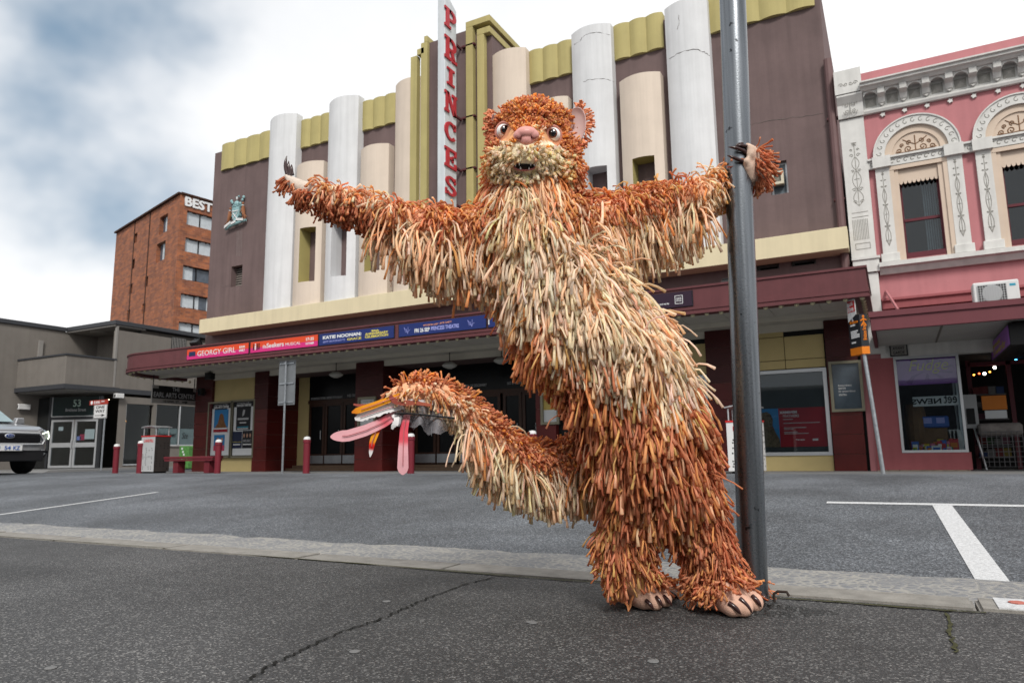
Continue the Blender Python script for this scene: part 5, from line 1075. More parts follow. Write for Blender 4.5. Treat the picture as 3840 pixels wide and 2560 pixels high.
mb.build('swirl_print', m_pur2, fp); text('Fudge', (fcx-.48, YPK+.004, fcz-.1), X_, Z_, .86, .36, mat('gold_print', (.55, .42, .06), .5, .1), fp, .0, .003, .3)
# inside the shop
MB().box(wxl-.3, XE, YPK+3.9, YPK+4, 0, 3.6).build('shop_back_wall', mat('shop_dark', (.012, .011, .012), .9, .2, 2), PB); MB().box(wxl-.35, wxl-.3, YPK+.4, YPK+4, 0, 3.6).build('shop_side_wall', MATS['shop_dark'], PB); MB().box(wxl-.3, XE, YPK+.1, YPK+4, zb0+.02, zb0+.06).build('shop_ceiling', MATS['shop_dark'], PB); MB().box(wxl, wxr, YPK+.05, YPK+1.4, wz0_-.1, wz0_+.02).build('window_ledge', m_paperw, PB); MB().box(wxl-.3, XE, YPK+.4, YPK+4, .0, .05).build('shop_floor', MATS['shop_dark'], PB)
pal = [mat('toy_'+n_, c_, .5, .05) for n_, c_ in (('red', (.5, .03, .04)), ('yellow', (.6, .45, .03)), ('blue', (.04, .12, .45)), ('pink', (.6, .15, .25)), ('green', (.05, .3, .08)), ('white', (.7, .7, .68)), ('orange', (.65, .2, .02)))]
CN = ('red', 'yellow', 'blue', 'pink', 'green', 'white', 'orange')
for k in range(22):
    x = wxl+.25+(wxr-wxl-.5)*k/21+random.uniform(-.05, .05); y = YPK+.2+random.uniform(0, .5); w_ = random.uniform(.05, .11); h_ = random.uniform(.1, .32); z = wz0_+.021
    o = empty('sweet_packet', (x, y, z), f"small {CN[k % 7]} sweet packet with a {CN[(k+3+k//7) % 7]} label on the shop window ledge", 'packet', 'sweet packets on the shop window ledge'); MB().box(x-w_, x+w_, y-w_*.6, y+w_*.6, z, z+h_).build('packet', pal[k % 7], o, bevel=.01); MB().box(x-w_*.7, x+w_*.7, y-w_*.6-.006, y-w_*.6+.001, z+h_*.3, z+h_*.7).build('packet_label', pal[(k+3+k//7) % 7], o)
x0_, x1_ = wxl+.28*(wxr-wxl)+.4, wxr-.12; pk = empty('picket_fence', ((x0_+x1_)/2, YPK+.9, wz0_+.02), 'low white toy picket fence standing on the shop window ledge', 'fence')
for k in range(7): x = x0_+(x1_-x0_)*k/6; mb = MB(); mb.prism([(x-.07, YPK+.9, wz0_+.02), (x+.07, YPK+.9, wz0_+.02), (x+.07, YPK+.9, wz0_+.5), (x+.04, YPK+.9, wz0_+.56), (x-.04, YPK+.9, wz0_+.56), (x-.07, YPK+.9, wz0_+.5)], (0, .02, 0)); mb.build('picket', m_whitep, pk)
MB().box(x0_-.1, x1_+.1, YPK+.921, YPK+.94, wz0_+.14, wz0_+.42).build('rail', m_whitep, pk)
x = wxl+.75; tb_ = empty('toy_bus', (x, YPK+.7, wz0_+.62), 'blue toy bus on a wooden stand in the shop window', 'toy'); MB().box(x-.3, x+.35, YPK+.6, YPK+.9, wz0_+.62, wz0_+.9).build('bus_body', pal[2], tb_, bevel=.03)
for k in range(2): MB().box(x-.2+.28*k, x-.02+.28*k, YPK+.59, YPK+.6, wz0_+.72, wz0_+.86).build('bus_window', m_lil, tb_)
MB().box(x-.25, x+.3, YPK+.62, YPK+.88, wz0_+.02, wz0_+.6).build('wooden_stand', mat('barrel_wood', (.16, .08, .03), .6, .2, 5), tb_)
mb = MB(); mb.lathe((wxl+.38, YPK+.8, wz0_+.02), [(.2, 0), (.26, .4), (.26, .8), (.2, 1.2)], 14); top(mb, 'barrel', MATS['barrel_wood'], 'brown wooden barrel behind the left side of the shop window', 'barrel')
nb_ = empty('reflected_sign', ((wxl+wxr)/2, YPK+1.5, 1.9), 'white panel with mirrored black NEWS lettering standing in for a reflection in the shop window', 'banner'); zn0, zn1 = U(3480, 1522, YPK+.3).z, U(3480, 1486, YPK+.3).z
MB().box(wxl+.35, wxr-.08, YPK+.30, YPK+.31, zn0, zn1).build('reflection_panel', m_paperw, nb_); text('NEWS', (wxl+(wxr-wxl)*.69, YPK+.295, zn0+.05), -X_, Z_, (wxr-wxl)*.46, zn1-zn0-.1, m_btext, nb_, .03); text('eet', (wxr-.1, YPK+.295, zn0+.05), -X_, Z_, (wxr-wxl)*.2, .2, m_btext, nb_, .01)  # reflection of the sign opposite, built as a mirrored panel behind the glass
ls = empty('light_string', (wxr+1.0, YPK+2, 2.6), 'string of small coloured fairy lights inside the dark shop doorway', 'fairy lights')
MB().tube([(wxr+.35+.12*k, YPK+2.2, 2.45+.05*k+.05*math.sin(k*1.3)) for k in range(14)], .006, 4).build('wire', m_btext, ls)
gl_ = [mat('glow_'+n_, c_, .5, 0, emit=7.) for n_, c_ in (('red', (1, .1, .03)), ('amber', (1, .4, .05)), ('white', (1, .95, .8)), ('blue', (.1, .5, 1)), ('lime', (.6, 1, .1)))]
for k in range(14): MB().ball((wxr+.35+.12*k, YPK+2.18, 2.43+.05*k+.05*math.sin(k*1.3)), .022 if k not in (3, 5, 9, 11) else .04, nu=6, nv=4).build('fairy_bulb', gl_[(0, 1, 0, 2, 1, 2, 0, 1, 0, 3, 1, 4, 0, 1)[k]], ls)
# door recess fittings: transom, jambs, shelf of goods, sign stand, cart
MB().box(wxr+.35, XE, YPK+2.1, YPK+2.2, 2.75, 2.85).build('door_transom', m_sash, PB); MB().box(wxr+.3, wxr+.4, YPK+2.1, YPK+2.2, 0, 3.3).build('door_jamb', m_sash, PB); MB().box(wxr+.4, XE, YPK+2.14, YPK+2.15, 2.86, zb0).build('transom_pane', g_shop, PB)
xdj = U(3800, 1600, YPK+2.1).x; MB().box(xdj, xdj+.1, YPK+2.1, YPK+2.2, 0, 3.3).build('door_jamb', m_sash, PB)
sx0, sx1 = U(3660, 1600, YPK+1.6).x, U(3790, 1600, YPK+1.6).x; pald = [mat('dim_goods_'+str('abcdefg'[i]), c_, .6, .1) for i, c_ in enumerate(((.10, .01, .01), (.12, .09, .01), (.01, .03, .10), (.10, .03, .05), (.02, .06, .02), (.12, .12, .12), (.12, .04, .01)))]; SH = empty('goods_shelf', ((sx0+sx1)/2, YPK+1.9, 0), 'dark stepped display shelf of sweets inside the shop doorway', 'shelf')  # goods colours darkened to paint in the shade of the doorway
for k in range(6):
    z = .35+.32*k; MB().box(sx0, sx1, YPK+1.7, YPK+2.05, z, z+.03).build('shelf_board', MATS['fan_dark'] if 'fan_dark' in MATS else mat('shelf_grey', (.12, .12, .12), .6), SH)
    for j in range(4): x = sx0+.12+(sx1-sx0-.24)*j/3; MB().box(x-.09, x+.09, YPK+1.75, YPK+1.95, z+.031, z+.031+random.uniform(.1, .22)).build('goods', pald[random.randrange(7)], SH)
p = U(3680, 1740, YPK+1.2); ss = empty('notice_stand', (p.x, YPK+1.2, .05), 'white notice on a thin grey stand in front of the shop door', 'sign'); MB().tube([(p.x+.1, YPK+1.2, .05), (p.x-.1, YPK+1.2, 1.35)], .025, 6).build('stand', m_alu, ss); MB().box(p.x-.32, p.x+.05, YPK+1.17, YPK+1.18, 1.1, 1.95).build('notice', m_gtext, ss); MB().box(p.x-.2, p.x-.02, YPK+1.16, YPK+1.17, 1.2, 1.6).build('print', m_btext, ss); MB().box(p.x+.16, p.x+.68, YPK+1.2, YPK+1.22, 1.55, 1.9).build('orange_card', pal[6], ss); MB().box(p.x+.2, p.x+.66, YPK+1.2, YPK+1.22, 1.33, 1.53).build('white_card', m_paperw, ss)
p = U(3765, 1740, YPK+.9); ct = empty('wire_cart', (p.x, YPK+.9, .05), 'grey wire mesh cart with a pale cover beside the shop door', 'cart'); mb = MB()
for k in range(9): x = p.x-.42+.105*k; mb.tube([(x, YPK+.7, .15), (x, YPK+.7, 1.0)], .008, 4)
for k in range(8): z = .15+.12*k; mb.tube([(p.x-.42, YPK+.7, z), (p.x+.42, YPK+.7, z)], .008, 4)
mb.build('mesh_basket', mat('cart_wire_grey', (.16, .16, .165), .5, .05), ct); MB().box(p.x-.45, p.x+.45, YPK+.72, YPK+1.2, .9, 1.2).build('cover', mat('cart_cover', (.22, .20, .19), .8, .3, 6), ct, bevel=.05)
# small plaque on the beam, hanging purple sign, air conditioner on the awning
p = U(3370, 1313, YPK-.1); pq = empty('wall_plaque', (p.x, YPK-.1, p.z-.15), 'small square grey plaque at the left end of the shop beam', 'plaque'); MB().box(p.x-.2, p.x+.2, YPK-.12, YPK-.081, p.z-.15, p.z+.15).build('plate', m_char2, pq); MB().box(p.x-.17, p.x+.17, YPK-.126, YPK-.12, p.z-.12, p.z+.12).build('face', mat('plaque_face', (.3, .29, .27), .6, .1), pq); text('AVANT', (p.x-.13, YPK-.127, p.z+.01), X_, Z_, .26, .08, m_btext, pq, .01); text('GARDE', (p.x-.13, YPK-.127, p.z-.1), X_, Z_, .26, .08, m_btext, pq, .01)
p_f = U(3790, 1200, YA+.45); sxx = U(3789, 1290, YA+.5).x; zs_t = z_ab-.02; z_sb = U(3810, 1293, YA+.5).z
HS = empty('hanging_shop_sign', (sxx+.2, YA+1.1, z_sb), 'purple box sign with yellow script hanging under the maroon awning', 'sign'); yfar = UX(3712, 1280, sxx).y
yfar = max(yfar, YA+1.4); MB().box(sxx, sxx+.42, YA+.5, yfar, z_sb, zs_t).build('sign_box', m_black, HS, bevel=.01); MB().box(sxx-.008, sxx-.001, YA+.53, yfar-.03, z_sb+.03, zs_t-.03).build('face', m_pur, HS)
text('Sweet', (sxx-.01, yfar-.15, z_sb+(zs_t-z_sb)*.52), -Y_, Z_, (yfar-YA-.5)*.55, (zs_t-z_sb)*.3, MATS['gold_print'], HS, .01, .003, .3); text('Swirlz', (sxx-.01, yfar-.4, z_sb+(zs_t-z_sb)*.14), -Y_, Z_, (yfar-YA-.5)*.7, (zs_t-z_sb)*.34, MATS['gold_print'], HS, .01, .003, .3)
MB().box(sxx+.1, sxx+.3, YA+.7, YA+.8, zs_t, z_ab+.05).box(sxx+.1, sxx+.3, yfar-.3, yfar-.2, zs_t, z_ab+.05).build('hanger', m_black, HS)
ya = YA+.35; a0 = U(3652, 1113, ya); a1 = U(3827, 1112, ya); zt_a = U(3650, 1062, ya).z; zb_a = z_at+.02
AC = empty('air_conditioner', ((a0.x+a1.x)/2, ya, zb_a), 'white outdoor air conditioner unit standing on the maroon awning', 'air conditioner'); aw_ = a1.x-a0.x
MB().box(a0.x, a1.x, ya, ya+.38, zb_a, zt_a).build('casing', m_whitep, AC, bevel=.02); gx0, gx1 = a0.x+aw_*.1, a0.x+aw_*.72; gz0, gz1 = zb_a+.04, zt_a-.07
MB().box(gx0, gx1, ya-.006, ya-.001, gz0, gz1).build('fan_recess', mat('fan_dark', (.05, .05, .05), .7), AC); mb = MB()
for k in range(12): x = gx0+(gx1-gx0)*k/11; mb.box(x-.006, x+.006, ya-.022, ya-.014, gz0, gz1)
for k in range(8): z = gz0+(gz1-gz0)*k/7; mb.box(gx0, gx1, ya-.014, ya-.007, z-.006, z+.006)
mb.build('grille', m_gtext, AC); MB().lathe(((gx0+gx1)/2, ya-.012, (gz0+gz1)/2), [(min(gx1-gx0, gz1-gz0)*.5, 0), (min(gx1-gx0, gz1-gz0)*.44, .004)], 20, Matrix.Rotation(math.radians(90), 3, 'X')).build('fan_ring', m_gtext, AC); MB().box(a0.x+aw_*.8, a0.x+aw_*.93, ya-.004, ya+.01, zt_a-.13, zt_a-.08).build('badge', m_cyan, AC)
for k in (0.12, .88): MB().box(a0.x+aw_*k-.06, a0.x+aw_*k+.06, ya, ya+.4, z_at-.18, zb_a).build('foot', m_black, AC)
# ================================================================ street furniture on the far kerb
m_boll = mat('bollard_maroon', (.19, .022, .035), .4, .08, 5); m_benchm = mat('bench_maroon', (.16, .022, .032), .4, .1, 5)
YS = YK+.35; zg = .098
def bollard(px, pyt, lab):
    p = U(px, 1770, YS); zt_ = U(px, pyt, YS).z; o = empty('bollard', (p.x, YS, zg), lab, 'bollard', 'maroon bollards with white caps along the far kerb'); h = zt_-zg; P0 = Vector((p.x, YS, zg))
    MB().lathe(P0, [(.105, 0), (.105, h-.2)], 16).build('post', m_boll, o, smooth=True); MB().lathe(P0, [(.105, h-.2), (.122, h-.19), (.122, h-.11), (.105, h-.095)], 16).build('collar', m_boll, o, smooth=True)
    MB().lathe(P0, [(.108, h-.095), (.105, h-.05), (.08, h-.015), (.03, h)], 16).build('cap', m_whitep, o, smooth=True); return o
for a in ((432, 1664, 'maroon bollard with white cap left of the bin, nearest the parked car side'), (522, 1652, 'maroon bollard with white cap standing against the left side of the grey bin'), (815, 1647, 'maroon bollard with white cap at the right end of the bench'), (1148, 1636, 'maroon bollard with white cap left of the hanging pink feather'), (1540, 1624, 'maroon bollard with white cap just right of the hanging pink feather'), (1999, 1613, 'maroon bollard with white cap peeping out above the costume tail')): bollard(*a)
a, b = U(622, 1712, YS+.2), U(806, 1708, YS+.2); zt_ = a.z; BN = empty('bench', ((a.x+b.x)/2, YS+.3, zg), 'low maroon backless bench on the kerb between bin and bollard', 'bench')
for k in range(4): MB().box(a.x, b.x, YS+.1+.12*k, YS+.205+.12*k, zt_-.09, zt_).build('seat_plank', m_benchm, BN, bevel=.015)
MB().box(a.x+.03, b.x-.03, YS+.12, YS+.55, zt_-.16, zt_-.1).build('seat_frame', m_benchm, BN)
for u in (.22, .85): x = a.x+(b.x-a.x)*u; MB().box(x-.13, x+.13, YS+.18, YS+.5, zg, zt_-.16).build('leg', m_benchm, BN, bevel=.01)
m_bin = mat('bin_pale_grey', (.50, .51, .52), .5, .05, 3); m_bind = mat('bin_dark_brown', (.05, .042, .04), .5, .05, 3); m_binr = mat('bin_red', (.62, .02, .02), .5)
def bin_(pxa, pxb, pyt, lab, front, holes_on):
    A, B = U(pxa, 1760, YS), U(pxb, 1760, YS); zt_ = U(pxa, pyt, YS).z; w = B.x-A.x; d = .62; z0 = zg+.06; o = empty('litter_bin', (A.x+w/2, YS+d/2, zg), lab, 'bin', 'litter bins on the far kerb'); Y0 = YS
    MB().box(A.x+.06, B.x-.06, Y0+.06, Y0+d-.06, zg, z0).build('base', m_black, o); MB().box(A.x+.012, B.x-.012, Y0+.012, Y0+d-.012, z0, zt_).build('shell', m_bind, o)
    slab((A.x, Y0, z0), X_, Z_, w, zt_-z0, .011, Y_).build('front_panel', front, o); MB().box(B.x-.011, B.x, Y0, Y0+d, z0, zt_).build('side_panel', m_bind if front is m_bin else front, o)
    MB().box(A.x-.015, B.x+.015, Y0-.015, Y0+d+.015, zt_, zt_+.04).build('rim', m_binr, o)
    for x in (A.x+.05, B.x-.05):
        for y in (Y0+.05, Y0+d-.05): MB().tube([(x, y, zt_+.04), (x, y, zt_+.33)], .018, 6).build('post', m_alu, o)
    mb = MB(); n = 8; pr = [(A.x-.02+(w+.04)*i/n, Y0-.03, zt_+.33+.05*math.sin(math.pi*i/n)) for i in range(n+1)]; mb.prism(pr+[(p_[0], p_[1], p_[2]+.025) for p_ in reversed(pr)], (0, d+.06, 0)); mb.build('hood', m_alu, o)
    text('LANDFILL', (A.x+w*.2, Y0-.002, zt_-.2), X_, Z_, w*.68, .11, m_binr, o, .01); text('LAUNCESTON', (A.x+w*.22, Y0-.002, zt_-.75), X_, Z_, w*.6, .06, m_gtext, o, .0)
    hb = MB()
    for i in range(11):
        for j in range(4):
            if random.random() < .55: u = A.x+w*(.18+.21*j)+random.uniform(-.02, .02); z = z0+.08+(zt_-z0-.45)*i/11; hb.prism([(u-.022, Y0-.004, z), (u+.022, Y0-.004, z+.02), (u-.022, Y0-.004, z+.045)], (0, .004, 0))
            if random.random() < .55: u = Y0+d*(.14+.24*j); z = z0+.08+(zt_-z0-.25)*i/11; hb.prism([(B.x+.001, u-.02, z), (B.x+.001, u+.02, z+.02), (B.x+.001, u-.02, z+.045)], (.004, 0, 0))
    hb.build('punched_holes', m_dark, o, kind='stuff')
bin_(524, 576, 1638, 'pale grey litter bin with red rim beside the bench', m_bin, 1)
bin_(2733, 2858, 1583, 'white litter bin with red rim partly hidden behind the steel pole', m_whitep, 0)
# road signs
p = U(1048, 1772, YS-.12); zt_ = U(1062, 1352, YS).z; zb_ = U(1060, 1518, YS).z
SP = empty('street_sign', (p.x, YS, zg), 'grey back of a tall street sign on a galvanised post by the kerb', 'sign'); MB().tube([(p.x, YS, zg), (p.x, YS, zt_-.03)], .035, 8).build('post', m_galv, SP, smooth=True)
xw = (U(1091, 1400, YS).x-U(1029, 1400, YS).x)/2; ys_ = YS+.06; h3 = (zt_-zb_)/3
MB().box(p.x-xw, p.x+xw, ys_, ys_+.006, zb_, zt_).build('plate', mat('sign_back_grey', (.22, .235, .25), .5, .1, 4, metal=.3), SP)
for k in (.06, .48, .93): z = zb_+(zt_-zb_)*k; MB().box(p.x-xw*.85, p.x+xw*.85, ys_-.03, ys_-.001, z-.02, z+.02).build('rail', m_galv, SP); MB().box(p.x-.05, p.x+.05, YS-.045, ys_-.03, z-.025, z+.025).build('clamp', m_galv, SP)
YO = 19.4; p = U(378, 1763, YO); OW = empty('one_way_sign', (p.x, YO, p.z), 'white ONE WAY arrow sign with a red street name blade on a thin post', 'sign')
MB().tube([p, (p.x, YO, U(372, 1503, YO).z)], .035, 8).build('post', m_galv, OW, smooth=True)
x0, x1, z0, z1 = px_rect(353, 399, 1515, 1567, YO-.06); MB().box(x0, x1, YO-.06, YO-.05, z0, z1).build('plate', m_whitep, OW, bevel=.004); f = MB(); frame(f, (x0+.02, YO-.0605, z0+.02), X_, Z_, x1-x0-.04, z1-z0-.04, .02, .002); f.build('border', m_btext, OW)
w_, h_ = x1-x0, z1-z0; text('ONE', (x0+w_*.17, YO-.062, z0+h_*.67), X_, Z_, w_*.64, h_*.2, m_btext, OW, .015); text('WAY', (x0+w_*.13, YO-.062, z0+h_*.4), X_, Z_, w_*.72, h_*.2, m_btext, OW, .015)
zc_ = z0+h_*.21; mb = MB(); mb.prism([(x0+w_*u, YO-.061, zc_+h_*v) for u, v in ((.13, -.02), (.62, -.02), (.62, -.085), (.88, 0), (.62, .085), (.62, .02), (.13, .02))], (0, -.003, 0)); mb.build('arrow', m_btext, OW)
x0, x1, z0, z1 = px_rect(338, 406, 1502, 1514, YO-.06); MB().box(x0, x1, YO-.075, YO-.063, z0, z1).build('name_blade', mat('street_name_red', (.42, .045, .03), .5), OW); text('EARL', (x0+(x1-x0)*.25, YO-.076, z0+(z1-z0)*.2), X_, Z_, (x1-x0)*.34, (z1-z0)*.62, m_wtext, OW, .02); text('STREET', (x0+(x1-x0)*.62, YO-.076, z0+(z1-z0)*.5), X_, Z_, (x1-x0)*.2, (z1-z0)*.3, m_wtext, OW, .02)
MB().lathe((x0+(x1-x0)*.12, YO-.077, (z0+z1)/2), [((z1-z0)*.42, 0), ((z1-z0)*.4, .004)], 14, Matrix.Rotation(math.radians(90), 3, 'X')).build('emblem', m_wtext, OW)
# hanging sign of the arts centre at the canopy end (faces the street's right)
xE = xl_+.45; ya_ = UX(571, 1450, xE).y; yb2_ = UX(733, 1470, xE).y; z_t = UX(571, 1442, xE).z; z_b = UX(571, 1510, xE).z
ES = empty('hanging_sign', (xE, (ya_+yb2_)/2, z_b), 'black and white THE EARL ARTS CENTRE sign hanging under the canopy end', 'sign'); w_, h_ = yb2_-ya_, z_t-z_b
MB().box(xE-.03, xE+.03, ya_, yb2_, z_b, z_t).build('board', mat('sign_pale_grey', (.36, .35, .33), .6, .05), ES)
P_ = lambda u, v, d=.031: Vector((xE+d, ya_+w_*u, z_b+h_*v)); mb = MB(); mb.prism([P_(*q_) for q_ in ((.0, .26), (1, .26), (1, .78), (.93, .78), (.93, .98), (.13, .98), (.13, .82), (.0, .82))], (.004, 0, 0)); mb.build('black_field', m_btext, ES)
text('THE', P_(.44, .72, .036), Y_, Z_, w_*.17, h_*.22, m_gtext, ES, .01); text('EARL ARTS CENTRE', P_(.03, .34, .036), Y_, Z_, w_*.94, h_*.28, m_gtext, ES, .015); text('10 EARL ST.', P_(.26, .07, .032), Y_, Z_, w_*.36, h_*.13, m_btext, ES, .02)
mb = MB(); mb.prism([P_(u, v, .031) for u, v in ((.68, .1), (.76, .1), (.76, .05), (.82, .14), (.76, .22), (.76, .17), (.68, .17))], (.003, 0, 0)); mb.build('arrow', m_btext, ES)
for u in (.02, .97): MB().tube([P_(u, 1., 0), Vector((xE, ya_+w_*u, zso))], .02, 6).build('hanger', m_black, ES)
p = U(752, 1468, YQ-.25); WL = empty('wall_light', (p.x, YQ-.2, p.z-.1), 'black wall spotlight on the corner column above the posters', 'wall light'); MB().box(p.x-.1, p.x+.1, YQ-.32, YQ-.1, p.z-.16, p.z+.14).build('housing', m_black, WL, bevel=.02); MB().tube([(p.x, YQ-.1, p.z), (p.x, YQ, p.z)], .03, 6).tube([(p.x-.1, YQ-.2, p.z+.02), (p.x-.26, YQ-.25, p.z+.04)], .02, 5).build('arm', m_black, WL); MB().box(p.x-.08, p.x+.08, YQ-.326, YQ-.32, p.z-.13, p.z+.1).build('lens', m_pane, WL)
# bus stop and wayfinding totem
YT2 = YK+.3; p = U(3312, 1770, YT2); pt_ = U(3236, 1330, YT2); TO = empty('wayfinding_totem', (p.x, YT2, zg), 'black and orange wayfinding sign box with a white bus plate on a leaning galvanised post', 'sign')
MB().tube([(p.x, YT2, zg), (pt_.x+.02, YT2, pt_.z+.1)], .045, 10).build('post', m_galv, TO, smooth=True)
zb_ = U(3240, 1328, YT2).z; zt_ = U(3222, 1181, YT2).z; e0 = Vector((U(3229, 1260, YT2).x, YT2-.1, 0)); fx = Vector((.96, .28, 0)); fl = Vector((-.62, .78, 0)); wf, wl_ = .15, .38
def tb_box(z0, z1, m, nm, e=0.): mb = MB(); A = e0+Vector((0, -e, 0)); mb.prism([A+Z_*z0, A+fx*(wf+e)+Z_*z0, A+fx*(wf+e)+fl*(wl_+e)+Z_*z0, A+fl*(wl_+e)+Z_*z0], (0, 0, z1-z0)); return mb.build(nm, m, TO)
m_tot = mat('totem_charcoal', (.018, .02, .026), .45); m_toto = mat('totem_orange', (.80, .22, .01), .5)
tb_box(zb_+.16, zt_, m_tot, 'sign_box'); tb_box(zb_, zb_+.16, m_toto, 'orange_foot', .004)
nf = fx.cross(Z_); nl = fl.cross(Z_); nl = nl if nl.y < 0 else -nl
text('Brisbane Street', e0+nf*.006+fx*.115+Z_*(zb_+.3), Z_, -fx, (zt_-zb_)*.42, .075, m_toto, TO, .02)
mb = MB(); cz_ = zb_+(zt_-zb_)*.84; A = e0+nf*.006+fx*.075
mb.ball(A+Z_*(cz_+.09), .025, .006, .025, 8, 6)
for a_, b_ in (((0, .06), (0, -.03)), ((0, -.03), (-.05, -.12)), ((0, -.03), (.05, -.12)), ((0, .04), (-.06, -.01)), ((0, .04), (.06, .0))): mb.tube([A+fx*a_[0]+Z_*(cz_+a_[1]), A+fx*b_[0]+Z_*(cz_+b_[1])], .014, 5)
mb.build('walker_symbol', m_toto, TO)
text('Brisbane', e0+fl*(wl_-.06)+nl*.006+Z_*(zb_+(zt_-zb_)*.8), -fl, Z_, .26, .07, m_toto, TO, .02)
for k, (v, u) in enumerate(((.74, .3), (.58, .42), (.53, .36), (.48, .5), (.43, .5), (.3, .25))): A = e0+fl*(wl_-.07)+nl*.006+Z_*(zb_+(zt_-zb_)*v); mb = MB(); mb.prism([A, A-fl*u*.55, A-fl*u*.55+Z_*.035, A+Z_*.035], nl*.003); mb.build('direction_line', m_wtext, TO)
zw1 = U(3195, 1108, YT2).z; A = e0+fl*(wl_*.95)+nl*.004; B = e0+fl*(wl_*.22)+nl*.004
mb = MB(); mb.prism([A+Z_*(zt_-.12), B+Z_*(zt_+.02), B+Z_*(zw1-.1), A.lerp(B, .6)+Z_*(zw1+.05), A+Z_*(zw1-.04)], nl*.01); mb.build('bus_plate', m_whitep, TO); mb = MB(); C0 = A.lerp(B, .08); C1 = A.lerp(B, .92); mb.prism([C0+nl*.0105+Z_*(zw1-.36), C1+nl*.0105+Z_*(zw1-.36), C1+nl*.0105+Z_*(zw1-.12), C0+nl*.0105+Z_*(zw1-.1)], nl*.003); mb.build('red_panel', m_binr, TO)
text('BUS', C0+nl*.015+Z_*(zw1-.22), C1-C0, Z_, .19, .08, m_wtext, TO, .02); text('ZONE', C0+nl*.015+Z_*(zw1-.34), C1-C0, Z_, .2, .08, m_wtext, TO, .02); MB().tube([pt_, Vector((e0+fl*.3).to_tuple()[:2]+(zw1-.2,))], .03, 6).build('upper_post', m_galv, TO)
# ================================================================ car at the left edge
m_car = mat('silver_car_paint', (.42, .43, .45), .28, .04, 4, metal=.55, coat=.6); m_carb = mat('black_plastic', (.012, .012, .014), .5); m_tyre = mat('tyre_rubber', (.01, .01, .01), .8); m_head = mat('headlamp_glass', (.25, .27, .28), .08, .1, 8, coat=.5)
m_drl = mat('running_lamp_glow', (.9, 1, .8), .4, 0, emit=1.3)
CS = 1.22; wR = U(84, 1770, 11.2); CX = wR.x; cy0 = 11.2
CAR = empty('parked_car', (CX, cy0-.75*CS, road_z(cy0)), 'silver SUV at the left edge of the frame with its headlamp lit', 'car')
def CP(x, y, z): return Vector((CX+.62*CS+x*CS, cy0-.78*CS+y*CS, road_z(cy0)+z*CS))     # x back from the nose (negative), y to its left, z up
hw = .90
def cross(xf, zs, ws):
    return [CP(xf, -w, z) for z, w in zip(zs, ws)]+[CP(xf, w, z) for z, w in reversed(list(zip(zs, ws)))]
secs = [(.20, (.42, .55, .80, .92), (.62, .72, .70, .60)), (.10, (.40, .55, .82, .97), (.76, .84, .82, .74)), (-.12, (.38, .55, .85, 1.02), (.86, .90, .88, .80)), (-.6, (.38, .55, .9, 1.07), (.90, .92, .91, .82)), (-1.1, (.38, .55, .93, 1.12), (.90, .92, .91, .82)), (-3.9, (.38, .55, .95, 1.13), (.90, .92, .91, .82)), (-4.2, (.45, .6, .95, 1.1), (.8, .84, .82, .74))]
mb = MB(); n = 8
for s in secs: mb.v += [tuple(p) for p in cross(*s)]
for i in range(len(secs)-1):
    for k in range(n): mb.f.append((i*n+k, i*n+(k+1) % n, (i+1)*n+(k+1) % n, (i+1)*n+k))
mb.f.append(tuple(range(n))); mb.f.append(tuple((len(secs)-1)*n+k for k in range(n-1, -1, -1)))
mb.build('body', m_car, CAR, smooth=True, bevel=.03, seg=2)
mb = MB(); mb.hexa([CP(-1.0, -.78, 1.1), CP(-1.0, .78, 1.1), CP(-3.9, .78, 1.1), CP(-3.9, -.78, 1.1), CP(-1.85, -.60, 1.66), CP(-1.85, .60, 1.66), CP(-3.5, .6, 1.68), CP(-3.5, -.6, 1.68)]); mb.build('cabin', m_car, CAR, bevel=.05, seg=2)
mb = MB(); mb.prism([CP(-1.02, -.70, 1.145), CP(-1.02, .70, 1.145), CP(-1.80, .56, 1.60), CP(-1.80, -.56, 1.60)], (.02*CS, 0, .012*CS)); mb.build('windscreen', mat('windscreen_glass', (.30, .40, .43), .08, .1, 2), CAR)
mb = MB(); mb.prism([CP(.155, -.66, .66), CP(.155, .66, .66), CP(.185, .60, .84), CP(.185, -.60, .84)], (.05*CS, 0, 0)); GR = mb.build('grille', m_carb, CAR)
for k in range(5): z = .675+.034*k; mb = MB(); mb.box(CP(.21, 0, 0).x, CP(.245, 0, 0).x, CP(0, -.64, 0).y, CP(0, .64, 0).y, CP(0, 0, z).z, CP(0, 0, z+.011).z); mb.build('grille_bar', mat('grille_bar', (.05, .05, .055), .3, metal=.6), GR)
mb = MB(); mb.tube([CP(.22, -.68, .63), CP(.235, 0, .625), CP(.22, .68, .63), CP(.23, .72, .72), CP(.215, .62, .86), CP(.235, 0, .87), CP(.215, -.62, .86), CP(.23, -.72, .72), CP(.22, -.68, .63)], .022*CS, 6); mb.build('grille_surround', m_alu, GR)
MB().ball(CP(.262, 0, .80), .012*CS, .10*CS, .055*CS, 16, 8).build('badge', m_alu, GR, smooth=True); MB().ball(CP(.272, 0, .80), .01*CS, .08*CS, .04*CS, 16, 8).build('badge_field', mat('badge_blue', (.02, .05, .2), .2), GR, smooth=True)
mb = MB()
for y, z, r in ((-.035, .808, .014), (.015, .815, .008), (.04, .805, .008), (.0, .787, .008), (.028, .785, .008)): mb.ball(CP(.285, y, z), .004*CS, r*CS, r*CS, 6, 4)
mb.build('badge_stars', m_alu, GR)
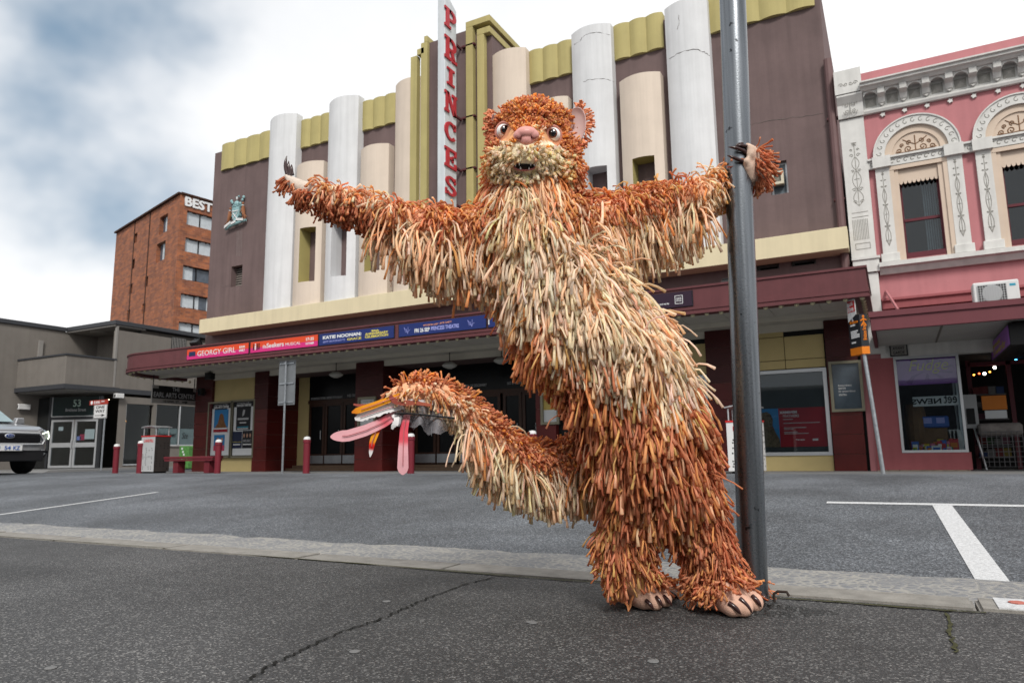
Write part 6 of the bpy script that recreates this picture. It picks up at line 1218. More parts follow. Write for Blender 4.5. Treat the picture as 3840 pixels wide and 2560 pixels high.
mb = MB(); mb.prism([CP(.02, -.80, .30), CP(.02, .80, .30), CP(.16, .84, .50), CP(.16, -.84, .50)], (.08*CS, 0, 0)); mb.box(CP(-.1, 0, 0).x, CP(.22, 0, 0).x, CP(0, -.74, 0).y, CP(0, .74, 0).y, CP(0, 0, .27).z, CP(0, 0, .48).z); mb.build('bumper', m_carb, CAR, bevel=.02)
MB().box(CP(.25, 0, 0).x, CP(.275, 0, 0).x, CP(0, -.26, 0).y, CP(0, .26, 0).y, CP(0, 0, .49).z, CP(0, 0, .61).z).build('number_plate', m_whitep, CAR, bevel=.004); m_pb = mat('plate_blue', (.04, .12, .42), .5)
for s_, y_, w_ in (('J', -.22, .045), ('54', -.09, .12), ('KZ', .08, .13)): text(s_, CP(.278, y_, .51), Y_, Z_, w_*CS, .08*CS, m_pb, CAR, .02)
for s in (-1, 1):
    mb = MB(); mb.hexa([CP(.19, s*.64, .70), CP(.06, s*.88, .73), CP(-.15, s*.915, .80), CP(.0, s*.64, .75), CP(.17, s*.64, .82), CP(.05, s*.88, .90), CP(-.15, s*.90, .96), CP(.0, s*.64, .90)]); HL = mb.build('headlight', m_head, CAR)
    MB().tube([CP(.18, s*.66, .835), CP(.09, s*.86, .91), CP(.07, s*.90, .80), CP(.11, s*.86, .745)], .014*CS, 5).build('running_lamp', m_drl, HL)
    MB().lathe(CP(.19, s*.72, .45), [(.07*CS, -.01), (.06*CS, .012), (.02*CS, .02)], 12, Matrix.Rotation(math.radians(90), 3, 'Y')).build('fog_lamp', m_head, CAR)
    mb = MB(); mb.hexa([CP(-1.25, s*.86, 1.12), CP(-1.25, s*1.08, 1.12), CP(-1.4, s*1.08, 1.12), CP(-1.4, s*.86, 1.12), CP(-1.25, s*.9, 1.26), CP(-1.25, s*1.06, 1.26), CP(-1.4, s*1.06, 1.26), CP(-1.4, s*.9, 1.26)]); mb.build('mirror', m_car, CAR, bevel=.02)
    for xw in (-.62, -3.3):
        W_ = MB().lathe(CP(xw, s*.77, .345), [(.20*CS, -.11*CS), (.33*CS, -.11*CS), (.345*CS, -.07*CS), (.345*CS, .07*CS), (.33*CS, .11*CS), (.20*CS, .11*CS)], 28, Matrix.Rotation(math.radians(90), 3, 'X')).build('wheel', m_tyre, CAR, smooth=True); MB().lathe(CP(xw, s*.77, .345), [(.2*CS, -.1*CS), (.2*CS, .1*CS)], 20, Matrix.Rotation(math.radians(90), 3, 'X')).build('rim', m_alu, W_)
# ================================================================ shops behind the camera, only seen as reflections
OP = empty('opposite_shops', (-12, -10, 0), 'pale two tone shopfront row on the near side of the street', 'building')
mb = MB(); mb.box(-70, 30, -11.5, -10, -.2, 4.6); mb.build('wall', mat('blue_grey_render', (.16, .18, .21), .8, .1, 1), OP); MB().box(-70, 30, -10.06, -10.001, 2.9, 3.5).build('sign_band', mat('teal_band', (.07, .16, .2), .7, .1), OP)
for k in range(14): MB().box(-66+7*k, -61+7*k, -10.05, -10.001, .3, 2.7).build('shop_window', m_dark, OP)
MB().box(-70, 30, -10.3, -10.001, 4.4, 4.8).build('parapet', m_trim, OP)
# ================================================================ steel pole in the foreground
pb = G(2826, 2262); PR = .0585
ALB = 1.
hf = Vector((-math.sin(YAW), math.cos(YAW), 0))
def A_(x, y, dist):                         # d-pixel of the photograph at a level distance from the camera
    d = ray(x*K, y*K); t = dist/d.dot(hf); return CAM+d*t, t
PY = pb.y; pt_ = U(2743, -120, PY)
POLE = empty('steel_pole', pb, 'tall weathered galvanised steel pole in the foreground gripped by the costume paw', 'pole')
def pole_mat():
    m = bpy.data.materials.new('weathered_galvanised_pole'); m.use_nodes = True; nt = m.node_tree; L = nt.links.new; b = nt.nodes['Principled BSDF']
    g = nt.nodes.new('ShaderNodeNewGeometry'); mp = nt.nodes.new('ShaderNodeMapping'); mp.inputs['Scale'].default_value = (60, 60, 1.2); L(g.outputs['Position'], mp.inputs['Vector'])
    n = nt.nodes.new('ShaderNodeTexNoise'); n.inputs['Scale'].default_value = 1; n.inputs['Detail'].default_value = 6; L(mp.outputs[0], n.inputs['Vector'])
    n2 = nt.nodes.new('ShaderNodeTexNoise'); n2.inputs['Scale'].default_value = 130; n2.inputs['Detail'].default_value = 3; L(g.outputs['Position'], n2.inputs['Vector'])
    n3 = nt.nodes.new('ShaderNodeTexNoise'); n3.inputs['Scale'].default_value = 22; n3.inputs['Detail'].default_value = 2; L(g.outputs['Position'], n3.inputs['Vector'])
    cr = nt.nodes.new('ShaderNodeValToRGB'); cr.color_ramp.elements[0].position = .3; cr.color_ramp.elements[0].color = (.105, .115, .125, 1); cr.color_ramp.elements[1].position = .7; cr.color_ramp.elements[1].color = (.20, .215, .235, 1); L(n.outputs['Fac'], cr.inputs[0])
    st = nt.nodes.new('ShaderNodeMapRange'); st.inputs['From Min'].default_value = .70; st.inputs['From Max'].default_value = .74; st.inputs['To Min'].default_value = 1; st.inputs['To Max'].default_value = .25; L(n3.outputs['Fac'], st.inputs['Value'])
    vm = nt.nodes.new('ShaderNodeVectorMath'); vm.operation = 'SCALE'; L(cr.outputs[0], vm.inputs[0]); L(st.outputs[0], vm.inputs['Scale']); L(vm.outputs[0], b.inputs['Base Color'])
    b.inputs['Metallic'].default_value = .95; mr = nt.nodes.new('ShaderNodeMapRange'); mr.inputs['To Min'].default_value = .22; mr.inputs['To Max'].default_value = .36; L(n2.outputs['Fac'], mr.inputs['Value']); L(mr.outputs[0], b.inputs['Roughness'])
    bp = nt.nodes.new('ShaderNodeBump'); bp.inputs['Distance'].default_value = .0003; L(n2.outputs['Fac'], bp.inputs['Height']); L(bp.outputs[0], b.inputs['Normal']); return m
MB().tube([pb-Z_*.05, pb.lerp(pt_, .5), pt_], PR, 40).build('shaft', pole_mat(), POLE, smooth=True)
MB().lathe(pb, [(PR+.035, 0), (PR+.03, .012), (PR+.002, .02)], 24).build('base_collar', m_patch, POLE, smooth=True)
def pole_at(y): p, t = A_(1690, y, 3); z = None; k = (U(2760, y*K, PY).z-pb.z)/(pt_.z-pb.z); return pb.lerp(pt_, k)
q_ = G(2905, 2268); hk = MB(); hk.tube([q_, q_+Z_*.045, q_+Z_*.055+X_*.015, q_+Z_*.055+X_*.05, q_+Z_*.04+X_*.058], .006, 6); top(hk, 'anchor_hook', mat('rusty_hook', (.03, .02, .016), .8), 'bent rusty iron hook sticking out of the pavement beside the pole', 'hook')
# ================================================================ the costumed animal
d_ = ray(2780, 2310); FD = (CAM+d_*(-H/d_.z)).dot(hf); PD = pb.dot(hf); BD = FD+.10
MAS = empty('animal_costume', Vector((CAM+hf*BD+_r0*.27).to_tuple()[:2]+(0,)), 'performer in shaggy orange and cream animal costume with long tail, leaning off a pole', 'costume')
SEG = []   # (part, p0, r0, p1, r1)
def chain(part, pts):
    Q = []
    for x, y, r, dz in pts:
        if dz is None:                                            # resting on the ground
            d = ray(x*K, y*K); t = H/(r*K/F-d.z); p = CAM+d*t
        else: p, t = A_(x, y, BD+dz)
        Q.append((p, r*K/F*t))
    for a, b in zip(Q, Q[1:]): SEG.append((part, a[0], a[1], b[0], b[1]))
    if len(Q) == 1: SEG.append((part, Q[0][0], Q[0][1], Q[0][0]+Vector((0, 0, .001)), Q[0][1]))
    return Q
chain('head', [(1224, 324, 78, .02), (1226, 350, 91, .02)]); chain('head', [(1226, 350, 91, .02), (1224, 410, 92, .03)])
chain('head', [(1260, 306, 46, .02), (1186, 304, 46, .02)]); chain('head', [(1216, 305, 55, -.03), (1212, 325, 55, -.07)]); chain('muzzle', [(1212, 330, 50, -.12), (1208, 352, 50, -.15)]); chain('muzzle', [(1240, 368, 50, -.08), (1176, 368, 50, -.08)]); chain('muzzle', [(1207, 392, 40, -.10)])
chain('neck', [(1224, 410, 91, .03), (1216, 470, 92, .03), (1222, 540, 106, .03)])
chain('torso', [(1222, 540, 104, .03), (1248, 620, 104, .02), (1302, 700, 117, .0), (1360, 780, 127, -.02), (1418, 850, 132, -.02), (1457, 930, 124, .0), (1481, 1010, 118, .0), (1506, 1070, 102, .0)]); chain('torso', [(1266, 682, 92, -.01), (1300, 752, 90, -.03), (1318, 795, 80, -.03)])
chain('armL', [(1160, 540, 68, .03), (1060, 550, 51, .0), (960, 518, 38, -.04), (860, 486, 28, -.08), (780, 462, 22, -.1), (735, 447, 20, -.11)])
chain('handL', [(735, 452, 20, -.11), (700, 436, 20, -.12), (672, 420, 15, -.12)]); chain('handL', [(706, 428, 9, -.13), (712, 424, 8, -.13)]); chain('handL', [(664, 412, 8, -.13), (658, 405, 7, -.13)]); chain('handL', [(668, 410, 8, -.10), (664, 404, 7, -.10)])
HD = pole_at(400).dot(hf)-CAM.dot(hf)-BD
chain('armR', [(1300, 540, 76, .03), (1400, 512, 58, .05), (1500, 482, 43, .1), (1590, 452, 34, HD), (1660, 426, 28, HD+.075), (1700, 415, 26, HD+.085)])
chain('handR', [(1700, 415, 24, HD+.08), (1738, 400, 24, HD+.02), (1736, 375, 22, HD-.02), (1734, 352, 16, HD-.04)])
chain('handR', [(1724, 408, 13, HD-.03), (1720, 385, 14, HD-.05), (1714, 371, 9, HD-.07)]); chain('handR', [(1730, 370, 13, HD-.03), (1723, 353, 10, HD-.07)]); chain('handR', [(1732, 350, 12, HD-.03), (1724, 340, 9, HD-.07)]); chain('handR', [(1726, 342, 10, HD-.01), (1716, 333, 7, HD-.05)])
chain('legL', [(1476, 1040, 80, .0), (1470, 1120, 60, -.02), (1446, 1195, 53, .0), (1434, 1255, 50, .02), (1456, 1325, 38, .02)])
chain('legR', [(1548, 1050, 82, .02), (1582, 1130, 56, .02), (1610, 1200, 45, .02), (1634, 1270, 41, .01), (1652, 1325, 41, .0)])
chain('footL', [(1452, 1348, 38, None), (1480, 1364, 34, None)]); 
for a, b in (((1478, 1366, 26), (1482, 1380, 19)), ((1495, 1366, 26), (1505, 1382, 19)), ((1508, 1362, 26), (1527, 1376, 18)), ((1510, 1356, 24), (1542, 1364, 15))): chain('footL', [(*a, None), (*b, None)])
chain('footR', [(1642, 1345, 52, None), (1672, 1364, 42, None)])
for a, b in (((1668, 1372, 34), (1682, 1392, 24)), ((1685, 1372, 34), (1707, 1392, 24)), ((1698, 1368, 32), (1731, 1382, 23)), ((1705, 1362, 28), (1748, 1368, 18))): chain('footR', [(*a, None), (*b, None)])
chain('tail', [(1420, 1020, 76, .14), (1340, 1060, 50, .18), (1266, 1072, 42, .16), (1192, 1050, 38, .1), (1124, 1002, 37, .04), (1066, 946, 35, -.02), (1008, 908, 32, -.06), (950, 900, 27, -.08), (912, 905, 19, -.09)])
mb = MB()
for part, a, ra, b, rb_ in SEG:
    n = max(2, int((b-a).length/.02)+1)
    for k in range(n):
        u = k/(n-1); mb.ball(a.lerp(b, u), ra+(rb_-ra)*u, nu=14, nv=10)
me = bpy.data.meshes.new('body_source'); me.from_pydata(mb.v, [], mb.f); ob = bpy.data.objects.new('body_source', me); COL.objects.link(ob)
md = ob.modifiers.new('r', 'REMESH'); md.mode = 'VOXEL'; md.voxel_size = .0095; md2 = ob.modifiers.new('s', 'SMOOTH'); md2.factor = .5; md2.iterations = 3
dg = bpy.context.evaluated_depsgraph_get(); BM = bpy.data.meshes.new_from_object(ob.evaluated_get(dg)); bpy.data.objects.remove(ob); bpy.data.meshes.remove(me)
BM.name = 'body'; nv_ = len(BM.vertices); co = np.empty(nv_*3); BM.vertices.foreach_get('co', co); co = co.reshape(-1, 3)
def nearest_part(P):
    best = np.full(len(P), 1e9); lab = np.zeros(len(P), int); names = []
    for part, a, ra, b, rb_ in SEG:
        if part not in names: names.append(part)
        a, b = np.array(a), np.array(b); ab = b-a; t = np.clip(((P-a)@ab)/(ab@ab), 0, 1); d = np.linalg.norm(P-(a+t[:, None]*ab), axis=1)-(ra+(rb_-ra)*t)
        m = d < best; best[m] = d[m]; lab[m] = names.index(part)
    return lab, names
RM = np.array([_r, _u, _fw])
def proj(P):
    c = (P-np.array(CAM))@RM.T; return (1920+F*c[:, 0]/c[:, 2])/K, (1280-F*c[:, 1]/c[:, 2])/K
lab, PN = nearest_part(co)
isin = lambda l, *n: np.isin(l, [PN.index(k) for k in n])
colv = np.ones((nv_, 4)); colv[:, :3] = (.80, .43, .25); colv[isin(lab, 'footL', 'footR'), :3] = (.58, .36, .27); colv[isin(lab, 'handR'), :3] = (.58, .43, .34); colv[isin(lab, 'handL'), :3] = (.56, .48, .41); colv[isin(lab, 'head'), :3] = (.64, .28, .15); px_b, py_b = proj(co); colv[(isin(lab, 'muzzle') & (py_b > 325)), :3] = (.97, .85, .62); colv[(isin(lab, 'muzzle') & (py_b <= 325)), :3] = (.75, .38, .18)
ca_ = BM.color_attributes.new('Col', 'FLOAT_COLOR', 'POINT'); ca_.data.foreach_set('color', colv.astype(np.float32).ravel())
BM.polygons.foreach_set('use_smooth', [True]*len(BM.polygons))
bv = BVHTree.FromPolygons([tuple(c) for c in co], [tuple(p.vertices) for p in BM.polygons])
tri = []; 
for p in BM.polygons:
    v = p.vertices; tri.append((v[0], v[1], v[2]))
    if len(v) == 4: tri.append((v[0], v[2], v[3]))
tri = np.array(tri); nrm = np.empty(nv_*3); BM.vertices.foreach_get('normal', nrm); nrm = nrm.reshape(-1, 3)
mo = np.array(MAS.location); BM.vertices.foreach_set('co', (co-mo).ravel()); BM.update(); BM.materials.clear()
link_mesh('body', BM, mat('costume_fabric', (1, 1, 1), .85, .12, 30, .002, 200, attr='Col'), MAS)
# ---- fabric strands
e1, e2 = co[tri[:, 1]]-co[tri[:, 0]], co[tri[:, 2]]-co[tri[:, 0]]; area = np.linalg.norm(np.cross(e1, e2), axis=1)/2; cum = np.cumsum(area)
tl0, _ = nearest_part(co[tri].mean(1)); dens = np.select([np.isin(tl0, [PN.index('muzzle')]), np.isin(tl0, [PN.index('head')]), np.isin(tl0, [PN.index('torso'), PN.index('neck')])], [1.3, 2.7, .64], .95); cum = np.cumsum(area*dens)
NS = 26000; ti = np.searchsorted(cum, rng.random(NS)*cum[-1]); u = rng.random((NS, 2)); fl_ = u.sum(1) > 1; u[fl_] = 1-u[fl_]
w3_ = np.c_[1-u.sum(1), u]; root = (co[tri[ti]]*w3_[:, :, None]).sum(1); nn = (nrm[tri[ti]]*w3_[:, :, None]).sum(1); nn /= np.linalg.norm(nn, axis=1)[:, None]
lb, _ = nearest_part(root); x, y = proj(root); face = -(nn@np.array(_fw)) ; up = nn[:, 2]
def P(*n): return np.isin(lb, [PN.index(k) for k in n])
head = P('head')|P('muzzle'); ell = lambda cx, cy, a, b: ((x-cx)/a)**2+((y-cy)/b)**2 < 1
muz = head & (y > 316+np.abs(x-1210)*.38) & (y < 425) & (np.abs(x-1210) < 96) & (face > -.1)
keep = ~(head & (face > 0) & (ell(1157, 303, 21, 24)|ell(1271, 311, 21, 24)|ell(1208, 317, 25, 19)|ell(1205, 381, 28, 12)))
footfront = (P('footL') & ((y > 1350+(1500-x)*.25) & (x > 1470))) | (P('footR') & (y > 1352+(1690-x)*.5) & (x > 1648))
keep &= ~(P('footL', 'footR') & ((footfront & (face > -.2)) | (up < -.35)))
keep &= ~(P('handR') & ((x < 1737) & (face > -.35))); keep &= ~(P('handL') & ((up > .05) & (x < 742)))
keep &= ~(ell(1322, 292, 24, 40) & head & (face > .1))
root, nn, lb, x, y, face, up, muz, head = [a[keep] for a in (root, nn, lb, x, y, face, up, muz, head)]; NS = len(root)
RNG = rng.random
r01 = RNG(NS)
C_ = dict(rust=(.56, .20, .10), dark=(.30, .09, .045), orange=(.90, .47, .20), terra=(.82, .40, .23), gold=(.86, .56, .23), peach=(.95, .67, .44), cream=(.98, .83, .64), lemon=(.98, .85, .55), pale=(.99, .89, .73), pale2=(.99, .86, .64), hot=(.93, .43, .11), brick=(.70, .28, .15))
def pick(mask, opts):
    k = [o[0] for o in opts]; p = np.array([o[1] for o in opts], float); p /= p.sum(); idx = rng.choice(len(k), mask.sum(), p=p); colr[mask] = np.array([C_[a] for a in k])[idx]
colr = np.zeros((NS, 3)); ln = np.full(NS, .1); stiff = np.full(NS, .5); lift = np.full(NS, .36); rad = np.full(NS, .0038)
jx = x+rng.normal(0, 27, NS); jy = y+rng.normal(0, 27, NS)
nz = np.array([noise.noise(Vector(p)*11) for p in root]); nvx = np.array([noise.noise_vector(Vector(p)*7+Vector((9, 3, 5))) for p in root])
allm = np.ones(NS, bool)
pick(allm, [('rust', 3), ('terra', 3), ('orange', 3), ('gold', 1), ('brick', 2)])
# head: short upright tufts
hd = head & ~muz
pick(hd, [('rust', 2), ('brick', 4), ('terra', 3), ('orange', 1.5)]); fb = hd & (np.abs(jy-272-np.abs(jx-1214)*.08) < 20) & (face > 0); pick(fb, [('hot', 3), ('orange', 3), ('gold', 1.5), ('brick', 2)]); ck = hd & (jx > 1290) & (jy > 300); pick(ck, [('orange', 3), ('hot', 2), ('terra', 2), ('brick', 1.5)])
low = hd & (y > 370); pick(low, [('terra', 3), ('orange', 3), ('brick', 1.5), ('peach', .6)])
ln[hd] = .034+.026*RNG(hd.sum()); lift[hd] = .55; stiff[hd] = .95; ln[low] = .06+.03*RNG(low.sum()); stiff[low] = .6; rad[hd] = .0036
pick(muz, [('pale', 4), ('pale2', 4), ('lemon', 1), ('peach', .4)]); ln[muz] = .030+.024*RNG(muz.sum()); lift[muz] = .10; stiff[muz] = .8; rad[muz] = .0046
ed = muz & (np.abs(x-1210) > 70); pick(ed, [('lemon', 2), ('peach', 2), ('gold', 1), ('orange', 1)])
nk = P('neck') if False else np.isin(lb, [PN.index('neck')])
PP = lambda *n: np.isin(lb, [PN.index(k) for k in n])
nk = PP('neck'); pick(nk, [('terra', 3), ('orange', 4), ('gold', 1), ('brick', 2), ('peach', 1)]); nf_ = nk & (np.abs(jx-1212) < 62) & (face > 0); pick(nf_, [('cream', 4), ('peach', 3), ('lemon', 1)]); ln[nk] = .09+.09*RNG(nk.sum()); lift[nk] = .35
to = PP('torso'); ln[to] = .11+.10*RNG(to.sum())
lo_ = to & (x < 1340) & (y > 800); ln[lo_] *= .62
xb = np.interp(jy, [540, 680, 715, 765, 815, 845, 875, 905], [1120, 1145, 1235, 1288, 1330, 1410, 1520, 1680])
cr_ = to & (jx > xb) & (face > -.3) & (jy < 905); pick(to, [('terra', 3), ('orange', 4), ('gold', 1.5), ('brick', 2.5), ('rust', 1)]); pick(cr_, [('cream', 8), ('peach', 1.6), ('pale', 3)])
pr_ = cr_ & (jx > xb+190) & (jy > 640); pick(pr_, [('cream', 4), ('peach', 3.5), ('pale', 1)])
tr_ = to & ~cr_ & (np.abs(jx-xb) < 40) & (face > 0); pick(tr_, [('peach', 3), ('orange', 3), ('gold', 1.5), ('terra', 2)])
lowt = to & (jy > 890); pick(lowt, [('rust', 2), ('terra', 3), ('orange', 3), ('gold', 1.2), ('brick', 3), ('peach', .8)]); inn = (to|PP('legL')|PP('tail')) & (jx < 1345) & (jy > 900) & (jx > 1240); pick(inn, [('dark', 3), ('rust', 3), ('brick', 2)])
for nm, s in (('armL', 0), ('armR', 1)):
    m = PP(nm); pick(m, [('terra', 3), ('orange', 3), ('brick', 2), ('gold', 1), ('peach', 1)]); un = m & (up+rng.normal(0, .25, NS) < .05); pick(un, [('cream', 5), ('peach', 5), ('orange', .6)])
    hx_ = (x < 880) if s == 0 else (x > 1600)
    pick(un & hx_, [('terra', 3), ('rust', 3), ('brick', 2)] if s == 0 else [('peach', 3), ('cream', 4), ('orange', 2), ('gold', 1)])
    if s: pick(m & hx_ & ~un, [('cream', 3), ('peach', 3), ('orange', 3), ('gold', 1)])
    else: pick(m & (x < 900) & (x > 730) & (up > .4), [('cream', 2), ('peach', 2), ('orange', 3), ('terra', 2)])
    ln[m] = .065+.05*RNG(m.sum()); ln[un] = .13+.13*RNG(un.sum()); ln[un & hx_] = .05+.04*RNG((un & hx_).sum()); lift[m] = .35; lift[un] = .15; stiff[un] = .25
hm = PP('handL', 'handR'); pick(hm, [('brick', 3), ('terra', 3), ('rust', 2)]); ln[hm] = .045+.03*RNG(hm.sum()); lift[hm] = 1.; stiff[hm] = .9
lg = PP('legL', 'legR'); ln[lg] = .06+.07*RNG(lg.sum()); pick(lg, [('terra', 4), ('orange', 4), ('gold', 2.2), ('brick', 3), ('rust', 2)]); lr_ = PP('legR') & (x > 1590); pick(lr_, [('brick', 3), ('rust', 2), ('terra', 2), ('orange', 1)]); lift[lg] = .34
ft = PP('footL', 'footR'); ln[ft] = .05+.03*RNG(ft.sum()); pick(ft, [('terra', 3), ('orange', 3), ('brick', 3)]); stiff[ft] = .8; lift[ft] = .5
tl_ = PP('tail'); un = tl_ & (up+rng.normal(0, .2, NS) < -.18); pick(tl_, [('terra', 3), ('orange', 3), ('hot', 1), ('brick', 3), ('rust', 2)]); pick(un, [('cream', 5), ('peach', 2), ('lemon', 1)]); fr_ = tl_ & (np.abs(up) < .45) & (face > 0) & (x < 1120); pick(fr_, [('cream', 3), ('peach', 4), ('orange', 2), ('terra', 1)])
pick(un & (x > 1330), [('peach', 2), ('orange', 2), ('gold', 1), ('cream', 2)])
ln[tl_] = .032+.028*RNG(tl_.sum()); ln[un] = .10+.11*RNG(un.sum()); ln[un & (x < 1060)] = .05; lift[tl_] = .8; stiff[tl_] = .8; lift[un] = .15; stiff[un] = .25
nr_ = head & (face > 0) & ((((x-1157)/40)**2+((y-303)/42)**2 < 1)|(((x-1271)/40)**2+((y-311)/42)**2 < 1)|(((x-1208)/52)**2+((y-328)/54)**2 < 1)); ln[nr_] = .018+.014*RNG(nr_.sum()); lift[nr_] = 1.1
bt_ = nr_ & (np.abs(x-1210) < 56) & (y > 298) & (y < 338); pick(bt_, [('lemon', 2), ('cream', 2), ('hot', 1.4), ('orange', 1.2)])
long_ = to|nk|(ln > .12); rad[to] = .0047; rad[(ln > .12) & ~to] = .0043
colr *= (.86+.28*RNG(NS))[:, None]; colr *= 1+rng.normal(0, .03, (NS, 3))
KS = 5; g_ = np.array([0, 0, -1.]); tang = g_-nn*(nn@g_)[:, None]; tl2 = np.linalg.norm(tang, axis=1); clump = nvx-nn*(nvx*nn).sum(1)[:, None]; rv = rng.normal(size=(NS, 3)); rv /= np.linalg.norm(rv, axis=1)[:, None]
rt = rv-nn*(rv*nn).sum(1)[:, None]
# on the head the tufts sweep away from the nose, on hands and feet towards the tips
flow = tang.copy(); hc = np.array(A_(1208, 320, BD-.2)[0]); out_ = root-hc; out_ -= nn*(out_*nn).sum(1)[:, None]; out_ /= np.linalg.norm(out_, axis=1)[:, None]+1e-6; flow[muz] = out_[muz]*.9+tang[muz]*.5+rt[muz]*.4; hm2 = head & ~muz; flow[hm2] = out_[hm2]*.55+tang[hm2]*.35+rt[hm2]*.45
dr = nn*lift[:, None]+flow*.7+clump*(.75*~head)[:, None]+rt*(.32+.34*(1-tl2)+.5*(r01 < .12))[:, None]; dr /= np.linalg.norm(dr, axis=1)[:, None]
pts = np.zeros((NS, KS+1, 3)); pts[:, 0] = root-nn*.004; cur = root.copy(); off_ = .006+.030*RNG(NS)**1.5
for k in range(1, KS+1):
    nx_ = cur+dr*(ln/KS)[:, None]
    for i in range(NS):
        h_ = bv.find_nearest(Vector(nx_[i]), .12)
        if h_[0] is not None:
            sd_ = (Vector(nx_[i])-h_[0]).dot(h_[1]); mn = off_[i]*min(1, k/2)
            if sd_ < mn: nx_[i] += np.array(h_[1])*(mn-sd_)
    nx_[:, 2] = np.maximum(nx_[:, 2], .006)
    dd_ = nx_-cur; L_ = np.linalg.norm(dd_, axis=1)[:, None]+1e-9; nx_ = cur+dd_/L_*(ln/KS)[:, None]; pts[:, k] = nx_; dr = dd_/L_
    dr = dr+g_*(.85*(1-stiff))[:, None]+rng.normal(0, 1, (NS, 3))*np.where(long_, .17, .24)[:, None]; dr /= np.linalg.norm(dr, axis=1)[:, None]; cur = nx_
tx_, ty_ = proj(pts[:, -1]); fL = np.isin(lb, [PN.index('legL'), PN.index('footL')]); fR = np.isin(lb, [PN.index('legR'), PN.index('footR')])
ok_ = ~(((fL & (ty_ > 1366+(1490-tx_)*.35) & (tx_ > 1466)) | (fR & (ty_ > 1372+(1690-tx_)*.45) & (tx_ > 1652))) & (face > -.3))
tip_eye = ((((tx_-1157)/20)**2+((ty_-303)/23)**2 < 1) | (((tx_-1271)/20)**2+((ty_-311)/23)**2 < 1) | (((tx_-1208)/24)**2+((ty_-317)/19)**2 < 1) | (((tx_-1205)/25)**2+((ty_-381)/9)**2 < 1)) & head & (face > -.1)
ok_ &= ~tip_eye; ok_ &= ~((nz > .16) & (RNG(NS) < .62) & np.isin(lb, [PN.index(k) for k in ('torso', 'legL', 'legR', 'armL', 'armR', 'neck')]) & (up > -.3)); ok_ &= ~((fL & (ty_ > 1388)) | (fR & (ty_ > 1404) & (tx_ < 1660)))
def strand_mesh(name, I, nsd=6):
    n = len(I); Pp = pts[I]; T = np.gradient(Pp, axis=1); T /= np.linalg.norm(T, axis=2)[..., None]+1e-9; ref = rv[I][:, None, :]+np.zeros_like(T); X = np.cross(T, ref); X /= np.linalg.norm(X, axis=2)[..., None]+1e-9; Yv = np.cross(T, X)
    prof_ = np.array([1.0, 1.02, .96, .92, .95, 1.38]); an = 2*np.pi*np.arange(nsd)/nsd
    R_ = (rad[I]*(.85+.35*r01[:NS][I]))[:, None]*prof_[None, :]
    V = Pp[:, :, None, :]+R_[:, :, None, None]*(X[:, :, None, :]*1.15*np.cos(an)[None, None, :, None]+Yv[:, :, None, :]*.68*np.sin(an)[None, None, :, None])
    nvp = (KS+1)*nsd; V = V.reshape(-1, 3)-mo; k_ = np.arange(nsd); q1 = []
    for j in range(KS): q1.append(np.stack([j*nsd+k_, j*nsd+(k_+1) % nsd, (j+1)*nsd+(k_+1) % nsd, (j+1)*nsd+k_], 1))
    q1 = np.concatenate(q1); capf = KS*nsd+k_; one = np.concatenate([q1.ravel(), capf]); nl_ = len(one); loops = (one[None, :]+(np.arange(n)*nvp)[:, None]).ravel()
    st = np.concatenate([np.arange(len(q1))*4, [len(q1)*4]]); starts = (st[None, :]+(np.arange(n)*nl_)[:, None]).ravel()
    me = bpy.data.meshes.new(name); me.vertices.add(len(V)); me.vertices.foreach_set('co', V.astype(np.float32).ravel()); me.loops.add(len(loops)); me.loops.foreach_set('vertex_index', loops.astype(np.int32)); me.polygons.add(len(starts)); me.polygons.foreach_set('loop_start', starts.astype(np.int32))
    me.update(calc_edges=True); sm = np.ones((n, len(st)), bool); sm[:, -1] = False; me.polygons.foreach_set('use_smooth', sm.ravel())
    a_ = me.color_attributes.new('Col', 'FLOAT_COLOR', 'POINT'); cc = np.ones((n, nvp, 4), np.float32); cc[:, :, :3] = colr[I][:, None, :]; a_.data.foreach_set('color', cc.ravel()); me.validate(); return me
m_str = mat('fabric_strand', (1, 1, 1), .95, .10, 60, .0008, 500, attr='Col', spec=.06)
_nt = m_str.node_tree; _o = _nt.nodes['Material Output']; _p = _nt.nodes['Principled BSDF']; _tr = _nt.nodes.new('ShaderNodeBsdfTranslucent'); _mx = _nt.nodes.new('ShaderNodeMixShader'); _mx.inputs[0].default_value = .5
_nt.links.new(_p.inputs['Base Color'].links[0].from_socket, _tr.inputs[0]); _nt.links.new(_p.outputs[0], _mx.inputs[1]); _nt.links.new(_tr.outputs[0], _mx.inputs[2]); _nt.links.new(_mx.outputs[0], _o.inputs['Surface'])
score = ln*(face > .25)*(.5+face); score[~ok_] = -1; order = np.argsort(-score); order = order[ok_[order]]; big = order[:300]; rest = order[300:]
link_mesh('fringe', strand_mesh('fringe', rest), m_str, MAS)['kind'] = 'stuff'
for i in big: link_mesh('strand', strand_mesh('strand', np.array([i])), m_str, MAS)
